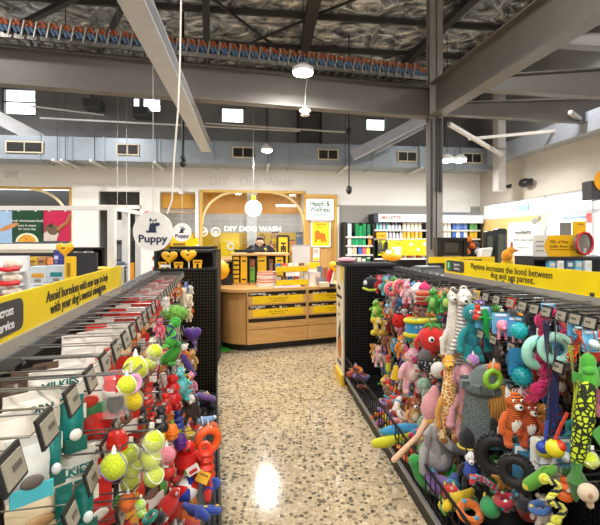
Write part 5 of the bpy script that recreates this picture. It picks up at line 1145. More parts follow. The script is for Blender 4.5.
def animal(label, loc, s, yaw, body, belly=None, head=None, limb=None, ears='round', earc=None, snout='pig', snc=None, mat=None, long=0, cat='plush toy', name='plush_animal', tagc=None, tail=None, eye=.03, horn=None, fat=1.0, hat=None, tagpos=None, headr=.16):
    t = T_(name, label, cat, loc, s, yaw); bm_ = mat or PL(body); hm = PL(head) if head else bm_; lm = PL(limb) if limb else bm_
    L = long; hz = -.2; bz = -.55-L*.12; bh = .23-L*.02
    m = M().E((0, 0, bz), (.17*fat, .14*fat, bh)); 
    if L > .3: m.tube([(0, 0, hz-.05), (0, 0, bz+bh*.6)], [.07, .11], 12)
    else: m.tube([(0, 0, hz), (0, 0, bz+.05)], [.11, .15*fat], 12)
    m.build('body', bm_, t)
    m = M().E((0, -.01, hz), (headr, headr*.92, headr*.95), None, 16); m.E((0, -headr*.45, hz-.04), (headr*.68, headr*.6, headr*.55)); m.build('head', hm, t)
    loop(t)
    if belly: M().E((0, -.065*fat, bz-.0), (.115*fat, .09*fat, bh*.78)).build('belly_patch', PL(belly), t)
    ec = PL(earc) if earc else hm
    for q in (-1, 1):
        if ears == 'round': M().E((q*headr*.8, 0, hz+headr*.8), (.07, .035, .07)).build('ear', ec, t)
        elif ears == 'point': M().tube([(q*headr*.6, 0, hz+headr*.5), (q*headr*.85, 0, hz+headr*1.55)], [.065, .008], 8).build('ear', ec, t)
        elif ears == 'flop': M().tube([(q*headr*.7, 0, hz+headr*.7), (q*headr*1.25, -.01, hz+.02), (q*headr*1.2, -.02, hz-.17)], [.03, .065, .045], 8).build('ear', ec, t)
        elif ears == 'big': M().E((q*headr*1.35, .02, hz), (.13, .03, .15), Matrix.Rotation(q*.3, 3, 'Y')).build('ear', ec, t)
        ax = .15*fat
        M().tube([(q*ax, -.02, bz+bh*.62), (q*(ax+.09), -.06, bz+bh*.1), (q*(ax+.1+.02*L), -.09, bz-bh*.35-.16*L)], [.06, .058, .062-.01*L], 10).E((q*(ax+.1+.02*L), -.09, bz-bh*.38-.16*L), .062).build('arm', lm, t)
        lz = -.93
        M().tube([(q*.08*fat, -.01, bz-bh*.7), (q*.13*fat, -.04, (bz-bh*.7+lz)/2), (q*.13*fat, -.06, lz)], [.085, .075-.015*L, .07], 10).E((q*.13*fat, -.085, lz), (.072, .095, .065)).build('leg', lm, t)
    y = -headr*.95
    if snout == 'pig':
        sn = M().lathe([(.055, -.06), (.062, .0), (.05, .03)], (0, y, hz-.04), 14, 'Y').build('snout', PL(snc or '#e86a92'), t)
        for q in (-1, 1): M().E((q*.02, y-.062, hz-.04), (.01, .006, .014)).build('nostril', P('#8c3050'), sn)
    elif snout == 'dog':
        sn = M().E((0, y-.02, hz-.055), (.07, .085, .055)).build('muzzle', PL(snc or '#efe6da'), t); M().E((0, y-.095, hz-.03), (.03, .02, .022)).build('nose', P('#171514', .3), sn)
    elif snout == 'beak':
        M().tube([(0, y+.02, hz-.02), (0, y-.08, hz-.03), (0, y-.17, hz-.05)], [.06, .045, .012], 10).build('beak', PL(snc or '#f3a21b'), t)
    elif snout == 'long':
        M().tube([(0, y+.03, hz-.02), (0, y-.08, hz-.07), (0, y-.15, hz-.1)], [.085, .07, .06], 10).build('muzzle', PL(snc or body), t)
    elif snout == 'trunk':
        M().tube([(0, y+.02, hz-.02), (0, y-.08, hz-.12), (0, y-.09, hz-.28), (.0, y-.13, hz-.36)], [.065, .055, .045, .04], 10).build('trunk', PL(snc or body), t)
    eyes(t, headr*.42, -headr*.86, hz+.045, eye)
    if tail: M().tube([(.08, .1, bz-bh*.6), (.2, .14, bz-bh*.3), (.24, .12, bz+.05)], [.05, .06, .02], 8).build('tail', PL(tail), t)
    if horn:
        for q in (-1, 1): M().tube([(q*.06, 0, hz+headr*.8), (q*.07, 0, hz+headr*1.35)], [.02, .026], 8).build('horn', PL(horn), t)
    if hat: M().lathe([(.24, .0), (.22, .03), (.11, .04), (.1, .14), (.04, .16)], (0, 0, hz+headr*.55), 20).build('hat', PL(hat), t)
    if tagc: swing_tag(t, *(tagpos or (.05, -.34)), y=-.17, c=tagc)
    return t

def longneck(label, loc, s, yaw, mat, headc, limbc, accent, name='plush_giraffe', cat='plush toy', beak=False, stripes=False):
    t = T_(name, label, cat, loc, s, yaw)
    M().tube([(0, .0, -.12), (.01, 0, -.3), (.0, 0, -.5), (0, 0, -.66), (0, 0, -.74)], [.05, .068, .085, .1, .05], 14).build('body', mat, t)
    hm = PL(headc); M().E((0, -.01, -.09), (.075, .07, .075)).E((-.02, -.07, -.125), (.05, .06, .042)).build('head', hm, t); loop(t)
    for q in (-1, 1):
        M().tube([(q*.05, 0, -.05), (q*.12, 0, -.02)], [.03, .01], 8).build('ear', PL(accent), t)
        M().tube([(q*.08, -.02, -.52), (q*.14, -.05, -.64), (q*.13, -.06, -.78)], [.035, .032, .036], 8).E((q*.13, -.06, -.79), .04).build('arm', PL(limbc) if not stripes else mat, t)
        M().tube([(q*.05, 0, -.7), (q*.075, -.02, -.85), (q*.07, -.03, -.96)], [.05, .045, .042], 8).build('leg', mat, t); M().E((q*.07, -.045, -.97), (.045, .06, .032)).build('foot', PL(accent), t)
    eyes(t, .03, -.066, -.075, .013, '#161616', True)
    if beak: M().tube([(0, -.06, -.1), (0, -.13, -.12), (0, -.18, -.15)], [.035, .025, .006], 8).build('beak', PL('#f2c312'), t)
    else: M().E((-.02, -.125, -.12), (.018, .012, .012)).build('nose', P('#2a1d18'), t)
    return t

def ball(label, loc, r, yaw=0, c='#cfe02a', seam='#f4f6ea', name='tennis_ball', bag=True, extra=None, group=None, stripe=None):
    t = T_(name, label, 'ball', loc, 1, yaw, group)
    b_ = M().E((0, 0, -r), r, None, 20).build('felt', PL(c, 220), t)
    pts = []
    for i in range(40):
        a = 2*math.pi*i/40; v = Vector((math.cos(a), math.sin(a), .0)); k = .55*math.sin(2*a)
        v = Vector((math.cos(a)*math.cos(k), math.sin(a)*math.cos(k), math.sin(k)))
        pts.append(Matrix.Rotation(.9, 3, 'X') @ v*r*1.0+Vector((0, 0, -r)))
    M().tube(pts, r*.06, 6, closed=True).build('seam', P(stripe or seam), b_)
    if bag:
        M().tube([(0, 0, .0), (0, 0, r*.6)], [r*.25, r*.06], 8).build('net_neck', P('#f0f0ec', .4), t)
    return t
def ball_pack(label, loc, rs, yaw=0, cols=('#cfe02a',), name='ball_pack', card=None, sidestep=.25, stripes=None):
    t = T_(name, label, 'ball pack', loc, 1, yaw); z = 0
    for i, r in enumerate(rs):
        x = (sidestep if i % 2 else -sidestep)*r; c = Vector((x, 0, z-r))
        b_ = M().E(c, r, None, 20).build('ball', PL(cols[i % len(cols)], 220), t)
        pts = []
        for j in range(36):
            a = 2*math.pi*j/36; k = .55*math.sin(2*a); v = Vector((math.cos(a)*math.cos(k), math.sin(a)*math.cos(k), math.sin(k)))
            pts.append(Matrix.Rotation(.9+i, 3, 'X') @ v*r+c)
        M().tube(pts, r*.065, 6, closed=True).build('seam', P((stripes or ('#f4f6ea',))[i % len(stripes or (1,))]), b_)
        z -= r*1.72
    H = -z; R_ = max(rs)
    n = M()
    prof = [(R_*.1, R_*.5), (R_*.35, .0)]+[(R_*1.12+abs(sidestep)*R_*.3, -R_*.8-(H-R_*1.4)*k/4) for k in range(5)]+[(R_*.3, -H-R_*.35)]
    n.lathe(prof, n=14).build('clear_bag', FILM('#ffffff', .13), t)
    if card: M().box((0, -R_*1.15, -H*.55), (R_*1.3, .004, R_*.5)).build('printed_band', P(card), t)
    else: M().box((0, 0, R_*.55), (R_*.4, .004, R_*.5)).build('header_card', P('#f3f2ec'), t)
    return t

def kong(label, loc, s, yaw, c, name='rubber_toy', cat='rubber toy', n=3):
    t = T_(name, label, cat, loc, s, yaw)
    pr = [(.02, 0), (.16, -.03), (.2, -.14), (.15, -.26), (.2, -.32), (.26, -.45), (.19, -.6), (.24, -.66), (.31, -.8), (.27, -.95), (.1, -1)]
    M().lathe(pr, n=18).build('rubber_body', P(c, .32), t); M().torus((0, 0, -.01), .07, .02, 'Z', 16, 6).build('top_ring', P(c, .3), t)
    M().box((.0, -.27, -.45), (.2, .01, .14)).build('paper_label', P('#f2efe8'), t); return t
def rope_pts(a, b, n, sag=0): a, b = Vector(a), Vector(b); return [a.lerp(b, i/n)+Vector((0, 0, -sag*math.sin(math.pi*i/n))) for i in range(n+1)]
def strands(t, pts, r, cols, turns=6, nm='strand'):
    pts = [Vector(p) for p in pts]; k = len(pts); N_ = len(cols)
    for q, c in enumerate(cols):
        out = []
        for i, p in enumerate(pts):
            d = (pts[min(i+1, k-1)]-pts[max(i-1, 0)]).normalized(); x = d.cross(Vector((0, 1, .01))).normalized(); y = d.cross(x); a = 2*math.pi*(turns*i/(k-1)+q/N_)
            out.append(p+(x*math.cos(a)+y*math.sin(a))*r*.55)
        M().tube(out, r*.62, 7).build(nm, PL(c, 90), t)
def rope(label, loc, s, yaw, pts, r, cols, name='rope_toy', turns=6, knots=True, fr=24):
    t = T_(name, label, 'rope toy', loc, s, yaw); P_ = [Vector(p) for p in pts]; out = []
    for i in range(fr+1):
        f = i/fr*(len(P_)-1); j = min(int(f), len(P_)-2); u = f-j
        p0, p1, p2, p3 = P_[max(j-1, 0)], P_[j], P_[j+1], P_[min(j+2, len(P_)-1)]
        out.append(.5*((2*p1)+(p2-p0)*u+(2*p0-5*p1+4*p2-p3)*u*u+(3*p1-p0-3*p2+p3)*u**3))
    strands(t, out, r, cols, turns)
    if knots:
        for p in (out[1], out[-2]): M().torus(p, r*1.1, r*.7, 'Y', 14, 7).E(p, r*1.2).build('knot', PL(cols[0], 90), t)
        e, d = out[-1], (out[-1]-out[-3]).normalized()
        f_ = M()
        for i in range(9): a = i*.7; f_.tube([e, e+d*r*1.5+Vector((math.cos(a)*r, math.sin(a)*r, 0)), e+d*r*2.6+Vector((math.cos(a)*r*1.2, math.sin(a)*r*1.2, 0))], [r*.3, r*.3, r*.1], 5)
        f_.build('tassel', PL(cols[-1], 90), t)
    return t
def bone(label, loc, s, yaw, c, name='bone_toy', tagc='#f3f1ee'):
    t = T_(name, label, 'plush toy', loc, s, yaw); m = M().tube([(-.02, 0, -.25), (0, 0, -.5), (.02, 0, -.75)], [.15, .13, .15], 12)
    for z in (-.17, -.83):
        for q in (-1, 1): m.E((q*.13, 0, z), (.16, .12, .16))
    m.build('bone_body', PL(c), t); loop(t)
    if tagc: swing_tag(t, .1, -.1, -.14, c=tagc)
    M().E((0, -.125, -.5), (.06, .02, .12)).build('stitched_patch', PL('#fff6c8'), t); return t
def ring(label, loc, R, r, yaw, mat, name='ring_toy', card=None, axis='Y', tread=False):
    t = T_(name, label, 'ring toy', loc, 1, yaw); o = M().torus((0, 0, -R), R, r, axis, 40, 14).build('ring_body', mat, t)
    if tread:
        m = M()
        for i in range(28):
            a = 2*math.pi*i/28
            for q in (-1, 1): m.box((math.cos(a)*(R+r*.92), q*r*.4, -R+math.sin(a)*(R+r*.92)), (r*.35, r*.65, r*.42), Matrix.Rotation(-a, 3, 'Y') @ Matrix.Rotation(q*.5, 3, 'X'))
        m.build('tread', P('#262627', .7), o)
        for q in (-1, 1): M().torus((0, q*r*.55, -R), R-r*.2, r*.35, axis, 36, 8).build('sidewall', P('#1d1d1e', .55), t)
    M().tube([(0, 0, 0), (0, 0, r+.03)], .004).build('hang_tie', P('#e6e2da'), t)
    if card: M().box((0, -r-.004, -R*.1), (R*.8, .004, R*.9)).build('card', P(card), t); 
    return t
def spiky(label, loc, r, yaw, c, card=None):
    t = T_('spiky_ball', label, 'ball', loc, 1, yaw); M().E((0, 0, -r), r*.92, None, 20).build('rubber_core', P(c, .35), t); m = M(); n = 70
    for i in range(n):
        y = 1-2*(i+.5)/n; q = math.sqrt(1-y*y); a = i*2.39996; d = Vector((q*math.cos(a), q*math.sin(a), y)); m.tube([d*r*.88+Vector((0, 0, -r)), d*r*1.06+Vector((0, 0, -r))], [r*.07, r*.035], 5)
    m.build('spikes', P(c, .3), t)
    if card: M().box((0, .02, r*.3), (r*2.1, .004, r*2.6)).build('blue_card', P(card), t)
    return t
def carded(label, loc, w_, h_, yaw, card, toyc, shape='pig', name='carded_toy'):
    t = T_(name, label, 'toy', loc, 1, yaw); M().prism(rrect(w_, h_, w_*.1, 4, 0, -h_/2), .004).build('backing_card', P(card, .4), t)
    b_ = P(toyc, .35)
    if shape == 'pig':
        M().E((0, -.03, -h_*.55), (w_*.34, .03, h_*.28)).E((0, -.05, -h_*.62), (w_*.14, .03, w_*.1)).build('toy_body', b_, t)
        for q in (-1, 1): M().tube([(q*w_*.18, -.03, -h_*.75), (q*w_*.2, -.03, -h_*1.2)], w_*.09).build('leg', b_, t)
    elif shape == 'bone': M().tube([(0, -.02, -h_*.3), (0, -.02, -h_*.8)], w_*.12).E((-w_*.1, -.02, -h_*.27), w_*.14).E((w_*.1, -.02, -h_*.27), w_*.14).E((-w_*.1, -.02, -h_*.83), w_*.14).E((w_*.1, -.02, -h_*.83), w_*.14).build('toy_body', b_, t)
    elif shape == 'croc':
        M().tube([(0, -.03, -h_*.1), (.01, -.03, -h_*.5), (w_*.1, -.03, -h_), (w_*.3, -.03, -h_*1.45)], [w_*.16, w_*.25, w_*.2, .004]).build('toy_body', b_, t)
        for q in (-1, 1): M().tube([(0, -.03, -h_*.45), (q*w_*.4, -.05, -h_*.5)], w_*.08).build('leg', b_, t)
    else: M().E((0, -.03, -h_*.55), (w_*.3, .03, w_*.3)).build('toy_body', b_, t)
    M().box((0, -.004, -h_*.1), (w_*.7, .004, h_*.1)).build('white_title', P('#e9f2f8'), t); return t
def pouch(label, loc, w_, h_, yaw, c, band=None, word=None, wc='#177a72', pic=None, name='treat_pouch', tilt=0, wz_=-.3, hang=None, body=None, ws=None):
    t = T_(name, label, 'treat pack', loc, 1, yaw); m = M()
    n = 6; vs = []; fs = []
    for i in range(n+1):
        z = -h_*i/n; th = .004+.018*math.sin(math.pi*min(1, i/n*1.05))
        for x, q in ((-w_/2, 0), (-w_*.25, .8), (0, 1), (w_*.25, .8), (w_/2, 0), (w_*.25, -.8), (0, -1), (-w_*.25, -.8)): vs.append((x*(1-.03*math.sin(i*2.1)), -th*q, z))
    for i in range(n):
        for j in range(8): fs.append((i*8+j, i*8+(j+1) % 8, i*8+8+(j+1) % 8, i*8+8+j))
    fs += [tuple(range(7, -1, -1)), tuple(n*8+j for j in range(8))]
    m.add(vs, fs).build('pouch_body', P(c, .28), t)
    M().box((0, 0, .006), (w_*.98, .004, .024)).build('top_seal', P(hang or c), t)
    if band: M().box((w_*.0, -.024, -h_*.82), (w_*.96, .004, h_*.3)).build('colour_band', P(band, .3), t)
    if word: text(word, w_*.2 if not ws else ws, P(wc), t, (0, -.026, h_*wz_), ext=.001, bold=.0008)
    if pic: M().E((0, -.024, -h_*.6), (w_*.27, .006, h_*.13)).build('picture', P(pic, .5), t)
    return t
def strap(label, loc, L, w_, yaw, c, bend=.1, name='pet_lead', end=None):
    t = T_(name, label, 'lead', loc, 1, yaw)
    for q in (0, 1):
        pts = [(bend*math.sin(i/8*2.2+q)*.4+q*w_*.7, -.01*q, -L*i/8*(1-.15*q)) for i in range(9)]
        m = M(); vs = []; fs = []
        for i, p in enumerate(pts):
            a = .9*math.sin(i*.45+q); dx, dy = math.cos(a)*w_/2, math.sin(a)*w_/2
            for k in (-1, 1):
                for th in (-.0015, .0015): vs.append((p[0]+dx*k-th*math.sin(a), p[1]+dy*k+th*math.cos(a), p[2]))
        for i in range(8):
            o = i*4
            for a, b in ((0, 1), (1, 3), (3, 2), (2, 0)): fs.append((o+a, o+b, o+4+b, o+4+a))
        fs += [(0, 2, 3, 1), (32, 33, 35, 34)]
        m.add(vs, fs).build('strap', PL(c, 120), t)
    M().torus((w_*.3, 0, -.01), .012, .003, 'Y', 12, 6).build('hang_ring', STEEL, t)
    if end: M().E((bend*.2, -.02, -L-.02), .035).build('end_ball', PL(end), t)
    return t
def soft_block(label, loc, s, yaw, parts, cat='plush toy', name='plush_toy', lp=True):
    t = T_(name, label, cat, loc, s, yaw)
    for nm, mesh, mt in parts: mesh.build(nm, mt, t)
    if lp: loop(t)
    return t
SHORT = {}
def hang(R, o, wx=.03, ticket=False, frame='#1b1e22'):     # a hook of its own for a hung thing
    u, w_ = R.uw(o.location)
    lab = 'peg hook carrying the '+o['label']
    if len(lab.split()) > 16: lab = ' '.join(lab.split()[:16])
    if w_ < .03: return
    make_hook(R, u, o.location.z+.004, max(.08, round(w_+wx, 2)), lab, 'hooks with toys, '+('left' if R is LR else 'right')+' rack', ticket, frame)
def onR(px, yt, yb, w_=.2, Y=None):
    p = RR.hit(px, yt, w_, Y); return p, (yb-yt)*mpp(p.y)
def onL(px, yt, yb, w_=.2, Y=None):
    p = LR.hit(px, yt, w_, Y); return p, (yb-yt)*mpp(p.y)
# ------------------------------------------------------------------ right rack: hung toys
def RA(fn, px, yt, yb, w_, *a, hk=True, Y=None, yaw=0, tk=False, label='', **k):
    p, s = onR(px, yt, yb, w_, Y); o = fn(label, p, s, yaw, *a, **k)
    if hk: hang(RR, o, .03, tk)
    return o
def R_(px, yt, w_, Y=None): return RR.hit(px, yt, w_, Y)
# --- top row, far end to near
def penguin(label, p, s, yaw, body, band, belly):
    t = T_('plush_hat', label, 'plush toy', p, s, yaw); M().E((0, 0, -.45), (.5, .3, .4)).build('cap_body', PL(body), t); M().tube([(-.48, -.1, -.75), (-.2, -.3, -.85), (.2, -.3, -.85), (.48, -.1, -.75)], .08).build('yellow_band', PL(band), t); M().E((-.38, -.2, -.4), (.12, .1, .14)).build('white_patch', PL(belly), t); loop(t); return t
RA(penguin, 371, 276, 292, .36, '#191d2b', '#c8d23a', '#eceef2', label='navy plush cap with a yellow band at the far top hook')
RA(animal, 379.5, 275, 294, .33, '#c52030', '#f0e8e4', limb='#9c1826', ears='round', label='dark red plush toy beside the navy cap')
RA(animal, 385.5, 276, 296, .31, '#2fa6a8', '#e8f0ea', ears='point', snout='beak', label='teal plush bird beside the dark red toy')
def donut(label, p, s, yaw, c, c2):
    t = T_('plush_donut', label, 'plush toy', p, s, yaw); M().torus((0, 0, -.5), .32, .17, 'Y', 28, 12).build('dough_ring', PL('#e9b98a'), t); M().torus((0, -.06, -.5), .32, .145, 'Y', 28, 12).build('icing', PL(c), t)
    for i in range(9): a = i*.7; M().E((.32*math.cos(a), -.2, -.5+.32*math.sin(a)), (.05, .02, .02), Matrix.Rotation(a*2, 3, 'Y')).build('sprinkle', PL(c2), t)
    loop(t); return t
RA(donut, 391.5, 281, 297, .33, '#ef5f7d', '#fff0f0', label='pink iced plush donut in the far part of the top row')
RA(donut, 399, 279, 295, .31, '#e8486a', '#ffffff', yaw=.4, label='deeper pink plush donut nearer the pink pig')
RA(animal, 406.5, 281, 304, .3, '#f2b3c2', '#f8dce2', ears='point', earc='#e86a92', label='pale pink plush pig hung in the top row', tagc='#f3f1ee')
RA(animal, 412.5, 286, 303, .24, '#f3efe8', None, ears='flop', earc='#e8c9b0', snout='dog', label='white floppy plush lamb behind the pink pig')
def cupcake(label, p, s, yaw, top, cup):
    t = T_('plush_cupcake', label, 'plush toy', p, s, yaw); M().lathe([(.28, -1), (.36, -.55)], n=16).build('cup', SPOT(cup, '#ffffff', 8, 'wave', .5, wave_axis='X'), t); M().lathe([(.42, -.58), (.42, -.45), (.3, -.28), (.15, -.12), (.02, -.05)], n=16).build('frosting', PL(top), t); M().E((0, 0, -.06), .08).build('cherry', PL('#d21f3a'), t); return t
RA(cupcake, 418.5, 281, 298, .28, '#f4f1ea', '#39b7a8', label='white plush cupcake in a teal striped cup')
RA(cupcake, 424.5, 281, 295, .26, '#e52f79', '#f3d2dc', label='hot pink frosted plush cupcake above the burger')
def burger(label, p, s, yaw):
    t = T_('plush_burger', label, 'plush toy', p, s, yaw)
    for i, (c, z, r, h) in enumerate((('#d6542a', -.2, .46, .16), ('#f0c9a8', -.36, .47, .06), ('#c22a26', -.48, .46, .09), ('#e8a77a', -.6, .46, .06), ('#b01f22', -.74, .44, .12))): M().E((0, 0, z), (r, r*.7, h)).build(('top_bun', 'cream_layer', 'red_layer', 'tan_layer', 'bottom_bun')[i], PL(c), t)
    loop(t); return t
RA(burger, 423, 290, 308, .32, label='layered red and orange plush burger in the top row')
def dino(label, p, s, yaw, c, belly, spike, crocc=False):
    t = T_('plush_dinosaur', label, 'plush toy', p, s, yaw)
    M().tube([(-.02, 0, -.22), (0, 0, -.4), (.02, 0, -.62), (.05, .02, -.8)], [.1, .17, .24, .16], 14).build('body', PL(c), t)
    M().E((.0, -.03, -.16), (.13, .14, .13)).E((-.06, -.12, -.2), (.11, .13, .075)).build('head', PL(c), t); M().E((-.02, -.13, -.58), (.13, .13, .2)).build('belly_patch', PL(belly), t)
    for q in (-1, 1):
        M().tube([(q*.14, -.04, -.42), (q*.26, -.13, -.5)], [.055, .045]).E((q*.27, -.14, -.51), .05).build('arm', PL(c), t); M().tube([(q*.12, -.02, -.74), (q*.17, -.06, -.93)], [.1, .085]).E((q*.17, -.1, -.95), (.085, .11, .055)).build('leg', PL(c), t)
    M().tube([(.1, .08, -.75), (.3, .15, -.86), (.46, .15, -.78)], [.12, .08, .015]).build('tail', PL(c), t)
    for i, (x, z) in enumerate(((.05, -.03), (.13, -.18), (.17, -.34), (.23, -.5), (.26, -.66))): M().tube([(x, .08, z), (x+.09, .11, z+.06)], [.05, .006], 6).build('back_spike', PL(spike), t)
    eyes(t, .07, -.14, -.11, .035); loop(t); return t
RA(dino, 434, 287, 313, .3, '#3f9f3a', '#8fcf6a', '#7fbf3a', yaw=-.5, label='big green plush dinosaur beside the burger')
RA(dino, 446, 288, 313, .26, '#2f9a44', '#b8d86a', '#d9c92e', yaw=-.2, label='dark green plush dinosaur behind the white sheep')
RA(animal, 441, 291, 312, .2, '#e98a2e', '#f8e2c8', ears='round', snout='dog', label='small orange plush bear between the two green dinosaurs')
RA(longneck, 453, 288, 372, .33, PL('#ece6da'), '#f1ece2', '#e9e2d6', '#b98a5a', name='plush_sheep', label='long cream plush sheep with dangling legs')
RA(longneck, 463.5, 287, 391, .31, SPOT('#e9e4dc', '#8d857f', 9, 'wave', .48), '#ece7de', '#ece7de', '#6f6863', name='plush_zebra', stripes=True, label='long grey and white striped plush zebra')
RA(animal, 472, 301, 362, .3, '#17808a', None, head='#1a8a92', limb='#1f9aa0', ears='none', snout='beak', snc='#0f6f78', long=.5, fat=.75, label='long teal plush bird with yellow feet beside the zebra', tail='#e9eef0')
RA(kong, 477.5, 305, 320, .33, '#d5301f', label='small red plush rooster head beside the teal bird', name='rooster_toy', cat='plush toy')
RA(carded, 490, 309, 329, .31, .08, .12, .0, '#5fa8d3', '#2a9a4a') if False else None
def RC(px, yt, wpx, hpx, w_, card, toyc, shape, label, yaw=-.2):
    p = R_(px, yt, w_); k = mpp(p.y); o = carded(label, p, wpx*k, hpx*k, yaw, card, toyc, shape); hang(RR, o, .03); return o
RC(483, 306, 15, 22, .3, '#5aa7d6', '#1f9a4a', 'croc', 'green rubber crocodile on a blue card')
RC(501, 313, 17, 21, .3, '#66b2dd', '#f08fa8', 'pig', 'pink rubber pig on a blue card, nearer the crocodile card')
RC(515, 317, 15, 20, .27, '#4f9fd2', '#f0a0b4', 'pig', 'pink rubber pig on a blue card behind the turquoise ball')
p = R_(519.5, 322, .31); o = spiky('turquoise rubber ball hung in front of the pink pig card', p, 9*mpp(p.y), 0, '#1fb0b6'); hang(RR, o)
RC(548, 303, 13, 11, .22, '#57aee2', '#e7eef2', 'ball', 'short blue card hung above the magenta rope')
RC(575, 321, 14, 15, .27, '#5fb4e4', '#cfe4f0', 'ball', 'blue card with pale ball near the orange strap')
RC(590, 330, 14, 22, .27, '#6fc0ea', '#d8ecf6', 'ball', 'light blue card at the right edge of the rack')
p, s = onR(531, 318, 352, .27); o = rope('black and dark blue rope toy hanging left of the magenta rope', p, s, 0, [(0, 0, 0), (.1, 0, -.3), (-.05, 0, -.6), (.05, 0, -1)], .12, ['#1c1c22', '#232a55', '#1a1a1c'], turns=4); hang(RR, o)
p, s = onR(543, 318, 392, .28); o = rope('magenta braided rope toy with a knotted end', p, s, 0, [(0, 0, 0), (0, 0, -.3), (-.03, 0, -.55), (.02, -.02, -.8), (-.08, 0, -1)], .065, ['#c81e62', '#e0387c', '#b3174f'], turns=5); hang(RR, o)
p, s = onR(559, 312, 336, .24); o = rope('short magenta rope toy behind the blue strap', p, s, 0, [(-.2, 0, 0), (0, 0, -.3), (.2, 0, -.7), (.1, 0, -1)], .1, ['#d3246a', '#e75a94'], turns=3); hang(RR, o)
p, s = onR(551, 371, 390, .24); o = rope('magenta rope knot hanging under the mint ring', p, s, 0, [(-.3, 0, 0), (.2, 0, -.2), (-.2, 0, -.6), (.2, 0, -1)], .13, ['#c51d5c', '#de3a78', '#a8134a'], turns=2); hang(RR, o)
p, s = onR(548, 398, 437, .2); o = rope('blue and red twisted rope hanging low behind the blue lead', p, s, 0, [(0, 0, 0), (.3, 0, -.4), (.1, 0, -.8), (.4, 0, -1)], .1, ['#2b6ab0', '#c52a2e', '#2b6ab0'], turns=6); hang(RR, o)
p = R_(547, 336, .31); k = mpp(p.y); o = ring('mint green rubber ring on a blue card', R_(537.5, 340, .3), 13*k, 5.2*k, .2, P('#9fdcc8', .5), card='#4f9fd2'); hang(RR, o)
p = R_(556, 337, .27); o = ring('mint green rubber ring hung behind the blue strap', p, 12*mpp(p.y), 5*mpp(p.y), -.5, P('#a6dfcc', .5)); hang(RR, o)
def RS(px, yt, yb, wpx, w_, c, label, bend=.1, end=None):
    p = R_(px, yt, w_); k = mpp(p.y); o = strap(label, p, (yb-yt)*k, wpx*k, .1, c, bend, end=end); hang(RR, o); return o
RS(546, 321, 440, 8, .32, '#12184f', 'long dark blue lead ending at the yellow ball', .03)
RS(564, 322, 362, 8, .3, '#e2501f', 'bright orange strap lead near the right edge')
RS(578, 330, 372, 8, .31, '#e0491d', 'second orange strap lead, nearest the light blue card')
RS(570, 345, 420, 5, .3, '#b9c92a', 'lime yellow strap lead between the orange ones', .05)
RS(572, 362, 432, 6, .24, '#7c7c80', 'grey strap lead hanging behind the lime one', .04)
p = R_(545, 441, .33); k = mpp(p.y); t = T_('rope_ball', 'blue and yellow rubber ball at the end of the blue lead', 'ball', p, 1, 0)
M().E((0, 0, -8*k), 8.5*k, None, 18).build('ball', P('#e7dc2c', .4), t); M().E((-3*k, -2*k, -5.5*k), (6.5*k, 7*k, 6.2*k)).E((4.5*k, -2*k, -11*k), (4.6*k, 6*k, 4*k)).build('blue_half', P('#2b46b0', .4), t); M().tube([(0, 0, 0), (.01, 0, 20*k)], 1.6*k).build('rope', PL('#2b46b0'), t); hang(RR, t)
p = R_(555, 440, .35); t = T_('rope_ball', 'red and yellow rubber ball beside the blue and yellow one', 'ball', p, 1, 0)
M().E((0, 0, -8*k), 8.5*k, None, 18).build('ball', P('#e9d82a', .4), t); M().E((2.5*k, -1.5*k, -5*k), (6.5*k, 7*k, 5.6*k)).build('red_half', P('#d8421f', .4), t); M().tube([(0, 0, 0), (.02, 0, 12*k), (.05, 0, 26*k)], 1.6*k).build('rope', PL('#d23a1f'), t); hang(RR, t)
p = R_(546, 437, .3); o = carded('white backing card behind the two rope balls', p, 30*mpp(p.y), 44*mpp(p.y), -.1, '#e9e9ea', '#c9ccd2', 'none'); hang(RR, o)
RC(563, 437, 16, 30, .25, '#57a9d8', '#e6eef2', 'ball', 'blue card hanging behind the red and yellow ball')
# green caterpillar / mesh tug at the right edge
p, s = onR(588, 352, 390, .3); o = soft_block('bright green plush dragon head at the right edge', p, s, 0, [('head', M().E((0, 0, -.3), (.2, .18, .28)).E((-.06, -.12, -.45), (.16, .14, .12)), PL('#4fb53a')), ('body', M().tube([(0, 0, -.4), (.05, 0, -.75), (-.05, 0, -1)], [.2, .24, .18], 12), PL('#5cc43e')), ('wing', M().prism([(.1, -.5), (.5, -.3), (.55, -.6), (.3, -.75)], .05), PL('#3f9f38')), ('wing', M().prism([(-.1, -.6), (-.42, -.5), (-.4, -.8)], .05), PL('#3f9f38'))]); hang(RR, o)
p, s = onR(583, 388, 462, .33); o = soft_block('lime and black mesh tug toy hanging by the right edge', p, s, 0, [('mesh_body', M().tube([(.06, 0, 0), (.02, 0, -.4), (-.08, 0, -.95)], [.1, .13, .09], 14), SPOT('#c3d82a', '#1f2a14', 14, 'cells', .16)), ('end_flap', M().tube([(-.08, 0, -.93), (-.1, -.02, -1.15)], [.09, .05], 8), PL('#3f8a3a')), ('side_fin', M().prism([(.1, -.6), (.26, -.5), (.24, -.8)], .03), PL('#57b04a'))], cat='tug toy', name='tug_toy'); hang(RR, o)
p, s = onR(592, 452, 470, .3); o = ball_pack('small lime ball in a net at the right edge', p, [s*.45], 0, name='ball_pack'); hang(RR, o)
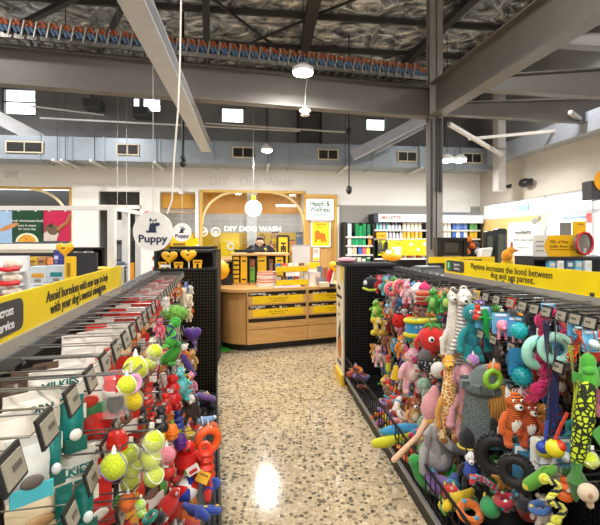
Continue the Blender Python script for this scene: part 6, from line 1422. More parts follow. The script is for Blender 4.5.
# --- second row
RA(dino, 376, 299, 319, .33, '#7fbf2e', '#c9e07a', '#5f9f2a', yaw=-.4, label='lime plush frog with long tail in the second row')
RA(animal, 387, 303, 318, .34, '#5fa9d6', '#e6eef2', limb='#e8742a', ears='none', snout='beak', long=0, label='sky blue plush bird with orange feet', tagc='#f3f1ee')
RA(animal, 381, 302, 316, .25, '#f08a3a', '#f8e2c8', ears='round', snout='dog', label='small orange plush toy behind the blue bird')
def ladybug(label, p, s, yaw):
    t = T_('plush_ladybug', label, 'plush toy', p, s, yaw); M().E((0, 0, -.58), (.36, .2, .42), None, 18).build('red_wings', SPOT('#d2271f', '#1a1414', 5, 'voronoi', .24), t); M().E((0, -.02, -.16), (.2, .15, .15)).build('head', PL('#17161a'), t); eyes(t, .08, -.15, -.15, .05)
    for q in (-1, 1): M().tube([(q*.08, 0, -.05), (q*.15, 0, .06)], .02).E((q*.15, 0, .07), .035).build('antenna', PL('#17161a'), t)
    for q in (-1, 1):
        for z in (-.4, -.6, -.8): M().tube([(q*.3, 0, z), (q*.44, -.04, z-.03)], [.04, .03]).build('leg', PL('#17161a'), t)
    return t
RA(ladybug, 398.5, 309, 328, .33, label='red spotted plush ladybug beside the blue bird')
RA(ladybug, 410, 310, 327, .27, yaw=.3, label='second red plush ladybug, half behind the drum')
RA(animal, 404, 308, 322, .2, '#f2efe9', None, ears='flop', snout='dog', label='white plush puppy between the two ladybugs')
RA(animal, 416, 308, 322, .22, '#d98a4a', '#f4e4cc', ears='round', snout='dog', label='tan plush bear above the blue drum')
def drum(label, p, s, yaw):
    t = T_('plush_drum', label, 'plush toy', p, s, yaw); M().lathe([(.6, -.98), (.62, -.1)], n=24, sy=.7).build('drum_shell', PL('#3a9fd6'), t); M().torus((0, 0, -.14), .6, .13, 'Z', 28, 8, .7).build('top_rim', PL('#e3dc2c'), t); M().torus((0, 0, -.92), .6, .13, 'Z', 28, 8, .7).build('bottom_rim', PL('#dcd624'), t); eyes(t, .12, -.43, -.45, .07); loop(t); return t
RA(drum, 416.5, 318, 336, .33, label='blue plush drum with two yellow rims')
RA(drum, 428, 318, 333, .24, yaw=.4, label='second blue and yellow plush drum behind the tomato')
def tomato(label, p, s, yaw):
    t = T_('plush_tomato', label, 'plush toy', p, s, yaw); M().E((0, 0, -.55), (.5, .42, .43), None, 22).build('tomato_body', PL('#d9241c'), t)
    m = M()
    for i in range(6): a = i*1.05; m.tube([(0, 0, -.14), (.2*math.cos(a), .18*math.sin(a), -.1), (.36*math.cos(a), .3*math.sin(a), -.22)], [.06, .07, .01], 6)
    m.tube([(0, 0, -.14), (.02, 0, .0)], .045); m.build('leafy_top', PL('#3f8f2f'), t); eyes(t, .17, -.39, -.5, .1)
    M().tube([(-.1, -.42, -.7), (0, -.43, -.75), (.1, -.42, -.7)], .015).build('mouth', PL('#4a0f0c'), t)
    for q in (-1, 1): M().tube([(q*.45, 0, -.5), (q*.6, -.08, -.65), (q*.56, -.1, -.8)], [.08, .07, .08]).build('arm', PL('#c81f1a'), t)
    return t
RA(tomato, 433, 322, 352, .36, label='large red plush tomato with big round eyes')
# --- third row
p, s = onR(376, 317, 336, .36); o = bone('yellow plush bone toy at the far end of the third row', p, s, 0, '#e3c53a'); hang(RR, o)
p, s = onR(383.5, 320, 336, .3); o = bone('mustard plush bone toy beside the yellow one', p, s, .3, '#c9a032'); hang(RR, o)
RA(animal, 401, 335, 358, .34, '#ef8a1d', '#f4b45a', ears='point', snout='dog', label='orange plush fox in the third row', tagc='#f3f1ee')
RA(animal, 394, 338, 352, .3, '#5f9fc4', None, ears='round', snout='dog', label='dusty blue plush bear beside the orange fox')
RA(animal, 412, 346, 393, .36, '#f0b8c0', '#f7e0cf', ears='point', earc='#ea5f9a', snout='pig', snc='#e2558a', label='large pale pink plush pig with cream belly', tagc='#f3f1ee', fat=1.05)
p, s = onR(427.5, 347, 374, .3); o = soft_block('grey plush ball toy with dark dotted patch', p, s, 0, [('ball_body', M().E((0, 0, -.35), (.34, .3, .33), None, 16), PL('#6f6d70')), ('dotted_patch', M().E((0, -.04, -.62), (.38, .3, .3), None, 16), SPOT('#23232b', '#c9cad2', 9, 'voronoi', .3)), ('tuft', M().tube([(0, 0, -.05), (.1, -.05, .06)], [.08, .03]), PL('#55545a'))]); hang(RR, o)
p, s = onR(433.5, 352, 382, .32); o = rope('red and green thin rope dangling beside the grey ball toy', p, s, 0, [(0, 0, 0), (.05, 0, -.4), (-.1, 0, -.8), (.05, 0, -1)], .06, ['#c72a2a', '#2f9a44', '#f0f0ea'], turns=8); hang(RR, o)
p, s = onR(439, 360, 380, .36); o = soft_block('white round plush paw beside the giraffe', p, s, 0, [('paw', M().E((0, 0, -.5), (.42, .35, .42), None, 16), PL('#f0ede8')), ('pad', M().E((.1, -.33, -.55), (.15, .06, .15)), PL('#d94a2a'))]); hang(RR, o)
RA(longneck, 448.5, 353, 441, .43, SPOT('#c8812f', '#f0dfb0', 24, 'cells', .085), '#f0b13a', '#d69a4a', '#8d5a26', label='spotted plush giraffe with long neck')
RA(animal, 466, 361, 436, .33, '#e7a9b2', '#f0c2c8', fat=.85, ears='flop', snout='trunk', long=.6, label='large dusty pink plush elephant with long legs', tagc='#f3f1ee', tagpos=(.1, -.62))
p, s = onR(473, 354, 366, .34); o = ball('lilac and lime ball toy under the teal bird', p, s*.5, 0, '#c78fd0', '#b8d83a', 'ball_toy'); hang(RR, o)
p, s = onR(500, 365, 382, .3); o = ring('lime green ring toy hung in front of the castle', R_(493, 371, .34), 8*mpp(p.y), 2.8*mpp(p.y), .2, P('#8fc83a', .4)); hang(RR, o)
p = R_(494, 362, .32); o = ball('orange felt ball hung above the castle', p, 6.5*mpp(p.y), 0, '#e07a24', '#c9621a', 'ball_toy'); hang(RR, o)
def castle(label, p, s, yaw):
    t = T_('plush_castle', label, 'plush toy', p, s, yaw); g_ = SPOT('#5d6866', '#39413f', 7, 'brick'); 
    M().tube([(0, 0, -.3), (0, 0, -.97)], [.26, .34], 20).build('tower', g_, t); M().tube([(0, 0, -.02), (0, 0, -.12), (0, 0, -.3)], [.1, .2, .27], 20).build('dome', PL('#6a7673'), t); M().torus((0, 0, -.31), .27, .05, 'Z', 24, 8).build('ledge', PL('#4f5957'), t)
    for i in range(8): a = i*math.pi/4; M().box((.3*math.cos(a), .3*math.sin(a), -.26), (.1, .1, .1), Matrix.Rotation(a, 3, 'Z')).build('battlement', PL('#5f6a68'), t)
    M().prism(circ(.09, 16, 0, -.72, .14), .04, o=-.31).build('doorway', PL('#262b2a'), t); loop(t); return t
RA(castle, 486, 365, 437, .3, label='grey plush castle tower with stone block pattern')
p, s = onR(491, 335, 360, .18); o = soft_block('grey plush owl hanging in the shade above the castle', p, s, 0, [('body', M().E((0, 0, -.6), (.3, .22, .38), None, 14), PL('#7c746c')), ('head', M().E((0, -.02, -.2), (.22, .2, .19)), PL('#8a8178')), ('beak', M().tube([(0, -.2, -.2), (0, -.28, -.26)], [.05, .005]), PL('#d98a2a')), ('wing', M().E((.3, 0, -.6), (.08, .15, .3)), PL('#6a625b'))]); hang(RR, o)
RA(animal, 514, 389, 446, .36, '#e2702a', '#f2efe9', mat=SPOT('#e2702a', '#2a1a14', 8, 'tiger', .25), ears='point', earc='#f0ede8', snout='dog', snc='#f4f2ec', long=.25, limb='#d9641f', label='orange plush fox with white belly and black stripes', tail='#e2702a')
RA(animal, 529, 398, 446, .3, '#d2571f', '#f0ebe2', mat=SPOT('#d2571f', '#2a1a14', 8, 'tiger', .3), ears='round', snout='dog', long=.25, limb='#c4501f', label='second orange and white plush fox, darker and half hidden')
p, s = onR(501, 385, 424, .26); o = soft_block('tan ridged plush shell behind the orange fox', p, s, 0, [('shell', M().lathe([(.05, 0), (.3, -.1), (.42, -.4), (.4, -.75), (.2, -1)], n=20), SPOT('#b98436', '#8a5a20', 6, 'wave', .45, wave_axis='X')), ('lip', M().torus((0, 0, -.95), .2, .06, 'Z', 20, 6), PL('#9c6a2a'))]); hang(RR, o)
p = R_(522, 366, .34); o = spiky('teal spiky rubber ball on a blue card', p, 10.5*mpp(p.y), 0, '#128f98', '#2f86b8'); hang(RR, o)
RC(526, 352, 12, 10, .24, '#3f97c9', '#dfeaf0', 'ball', 'small blue card above the teal spiky ball')
# --- fourth row and below
RA(animal, 378.5, 345, 367, .34, '#e6b9ae', None, ears='point', snout='pig', long=.3, label='small dusty pink plush pig low at the far end', tagc='#f3f1ee')
p, s = onR(388.5, 357, 370, .33); o = soft_block('small red and yellow plush tube at the far end', p, s, 0, [('tube', M().tube([(0, 0, 0), (0, 0, -.5)], .18), PL('#e0552a')), ('yellow_end', M().tube([(0, 0, -.5), (0, 0, -1)], .2), PL('#d8d22e')), ('cap', M().E((0, 0, 0), .2), PL('#d24524'))]); hang(RR, o)
def bell(label, p, s, yaw, c):
    t = T_('plush_bell', label, 'plush toy', p, s, yaw); M().lathe([(.04, 0), (.16, -.08), (.24, -.35), (.36, -.75), (.42, -.95), (.3, -1)], n=18).build('bell_body', PL(c), t); M().E((0, 0, -1), .1).build('clapper', PL('#c9961a'), t); loop(t); return t
RA(bell, 396, 365, 379, .35, '#e7c01f', label='yellow plush bell low on the far hooks')
RA(bell, 404, 369, 380, .3, '#e0b01f', label='second yellow plush bell beside the pink pig')
RA(animal, 393, 357, 367, .25, '#3f6a3a', None, ears='round', snout='dog', label='dark green plush toy behind the yellow bell')
RA(animal, 414.5, 396, 430, .38, '#dba86a', '#f0dcb8', head='#a8562a', ears='flop', earc='#8c4420', snout='dog', snc='#f3ece0', label='tan plush beagle with brown head below the pink pig', fat=1.1)
p, s = onR(424, 384, 425, .33); o = rope('pale mint braided rope hanging beside the beagle', p, s, 0, [(0, 0, 0), (.05, 0, -.4), (0, 0, -1)], .1, ['#a9cbb4', '#cfe0d2', '#8fb8a0'], turns=5); hang(RR, o)
p, s = onR(431, 390, 462, .4); o = soft_block('pink plush flamingo with long trailing legs', p, s, .2, [('body', M().tube([(.06, 0, 0), (.06, 0, -.12), (.02, 0, -.3), (-.02, 0, -.42)], [.06, .15, .17, .08], 14), PL('#e5a1a4')), ('yellow_beak', M().tube([(.0, -.05, -.4), (.05, -.06, -.5)], [.09, .05]), PL('#e2ad4a')), ('leg', M().tube([(-.05, 0, -.4), (-.22, -.05, -.6), (-.6, -.12, -.85)], [.05, .038, .04], 10), PL('#edc09a')), ('leg', M().tube([(.02, 0, -.42), (-.08, -.06, -.7), (-.2, -.12, -1)], [.05, .038, .042], 10), PL('#efc2b0'))]); hang(RR, o)
p, s = onR(436, 420, 484, .45); o = animal('grey shaggy plush donkey lying over the basket', p, s, .5, '#9a9896', '#a9a7a5', ears='flop', snout='long', snc='#a2a09e', long=.1, fat=1.7)
p, s = onR(468, 428, 456, .42); o = soft_block('black plush hat with yellow trim above the blue wolf', p, s, .3, [('brim', M().E((0, 0, -.75), (.6, .5, .12), None, 18), PL('#17171a')), ('crown', M().E((0, 0, -.4), (.36, .32, .4), None, 16), PL('#1d1d20')), ('yellow_trim', M().torus((0, -.02, -.62), .36, .04, 'Z', 24, 6, .9), PL('#e8cf2a')), ('silver_buckle', M().box((0, -.36, -.6), (.12, .04, .12)), P('#c9c9cc', .3, .6))]); hang(RR, o)
p, s = onR(471, 450, 487, .47); o = animal('black plush wolf in a blue shirt, lying on its side', p, s, -.3, '#1a1a1d', None, mat=PL('#2d52b8'), head='#e9e7e4', limb='#18181a', ears='point', earc='#18181a', snout='dog', fat=1.3, long=0, tail='#17171a'); M().box((.05, -.26, -.6), (.22, .01, .16)).build('price_card', P('#e8842a'), o)
p = R_(498, 440, .4); k = mpp(p.y); o = ring('large black rubber tyre toy with deep tread', p, 15.5*k, 6.5*k, -.5, P('#19191a', .6), tread=True); hang(RR, o)
p = R_(516, 459, .42); k = mpp(p.y); o = ring('smaller black rubber tyre toy beside the large one', p, 12*k, 5*k, -.6, P('#1c1c1d', .6), tread=True); hang(RR, o)
RC(496, 428, 12, 22, .3, '#5fa3c4', '#d8e4ea', 'ball', 'blue card behind the top of the large tyre')
RC(521, 444, 16, 42, .34, '#4a93bd', '#3f88b2', 'none', 'tall blue card hanging behind the two tyres')
p, s = onR(541, 466, 488, .4); o = soft_block('green plush alligator tube with yellow nose', p, s, -.2, [('body', M().tube([(-.5, 0, -.9), (0, 0, -.5), (.5, 0, -.1)], [.28, .3, .2], 14), PL('#5fa534')), ('nose', M().E((-.6, -.05, -.95), (.2, .2, .2)), PL('#e0cf2e')), ('crest', M().prism([(-.1, -.2), (.1, .0), (.3, .02), (.5, .15), (.45, -.05)], .08), PL('#7fbf3a'))], lp=False); hang(RR, o)
p, s = onR(555, 478, 522, .42); o = rope('yellow and black knotted rope at the lower right', p, s, 0, [(-.3, 0, 0), (.1, 0, -.2), (-.15, 0, -.5), (.2, 0, -.7), (0, 0, -1)], .07, ['#dfe04a', '#1d1d1f', '#e9e87a'], turns=6); hang(RR, o)
p, s = onR(577, 466, 500, .36); o = soft_block('dark green plush leaf toy near the lower right corner', p, s, 0, [('leaf', M().tube([(0, 0, 0), (.02, 0, -.45), (-.04, 0, -1)], [.05, .3, .06], 12), PL('#3f7a34')), ('stem', M().tube([(0, 0, 0), (.05, 0, .12)], .04), PL('#7a9a4a'))]); hang(RR, o)
p, s = onR(588, 483, 505, .4); o = soft_block('cream plush mushroom ear toy at the lower right edge', p, s, 0, [('body', M().E((0, 0, -.45), (.45, .35, .42), None, 16), PL('#e2cbb0')), ('stalk', M().tube([(.05, 0, -.7), (.1, 0, -1)], .16), PL('#d8bfa0')), ('spot', M().E((-.1, -.32, -.4), (.12, .06, .12)), PL('#b98a64'))]); hang(RR, o)
p, s = onR(565, 476, 500, .3); o = kong('small orange and white squeaky toy by the yellow rope', p, s, 0, '#e2692a'); hang(RR, o)
# --- filler toys deeper in the racks so no bare hooks show
fill = [(391, 300, 313, .16, '#3fb6b0', 'teal'), (396, 297, 309, .15, '#e9556a', 'coral'), (421, 306, 320, .16, '#f0e6da', 'ivory'), (429, 309, 321, .15, '#e0572a', 'vermilion'), (384, 336, 346, .28, '#b0763a', 'brown'), (407, 330, 343, .22, '#5fc0c4', 'aqua'), (416, 337, 350, .2, '#e9d23a', 'lemon'), (424, 336, 349, .2, '#c58a5a', 'caramel'), (421, 372, 386, .25, '#8fb4d0', 'powder blue'), (448, 330, 350, .18, '#6a8f4a', 'olive'), (459, 362, 378, .16, '#c94a3a', 'brick red'), (477, 340, 360, .22, '#d8a44a', 'honey'), (487, 330, 352, .22, '#c8322a', 'scarlet'), (500, 345, 362, .18, '#7a6a5a', 'taupe'), (457, 405, 425, .24, '#8a7a6a', 'mushroom'), (428, 402, 420, .25, '#5a7fae', 'steel blue')]
for i, (px, yt, yb, w_, c, nm) in enumerate(fill):
    RA(animal, px, yt, yb, w_, c, None, ears=('round', 'point', 'flop')[i % 3], snout=('dog', 'pig', 'beak')[i % 3], label='small %s plush toy hanging deeper in the right rack' % nm, tagc='#f3f1ee' if i % 2 else None)
# --- regular hooks with grey tickets on the near part of the right rack
for j, (z, w_) in enumerate(((1.335, .29), (1.12, .29))):
    for i, px in enumerate((592, 577, 563, 548, 536, 524, 512, 498, 487) if j == 0 else (560, 535, 513, 495, 482)):
        p = RR.hit(px, 300, w_); u, _ = RR.uw(p)
        fc = {477: '#e2b51f', 512: '#b3271f'}.get(px, '#1b1e22') if j == 0 else '#1b1e22'
        make_hook(RR, u, z, w_, 'chrome hook with grey ticket, %s from the near end, right rack %s row' % (('first', 'second', 'third', 'fourth', 'fifth', 'sixth', 'seventh', 'eighth', 'ninth')[i], ('top', 'second')[j]), 'ticketed hooks, right rack', True, fc)
p = RR.hit(477, 298, .3); u, _ = RR.uw(p); make_hook(RR, u, 1.335, .3, 'chrome hook with yellow framed ticket on the right rack', 'ticketed hooks, right rack', True, '#e2b51f', '#8d8a80')
for i in range(16):                                          # far top row: close hooks with white tags
    u = 2.75+i*.13; o = make_hook(RR, u, 1.335, .26, 'plain chrome hook, %s from the near end, far top row of the right rack' % ('first', 'second', 'third', 'fourth', 'fifth', 'sixth', 'seventh', 'eighth', 'ninth', 'tenth', '11th', '12th', '13th', '14th', '15th', '16th')[i], 'plain far hooks, right rack', False)
# --- basket of the right rack
def RB(px, py, Y=None, w_=.45): return RR.hit(px, py, w_)
def basket_toy(R, px, py, rpx, w_, fn, label, **k):
    p = R.hit(px, py, w_); s = rpx*mpp(p.y); return fn(label, p, s, k.pop('yaw', 0), **k)
def lump(label, p, s, yaw, c, c2='#f4f0e6', kind=0):
    t = T_('squeaky_toy', label, 'toy', p, s, yaw, None)
    t.rotation_euler = (random.uniform(-.5, .5), random.uniform(-.6, .6), random.uniform(-3, 3)) if yaw == 0 else (0, 0, yaw)
    if kind == 0:
        M().E((0, 0, 0), (1, .7, .65), None, 12).E((.75, 0, .3), (.5, .45, .42), None, 10).build('toy_body', PL(c), t); M().E((1.15, 0, .25), (.18, .16, .14), None, 8).build('nose', PL(c2), t)
        for q in (-1, 1): M().E((.75, q*.32, .65), (.14, .1, .22), None, 8).build('ear', PL(c2), t)
    elif kind == 1:
        M().tube([(-1, 0, 0), (-.3, 0, .15), (.4, 0, 0), (1.1, 0, .1)], [.3, .42, .42, .2], 10).build('toy_body', PL(c), t); M().torus((-.3, 0, .12), .42, .1, 'X', 16, 6).build('band', PL(c2), t); M().E((1.1, 0, .1), .22, None, 8).build('tip', PL(c2), t)
    else:
        M().torus((0, 0, 0), .75, .32, 'Z', 20, 8).build('toy_body', PL(c), t); M().E((.75, 0, .3), (.2, .2, .12), None, 8).build('stud', PL(c2), t); M().E((-.75, 0, .3), (.2, .2, .12), None, 8).build('stud', PL(c2), t)
    return t
bk = [(352, 391, 6, .5, '#e6c22a', 'golden yellow'), (360, 392, 6, .35, '#e2d22e', 'lemon yellow'), (358, 399, 5, .5, '#4aa53a', 'leaf green'), (380, 388, 7, .25, '#2f9a3a', 'bright green'), (371, 398, 6, .35, '#5fb4b0', 'sea green'), (366, 402, 6, .48, '#cfe6e4', 'pale aqua'), (377, 399, 5.5, .33, '#f08a2a', 'orange'), (373, 408, 7, .46, '#ef8a3a', 'apricot'), (385, 402, 6, .36, '#b48ac8', 'lavender'), (388, 397, 5, .28, '#58b6ba', 'turquoise'), (394, 404, 7, .3, '#e9858a', 'salmon'), (383, 411, 6, .42, '#a77bc4', 'purple'), (397, 412, 6, .36, '#3fa6a0', 'teal'), (378, 416, 6, .5, '#e2572a', 'tangerine'), (389, 419, 6, .47, '#e8c42a', 'sunflower'), (402, 394, 8, .2, '#b99a4a', 'mossy brown'), (398, 399, 5, .24, '#2f8a5a', 'forest green'), (400, 421, 8, .38, '#7d6f60', 'grey brown'), (381, 424, 6, .52, '#8a3f9a', 'violet'), (408, 416, 6, .3, '#d8c83a', 'olive yellow'), (391, 428, 7, .45, '#e9e02a', 'neon yellow'), (386, 432, 6, .52, '#5fa23a', 'grass green'), (404, 451, 6, .52, '#d2421f', 'rusty red'), (411, 456, 7, .5, '#e06a24', 'burnt orange'), (418, 461, 6, .48, '#b82a3a', 'crimson'), (401, 445, 5, .53, '#3f8a4a', 'fern green'), (425, 470, 6, .5, '#c9302a', 'cherry red'), (449, 492, 8, .49, '#e33a24', 'poppy red'), (459, 500, 13, .49, '#ecc91f', 'canary yellow'), (470, 512, 11, .5, '#ef7a24', 'pumpkin orange'), (490, 508, 12, .44, '#2fa257', 'emerald and blue'), (444, 505, 10, .53, '#5aa83a', 'apple green'), (505, 500, 9, .42, '#c2283a', 'ruby'), (525, 505, 9, .4, '#1f1f24', 'black'), (520, 480, 7, .34, '#c58a2a', 'ochre'), (540, 508, 9, .42, '#3f6ab0', 'cobalt blue'), (483, 480, 6, .44, '#1d1d22', 'jet black')]
for i, (px, py, r_, w_, c, nm) in enumerate(bk):
    basket_toy(RR, px, py, r_*1.15, w_, lump, '%s squeaky toy heaped in the basket of the right rack' % nm, c=c, c2=random.choice(['#f4f0e6', '#f2d23a', '#2a2a2e', '#e25a3a', '#4fa8d0']), kind=i % 3)
p = RR.hit(404, 437, .48); k = mpp(p.y); t = T_('plush_bat', 'long yellow and blue plush bat lying across the basket edge', 'plush toy', p, k, .05)
M().tube([(-29, -2, -5), (-20, -2, -4), (0, 0, 1), (14, 0, 4)], [4.5, 5.5, 4.5, 5], 12).build('yellow_body', PL('#dfe02c'), t); M().E((-2, 3, 6), (22, 6, 6), Matrix.Rotation(-.1, 3, 'Y')).build('blue_body', PL('#3f9fd2'), t); M().E((8, -4, 3), (5, 2, 4)).build('pink_badge', PL('#e2307a'), t); M().tube([(-26, -4, -8), (-27, -4, -18)], 1.3).build('white_tab', P('#f0efec'), t)
p = RR.hit(430, 478, .5); k = mpp(p.y); t = T_('plush_alligator', 'long green plush alligator arms reaching over the basket edge', 'plush toy', p, k, 0)
M().tube([(-14, -1, 16), (-8, 0, 4), (2, 0, -10), (16, 2, -14)], [7, 8.5, 8, 6], 12).E((-15, -1, 17), 7).build('body', PL('#2f9a3f'), t); M().tube([(12, 2, -14), (20, 2, 0), (22, 2, 10)], [6, 6, 5], 10).build('arm', PL('#37a548'), t); M().E((-14, -5, 18), (3, 3, 3)).build('eye', PL('#1c6a2a'), t)
p = RR.hit(442, 464, .4); k = mpp(p.y); t = T_('plush_block', 'yellow, orange and blue plush block behind the alligator', 'plush toy', p, k, .5)
M().box((0, 0, 0), (24, 16, 14)).build('block_body', PL('#e9b022'), t, bev=2.5); M().box((-3, 0, 8), (20, 15, 4)).build('blue_top', PL('#5fb2dc'), t, bev=1.5); M().box((2, -9, 1), (16, 2, 8)).build('orange_face', PL('#e2702a'), t)
p = RR.hit(494, 478, .44); k = mpp(p.y); t = T_('rope_toy', 'red and blue twisted rope lying over the basket in loops', 'rope toy', p, k, 0)
pts = [Vector((-24+48*i/40, -3, -10+16*math.sin(i/40*7)+6*math.cos(i*.3))) for i in range(41)]; strands(t, pts, 3, ['#c52a3a', '#3f9ec2', '#b3202f'], 12)
p = RR.hit(505, 480, .38); k = mpp(p.y); t = T_('star_toy', 'mustard plush star lying under the tyres', 'plush toy', p, k, 0)
sp_ = [((15 if i % 2 == 0 else 7)*math.sin(i*math.pi/5), (15 if i % 2 == 0 else 7)*math.cos(i*math.pi/5)) for i in range(10)]
M().prism(sp_, 5).build('star_body', PL('#c58f2c'), t, bev=1.2); M().E((0, -3, 0), (4, 1, 4)).build('centre_patch', PL('#a8741f'), t)
p = RR.hit(397, 457, .54); k = mpp(p.y); 

# ------------------------------------------------------------------ left rack
def L_(px, py, w_, Y=None): return LR.hit(px, py, w_, Y)
def LA(fn, px, yt, yb, *a, Y=None, w_=.3, hk=True, yaw=0, label='', **k):
    p, s = onL(px, yt, yb, w_, Y); o = fn(label, p, s, yaw, *a, **k)
    if hk: hang(LR, o, .03)
    return o
# ticketed hooks: top row and second row, black holders with grey tickets
num = ('first', 'second', 'third', 'fourth', 'fifth', 'sixth', 'seventh', 'eighth', 'ninth', 'tenth', 'eleventh', 'twelfth', '13th', '14th', '15th', '16th', '17th', '18th', '19th', '20th', '21st', '22nd', '23rd', '24th', '25th', '26th', '27th', '28th')
Y0s = [.572+.124*i for i in range(29)]
for i, y in enumerate(Y0s[:28]):
    p = LR.w2(y/LR.k, .25, 1.33); make_hook(LR, y/LR.k-.05, 1.335, .25, 'chrome hook with grey ticket, %s from the near end, left rack top row' % num[i], 'top row hooks, left rack', True)
for i in range(22):
    make_hook(LR, .78+.135*i, 1.115, .25, 'chrome hook with grey ticket, %s from the near end, left rack second row' % num[i], 'second row hooks, left rack', True)
for i in range(16):
    make_hook(LR, .95+.18*i, .9, .27, 'chrome hook with grey ticket, %s from the near end, left rack third row' % num[i], 'third row hooks, left rack', True)
yawL = LR.a+.8                                              # packs turn their faces to the aisle
def LP(u, w_, z, wd, h_, c, label, yaw=None, **k):
    o = pouch(label, LR.w2(u, w_, z), wd, h_, yawL if yaw is None else yaw, c, **k); return o
# near packs, top row
YN = LR.a+.62
def LQ(px, py, wpx, hpx, w_, c, label, yaw=YN, **k):
    p = LR.hit(px, py, w_); q = mpp(p.y); return pouch(label, p, wpx*q*1.15, hpx*q, yaw, c, **k)
LQ(32, 400, 44, 54, .14, '#efeae0', 'white chew pouch with dark green lettering, hung nearest on the top row', word='SPORN', wc='#2f5a4f', band='#e9e0cf', pic='#b9a88a', wz_=-.13)
LQ(12, 420, 30, 50, .12, '#e9e2d6', 'cream chew pouch at the left edge of the top row', band='#d8cbb4', pic='#a8927a')
LQ(57, 375, 44, 48, .13, '#f1ece3', 'white milk chew pouch with teal lettering on the top row', word='MILKIES', wc='#15756c', pic='#e0b49a', band='#f4efe6', wz_=-.15)
LQ(86, 372, 30, 46, .17, '#efe9e0', 'white pouch with green and red swoosh left of the red puzzle toy', band='#3f8a5a', pic='#d6402f')
LQ(72, 404, 19, 46, .2, '#157c76', 'teal pouch showing a white bone window, in front of the milk chews', pic='#f0ece4', band='#116860')
LQ(52, 438, 15, 44, .21, '#12746e', 'dark teal pouch with pale stripes behind the second ticket', pic='#dfe6ea', band='#0f5f5a')
LQ(28, 446, 34, 52, .2, '#d5d8d6', 'silver and turquoise pouch with brown balls at the lower left', band='#43b3c4', pic='#5f5650')
LQ(78, 438, 34, 46, .13, '#efe6d6', 'cream chew pack with printed recipe panel in the second row', band='#e9e0d0', pic='#9a8c74')
LQ(66, 460, 50, 46, .18, '#f2ede4', 'white milk chew pouch with teal lettering in the second row', word='MILKIES', wc='#14807a', pic='#e8a07a', band='#f0e8dc', wz_=-.2)
LQ(36, 488, 46, 48, .17, '#d9c9a8', 'tan chew pack at the bottom left of the rack', band='#c9b48c', pic='#a07c50')
LQ(64, 494, 14, 44, .22, '#137a74', 'teal pack with white stripes, low at the near left', band='#0e635e', pic='#e6efee')
LQ(84, 486, 16, 44, .23, '#1a8078', 'narrow teal pack beside the bottom black ticket', band='#10605a', pic='#dcebe8')
LQ(97, 486, 26, 40, .2, '#d32f2b', 'red squeaky pack beside the striped tennis ball', band='#b3211f', pic='#f0ece6')
LQ(97, 412, 26, 34, .2, '#c92d28', 'red pack hanging under the red puzzle toy', band='#f0e8e0', pic='#a8221f')
LQ(88, 425, 26, 24, .15, '#b8362c', 'rust red pack behind the cream recipe pack', band='#e8ddd0', pic='#6a2a20')
for i, (px, c, nm) in enumerate(((14, '#5a463c', 'dark brown'), (24, '#6b5245', 'chestnut'), (34, '#4e4038', 'espresso'), (46, '#715a4a', 'cocoa'))):
    o = LQ(px, 384-i*5, 20, 30, .05, c, '%s jerky pack close to the pegboard at the near left' % nm, band='#2f2620', pic='#8a7260', name='jerky_pack')
LQ(74, 340, 20, 34, .07, '#f0e9e2', 'white snack pack with orange red lettering, left one of two', word='KONG', wc='#dc3a22', band='#e2472a', pic='#f0a03a', wz_=-.35)
LQ(90, 336, 22, 36, .08, '#efe6de', 'white snack pack with orange red lettering, right one of two', word='KONG', wc='#d8331f', band='#e8552a', pic='#e2a04a', wz_=-.35)
# red and white packs along the top row further back
cols = ['#e8482a', '#f0ebe6', '#df3024', '#f3efe9', '#e2592f']
for i in range(5):
    u = 1.3+.11*i
    LP(u, .1, 1.285, .1, .16, '#f1ebe4', 'white snack pack with orange red lettering, %s behind the milk chews' % num[i], word=('KONG', 'SNACKS', 'KONG', 'CHEWS', 'SNACKS')[i], wc='#dc3a22', band='#e2472a', pic='#f0a03a', wz_=-.28)
for i in range(18):
    u = 1.72+.13*i
    for k in range(2):
        o = pouch('%s snack packet, %s from the near end, %s line, far top row, left rack' % (('red', 'cream', 'dark red')[(i+k) % 3], num[i], ('inner', 'outer')[k]), LR.w2(u+.03*k, .07+.09*k, 1.305-.005*k), .09, .16, yawL, ('#d02c22', '#d3cabf', '#9a1f1b')[(i+k) % 3], band=('#d9d2c8', '#c9302a', '#3a2a26')[(i+k) % 3], name='snack_packet', pic=('#f0c9a0', '#e2772a')[i % 2]); o['group'] = 'snack packets in the far top row'
for i in range(14):
    u = 1.25+.15*i
    o = pouch('%s treat sachet, %s from the near end, second row of the left rack' % (('white', 'red', 'cream')[i % 3], num[i]), LR.w2(u, .1, 1.1), .11, .17, yawL, ('#d9d1c6', '#c8342a', '#cfc2b2')[i % 3], band=('#c9352a', '#e0dad0', '#6a4a3a')[i % 3], name='treat_sachet', pic='#c99a6a'); o['group'] = 'treat sachets in the second row'
for i in range(12):
    u = 1.5+.17*i
    o = pouch('%s treat sachet, %s from the near end, third row of the left rack' % (('red', 'ivory')[i % 2], num[i]), LR.w2(u, .12, .88), .11, .16, yawL, ('#cf3028', '#e2dcd4')[i % 2], band='#f0ece6', name='treat_sachet', pic='#d8a03a'); o['group'] = 'treat sachets in the third row'
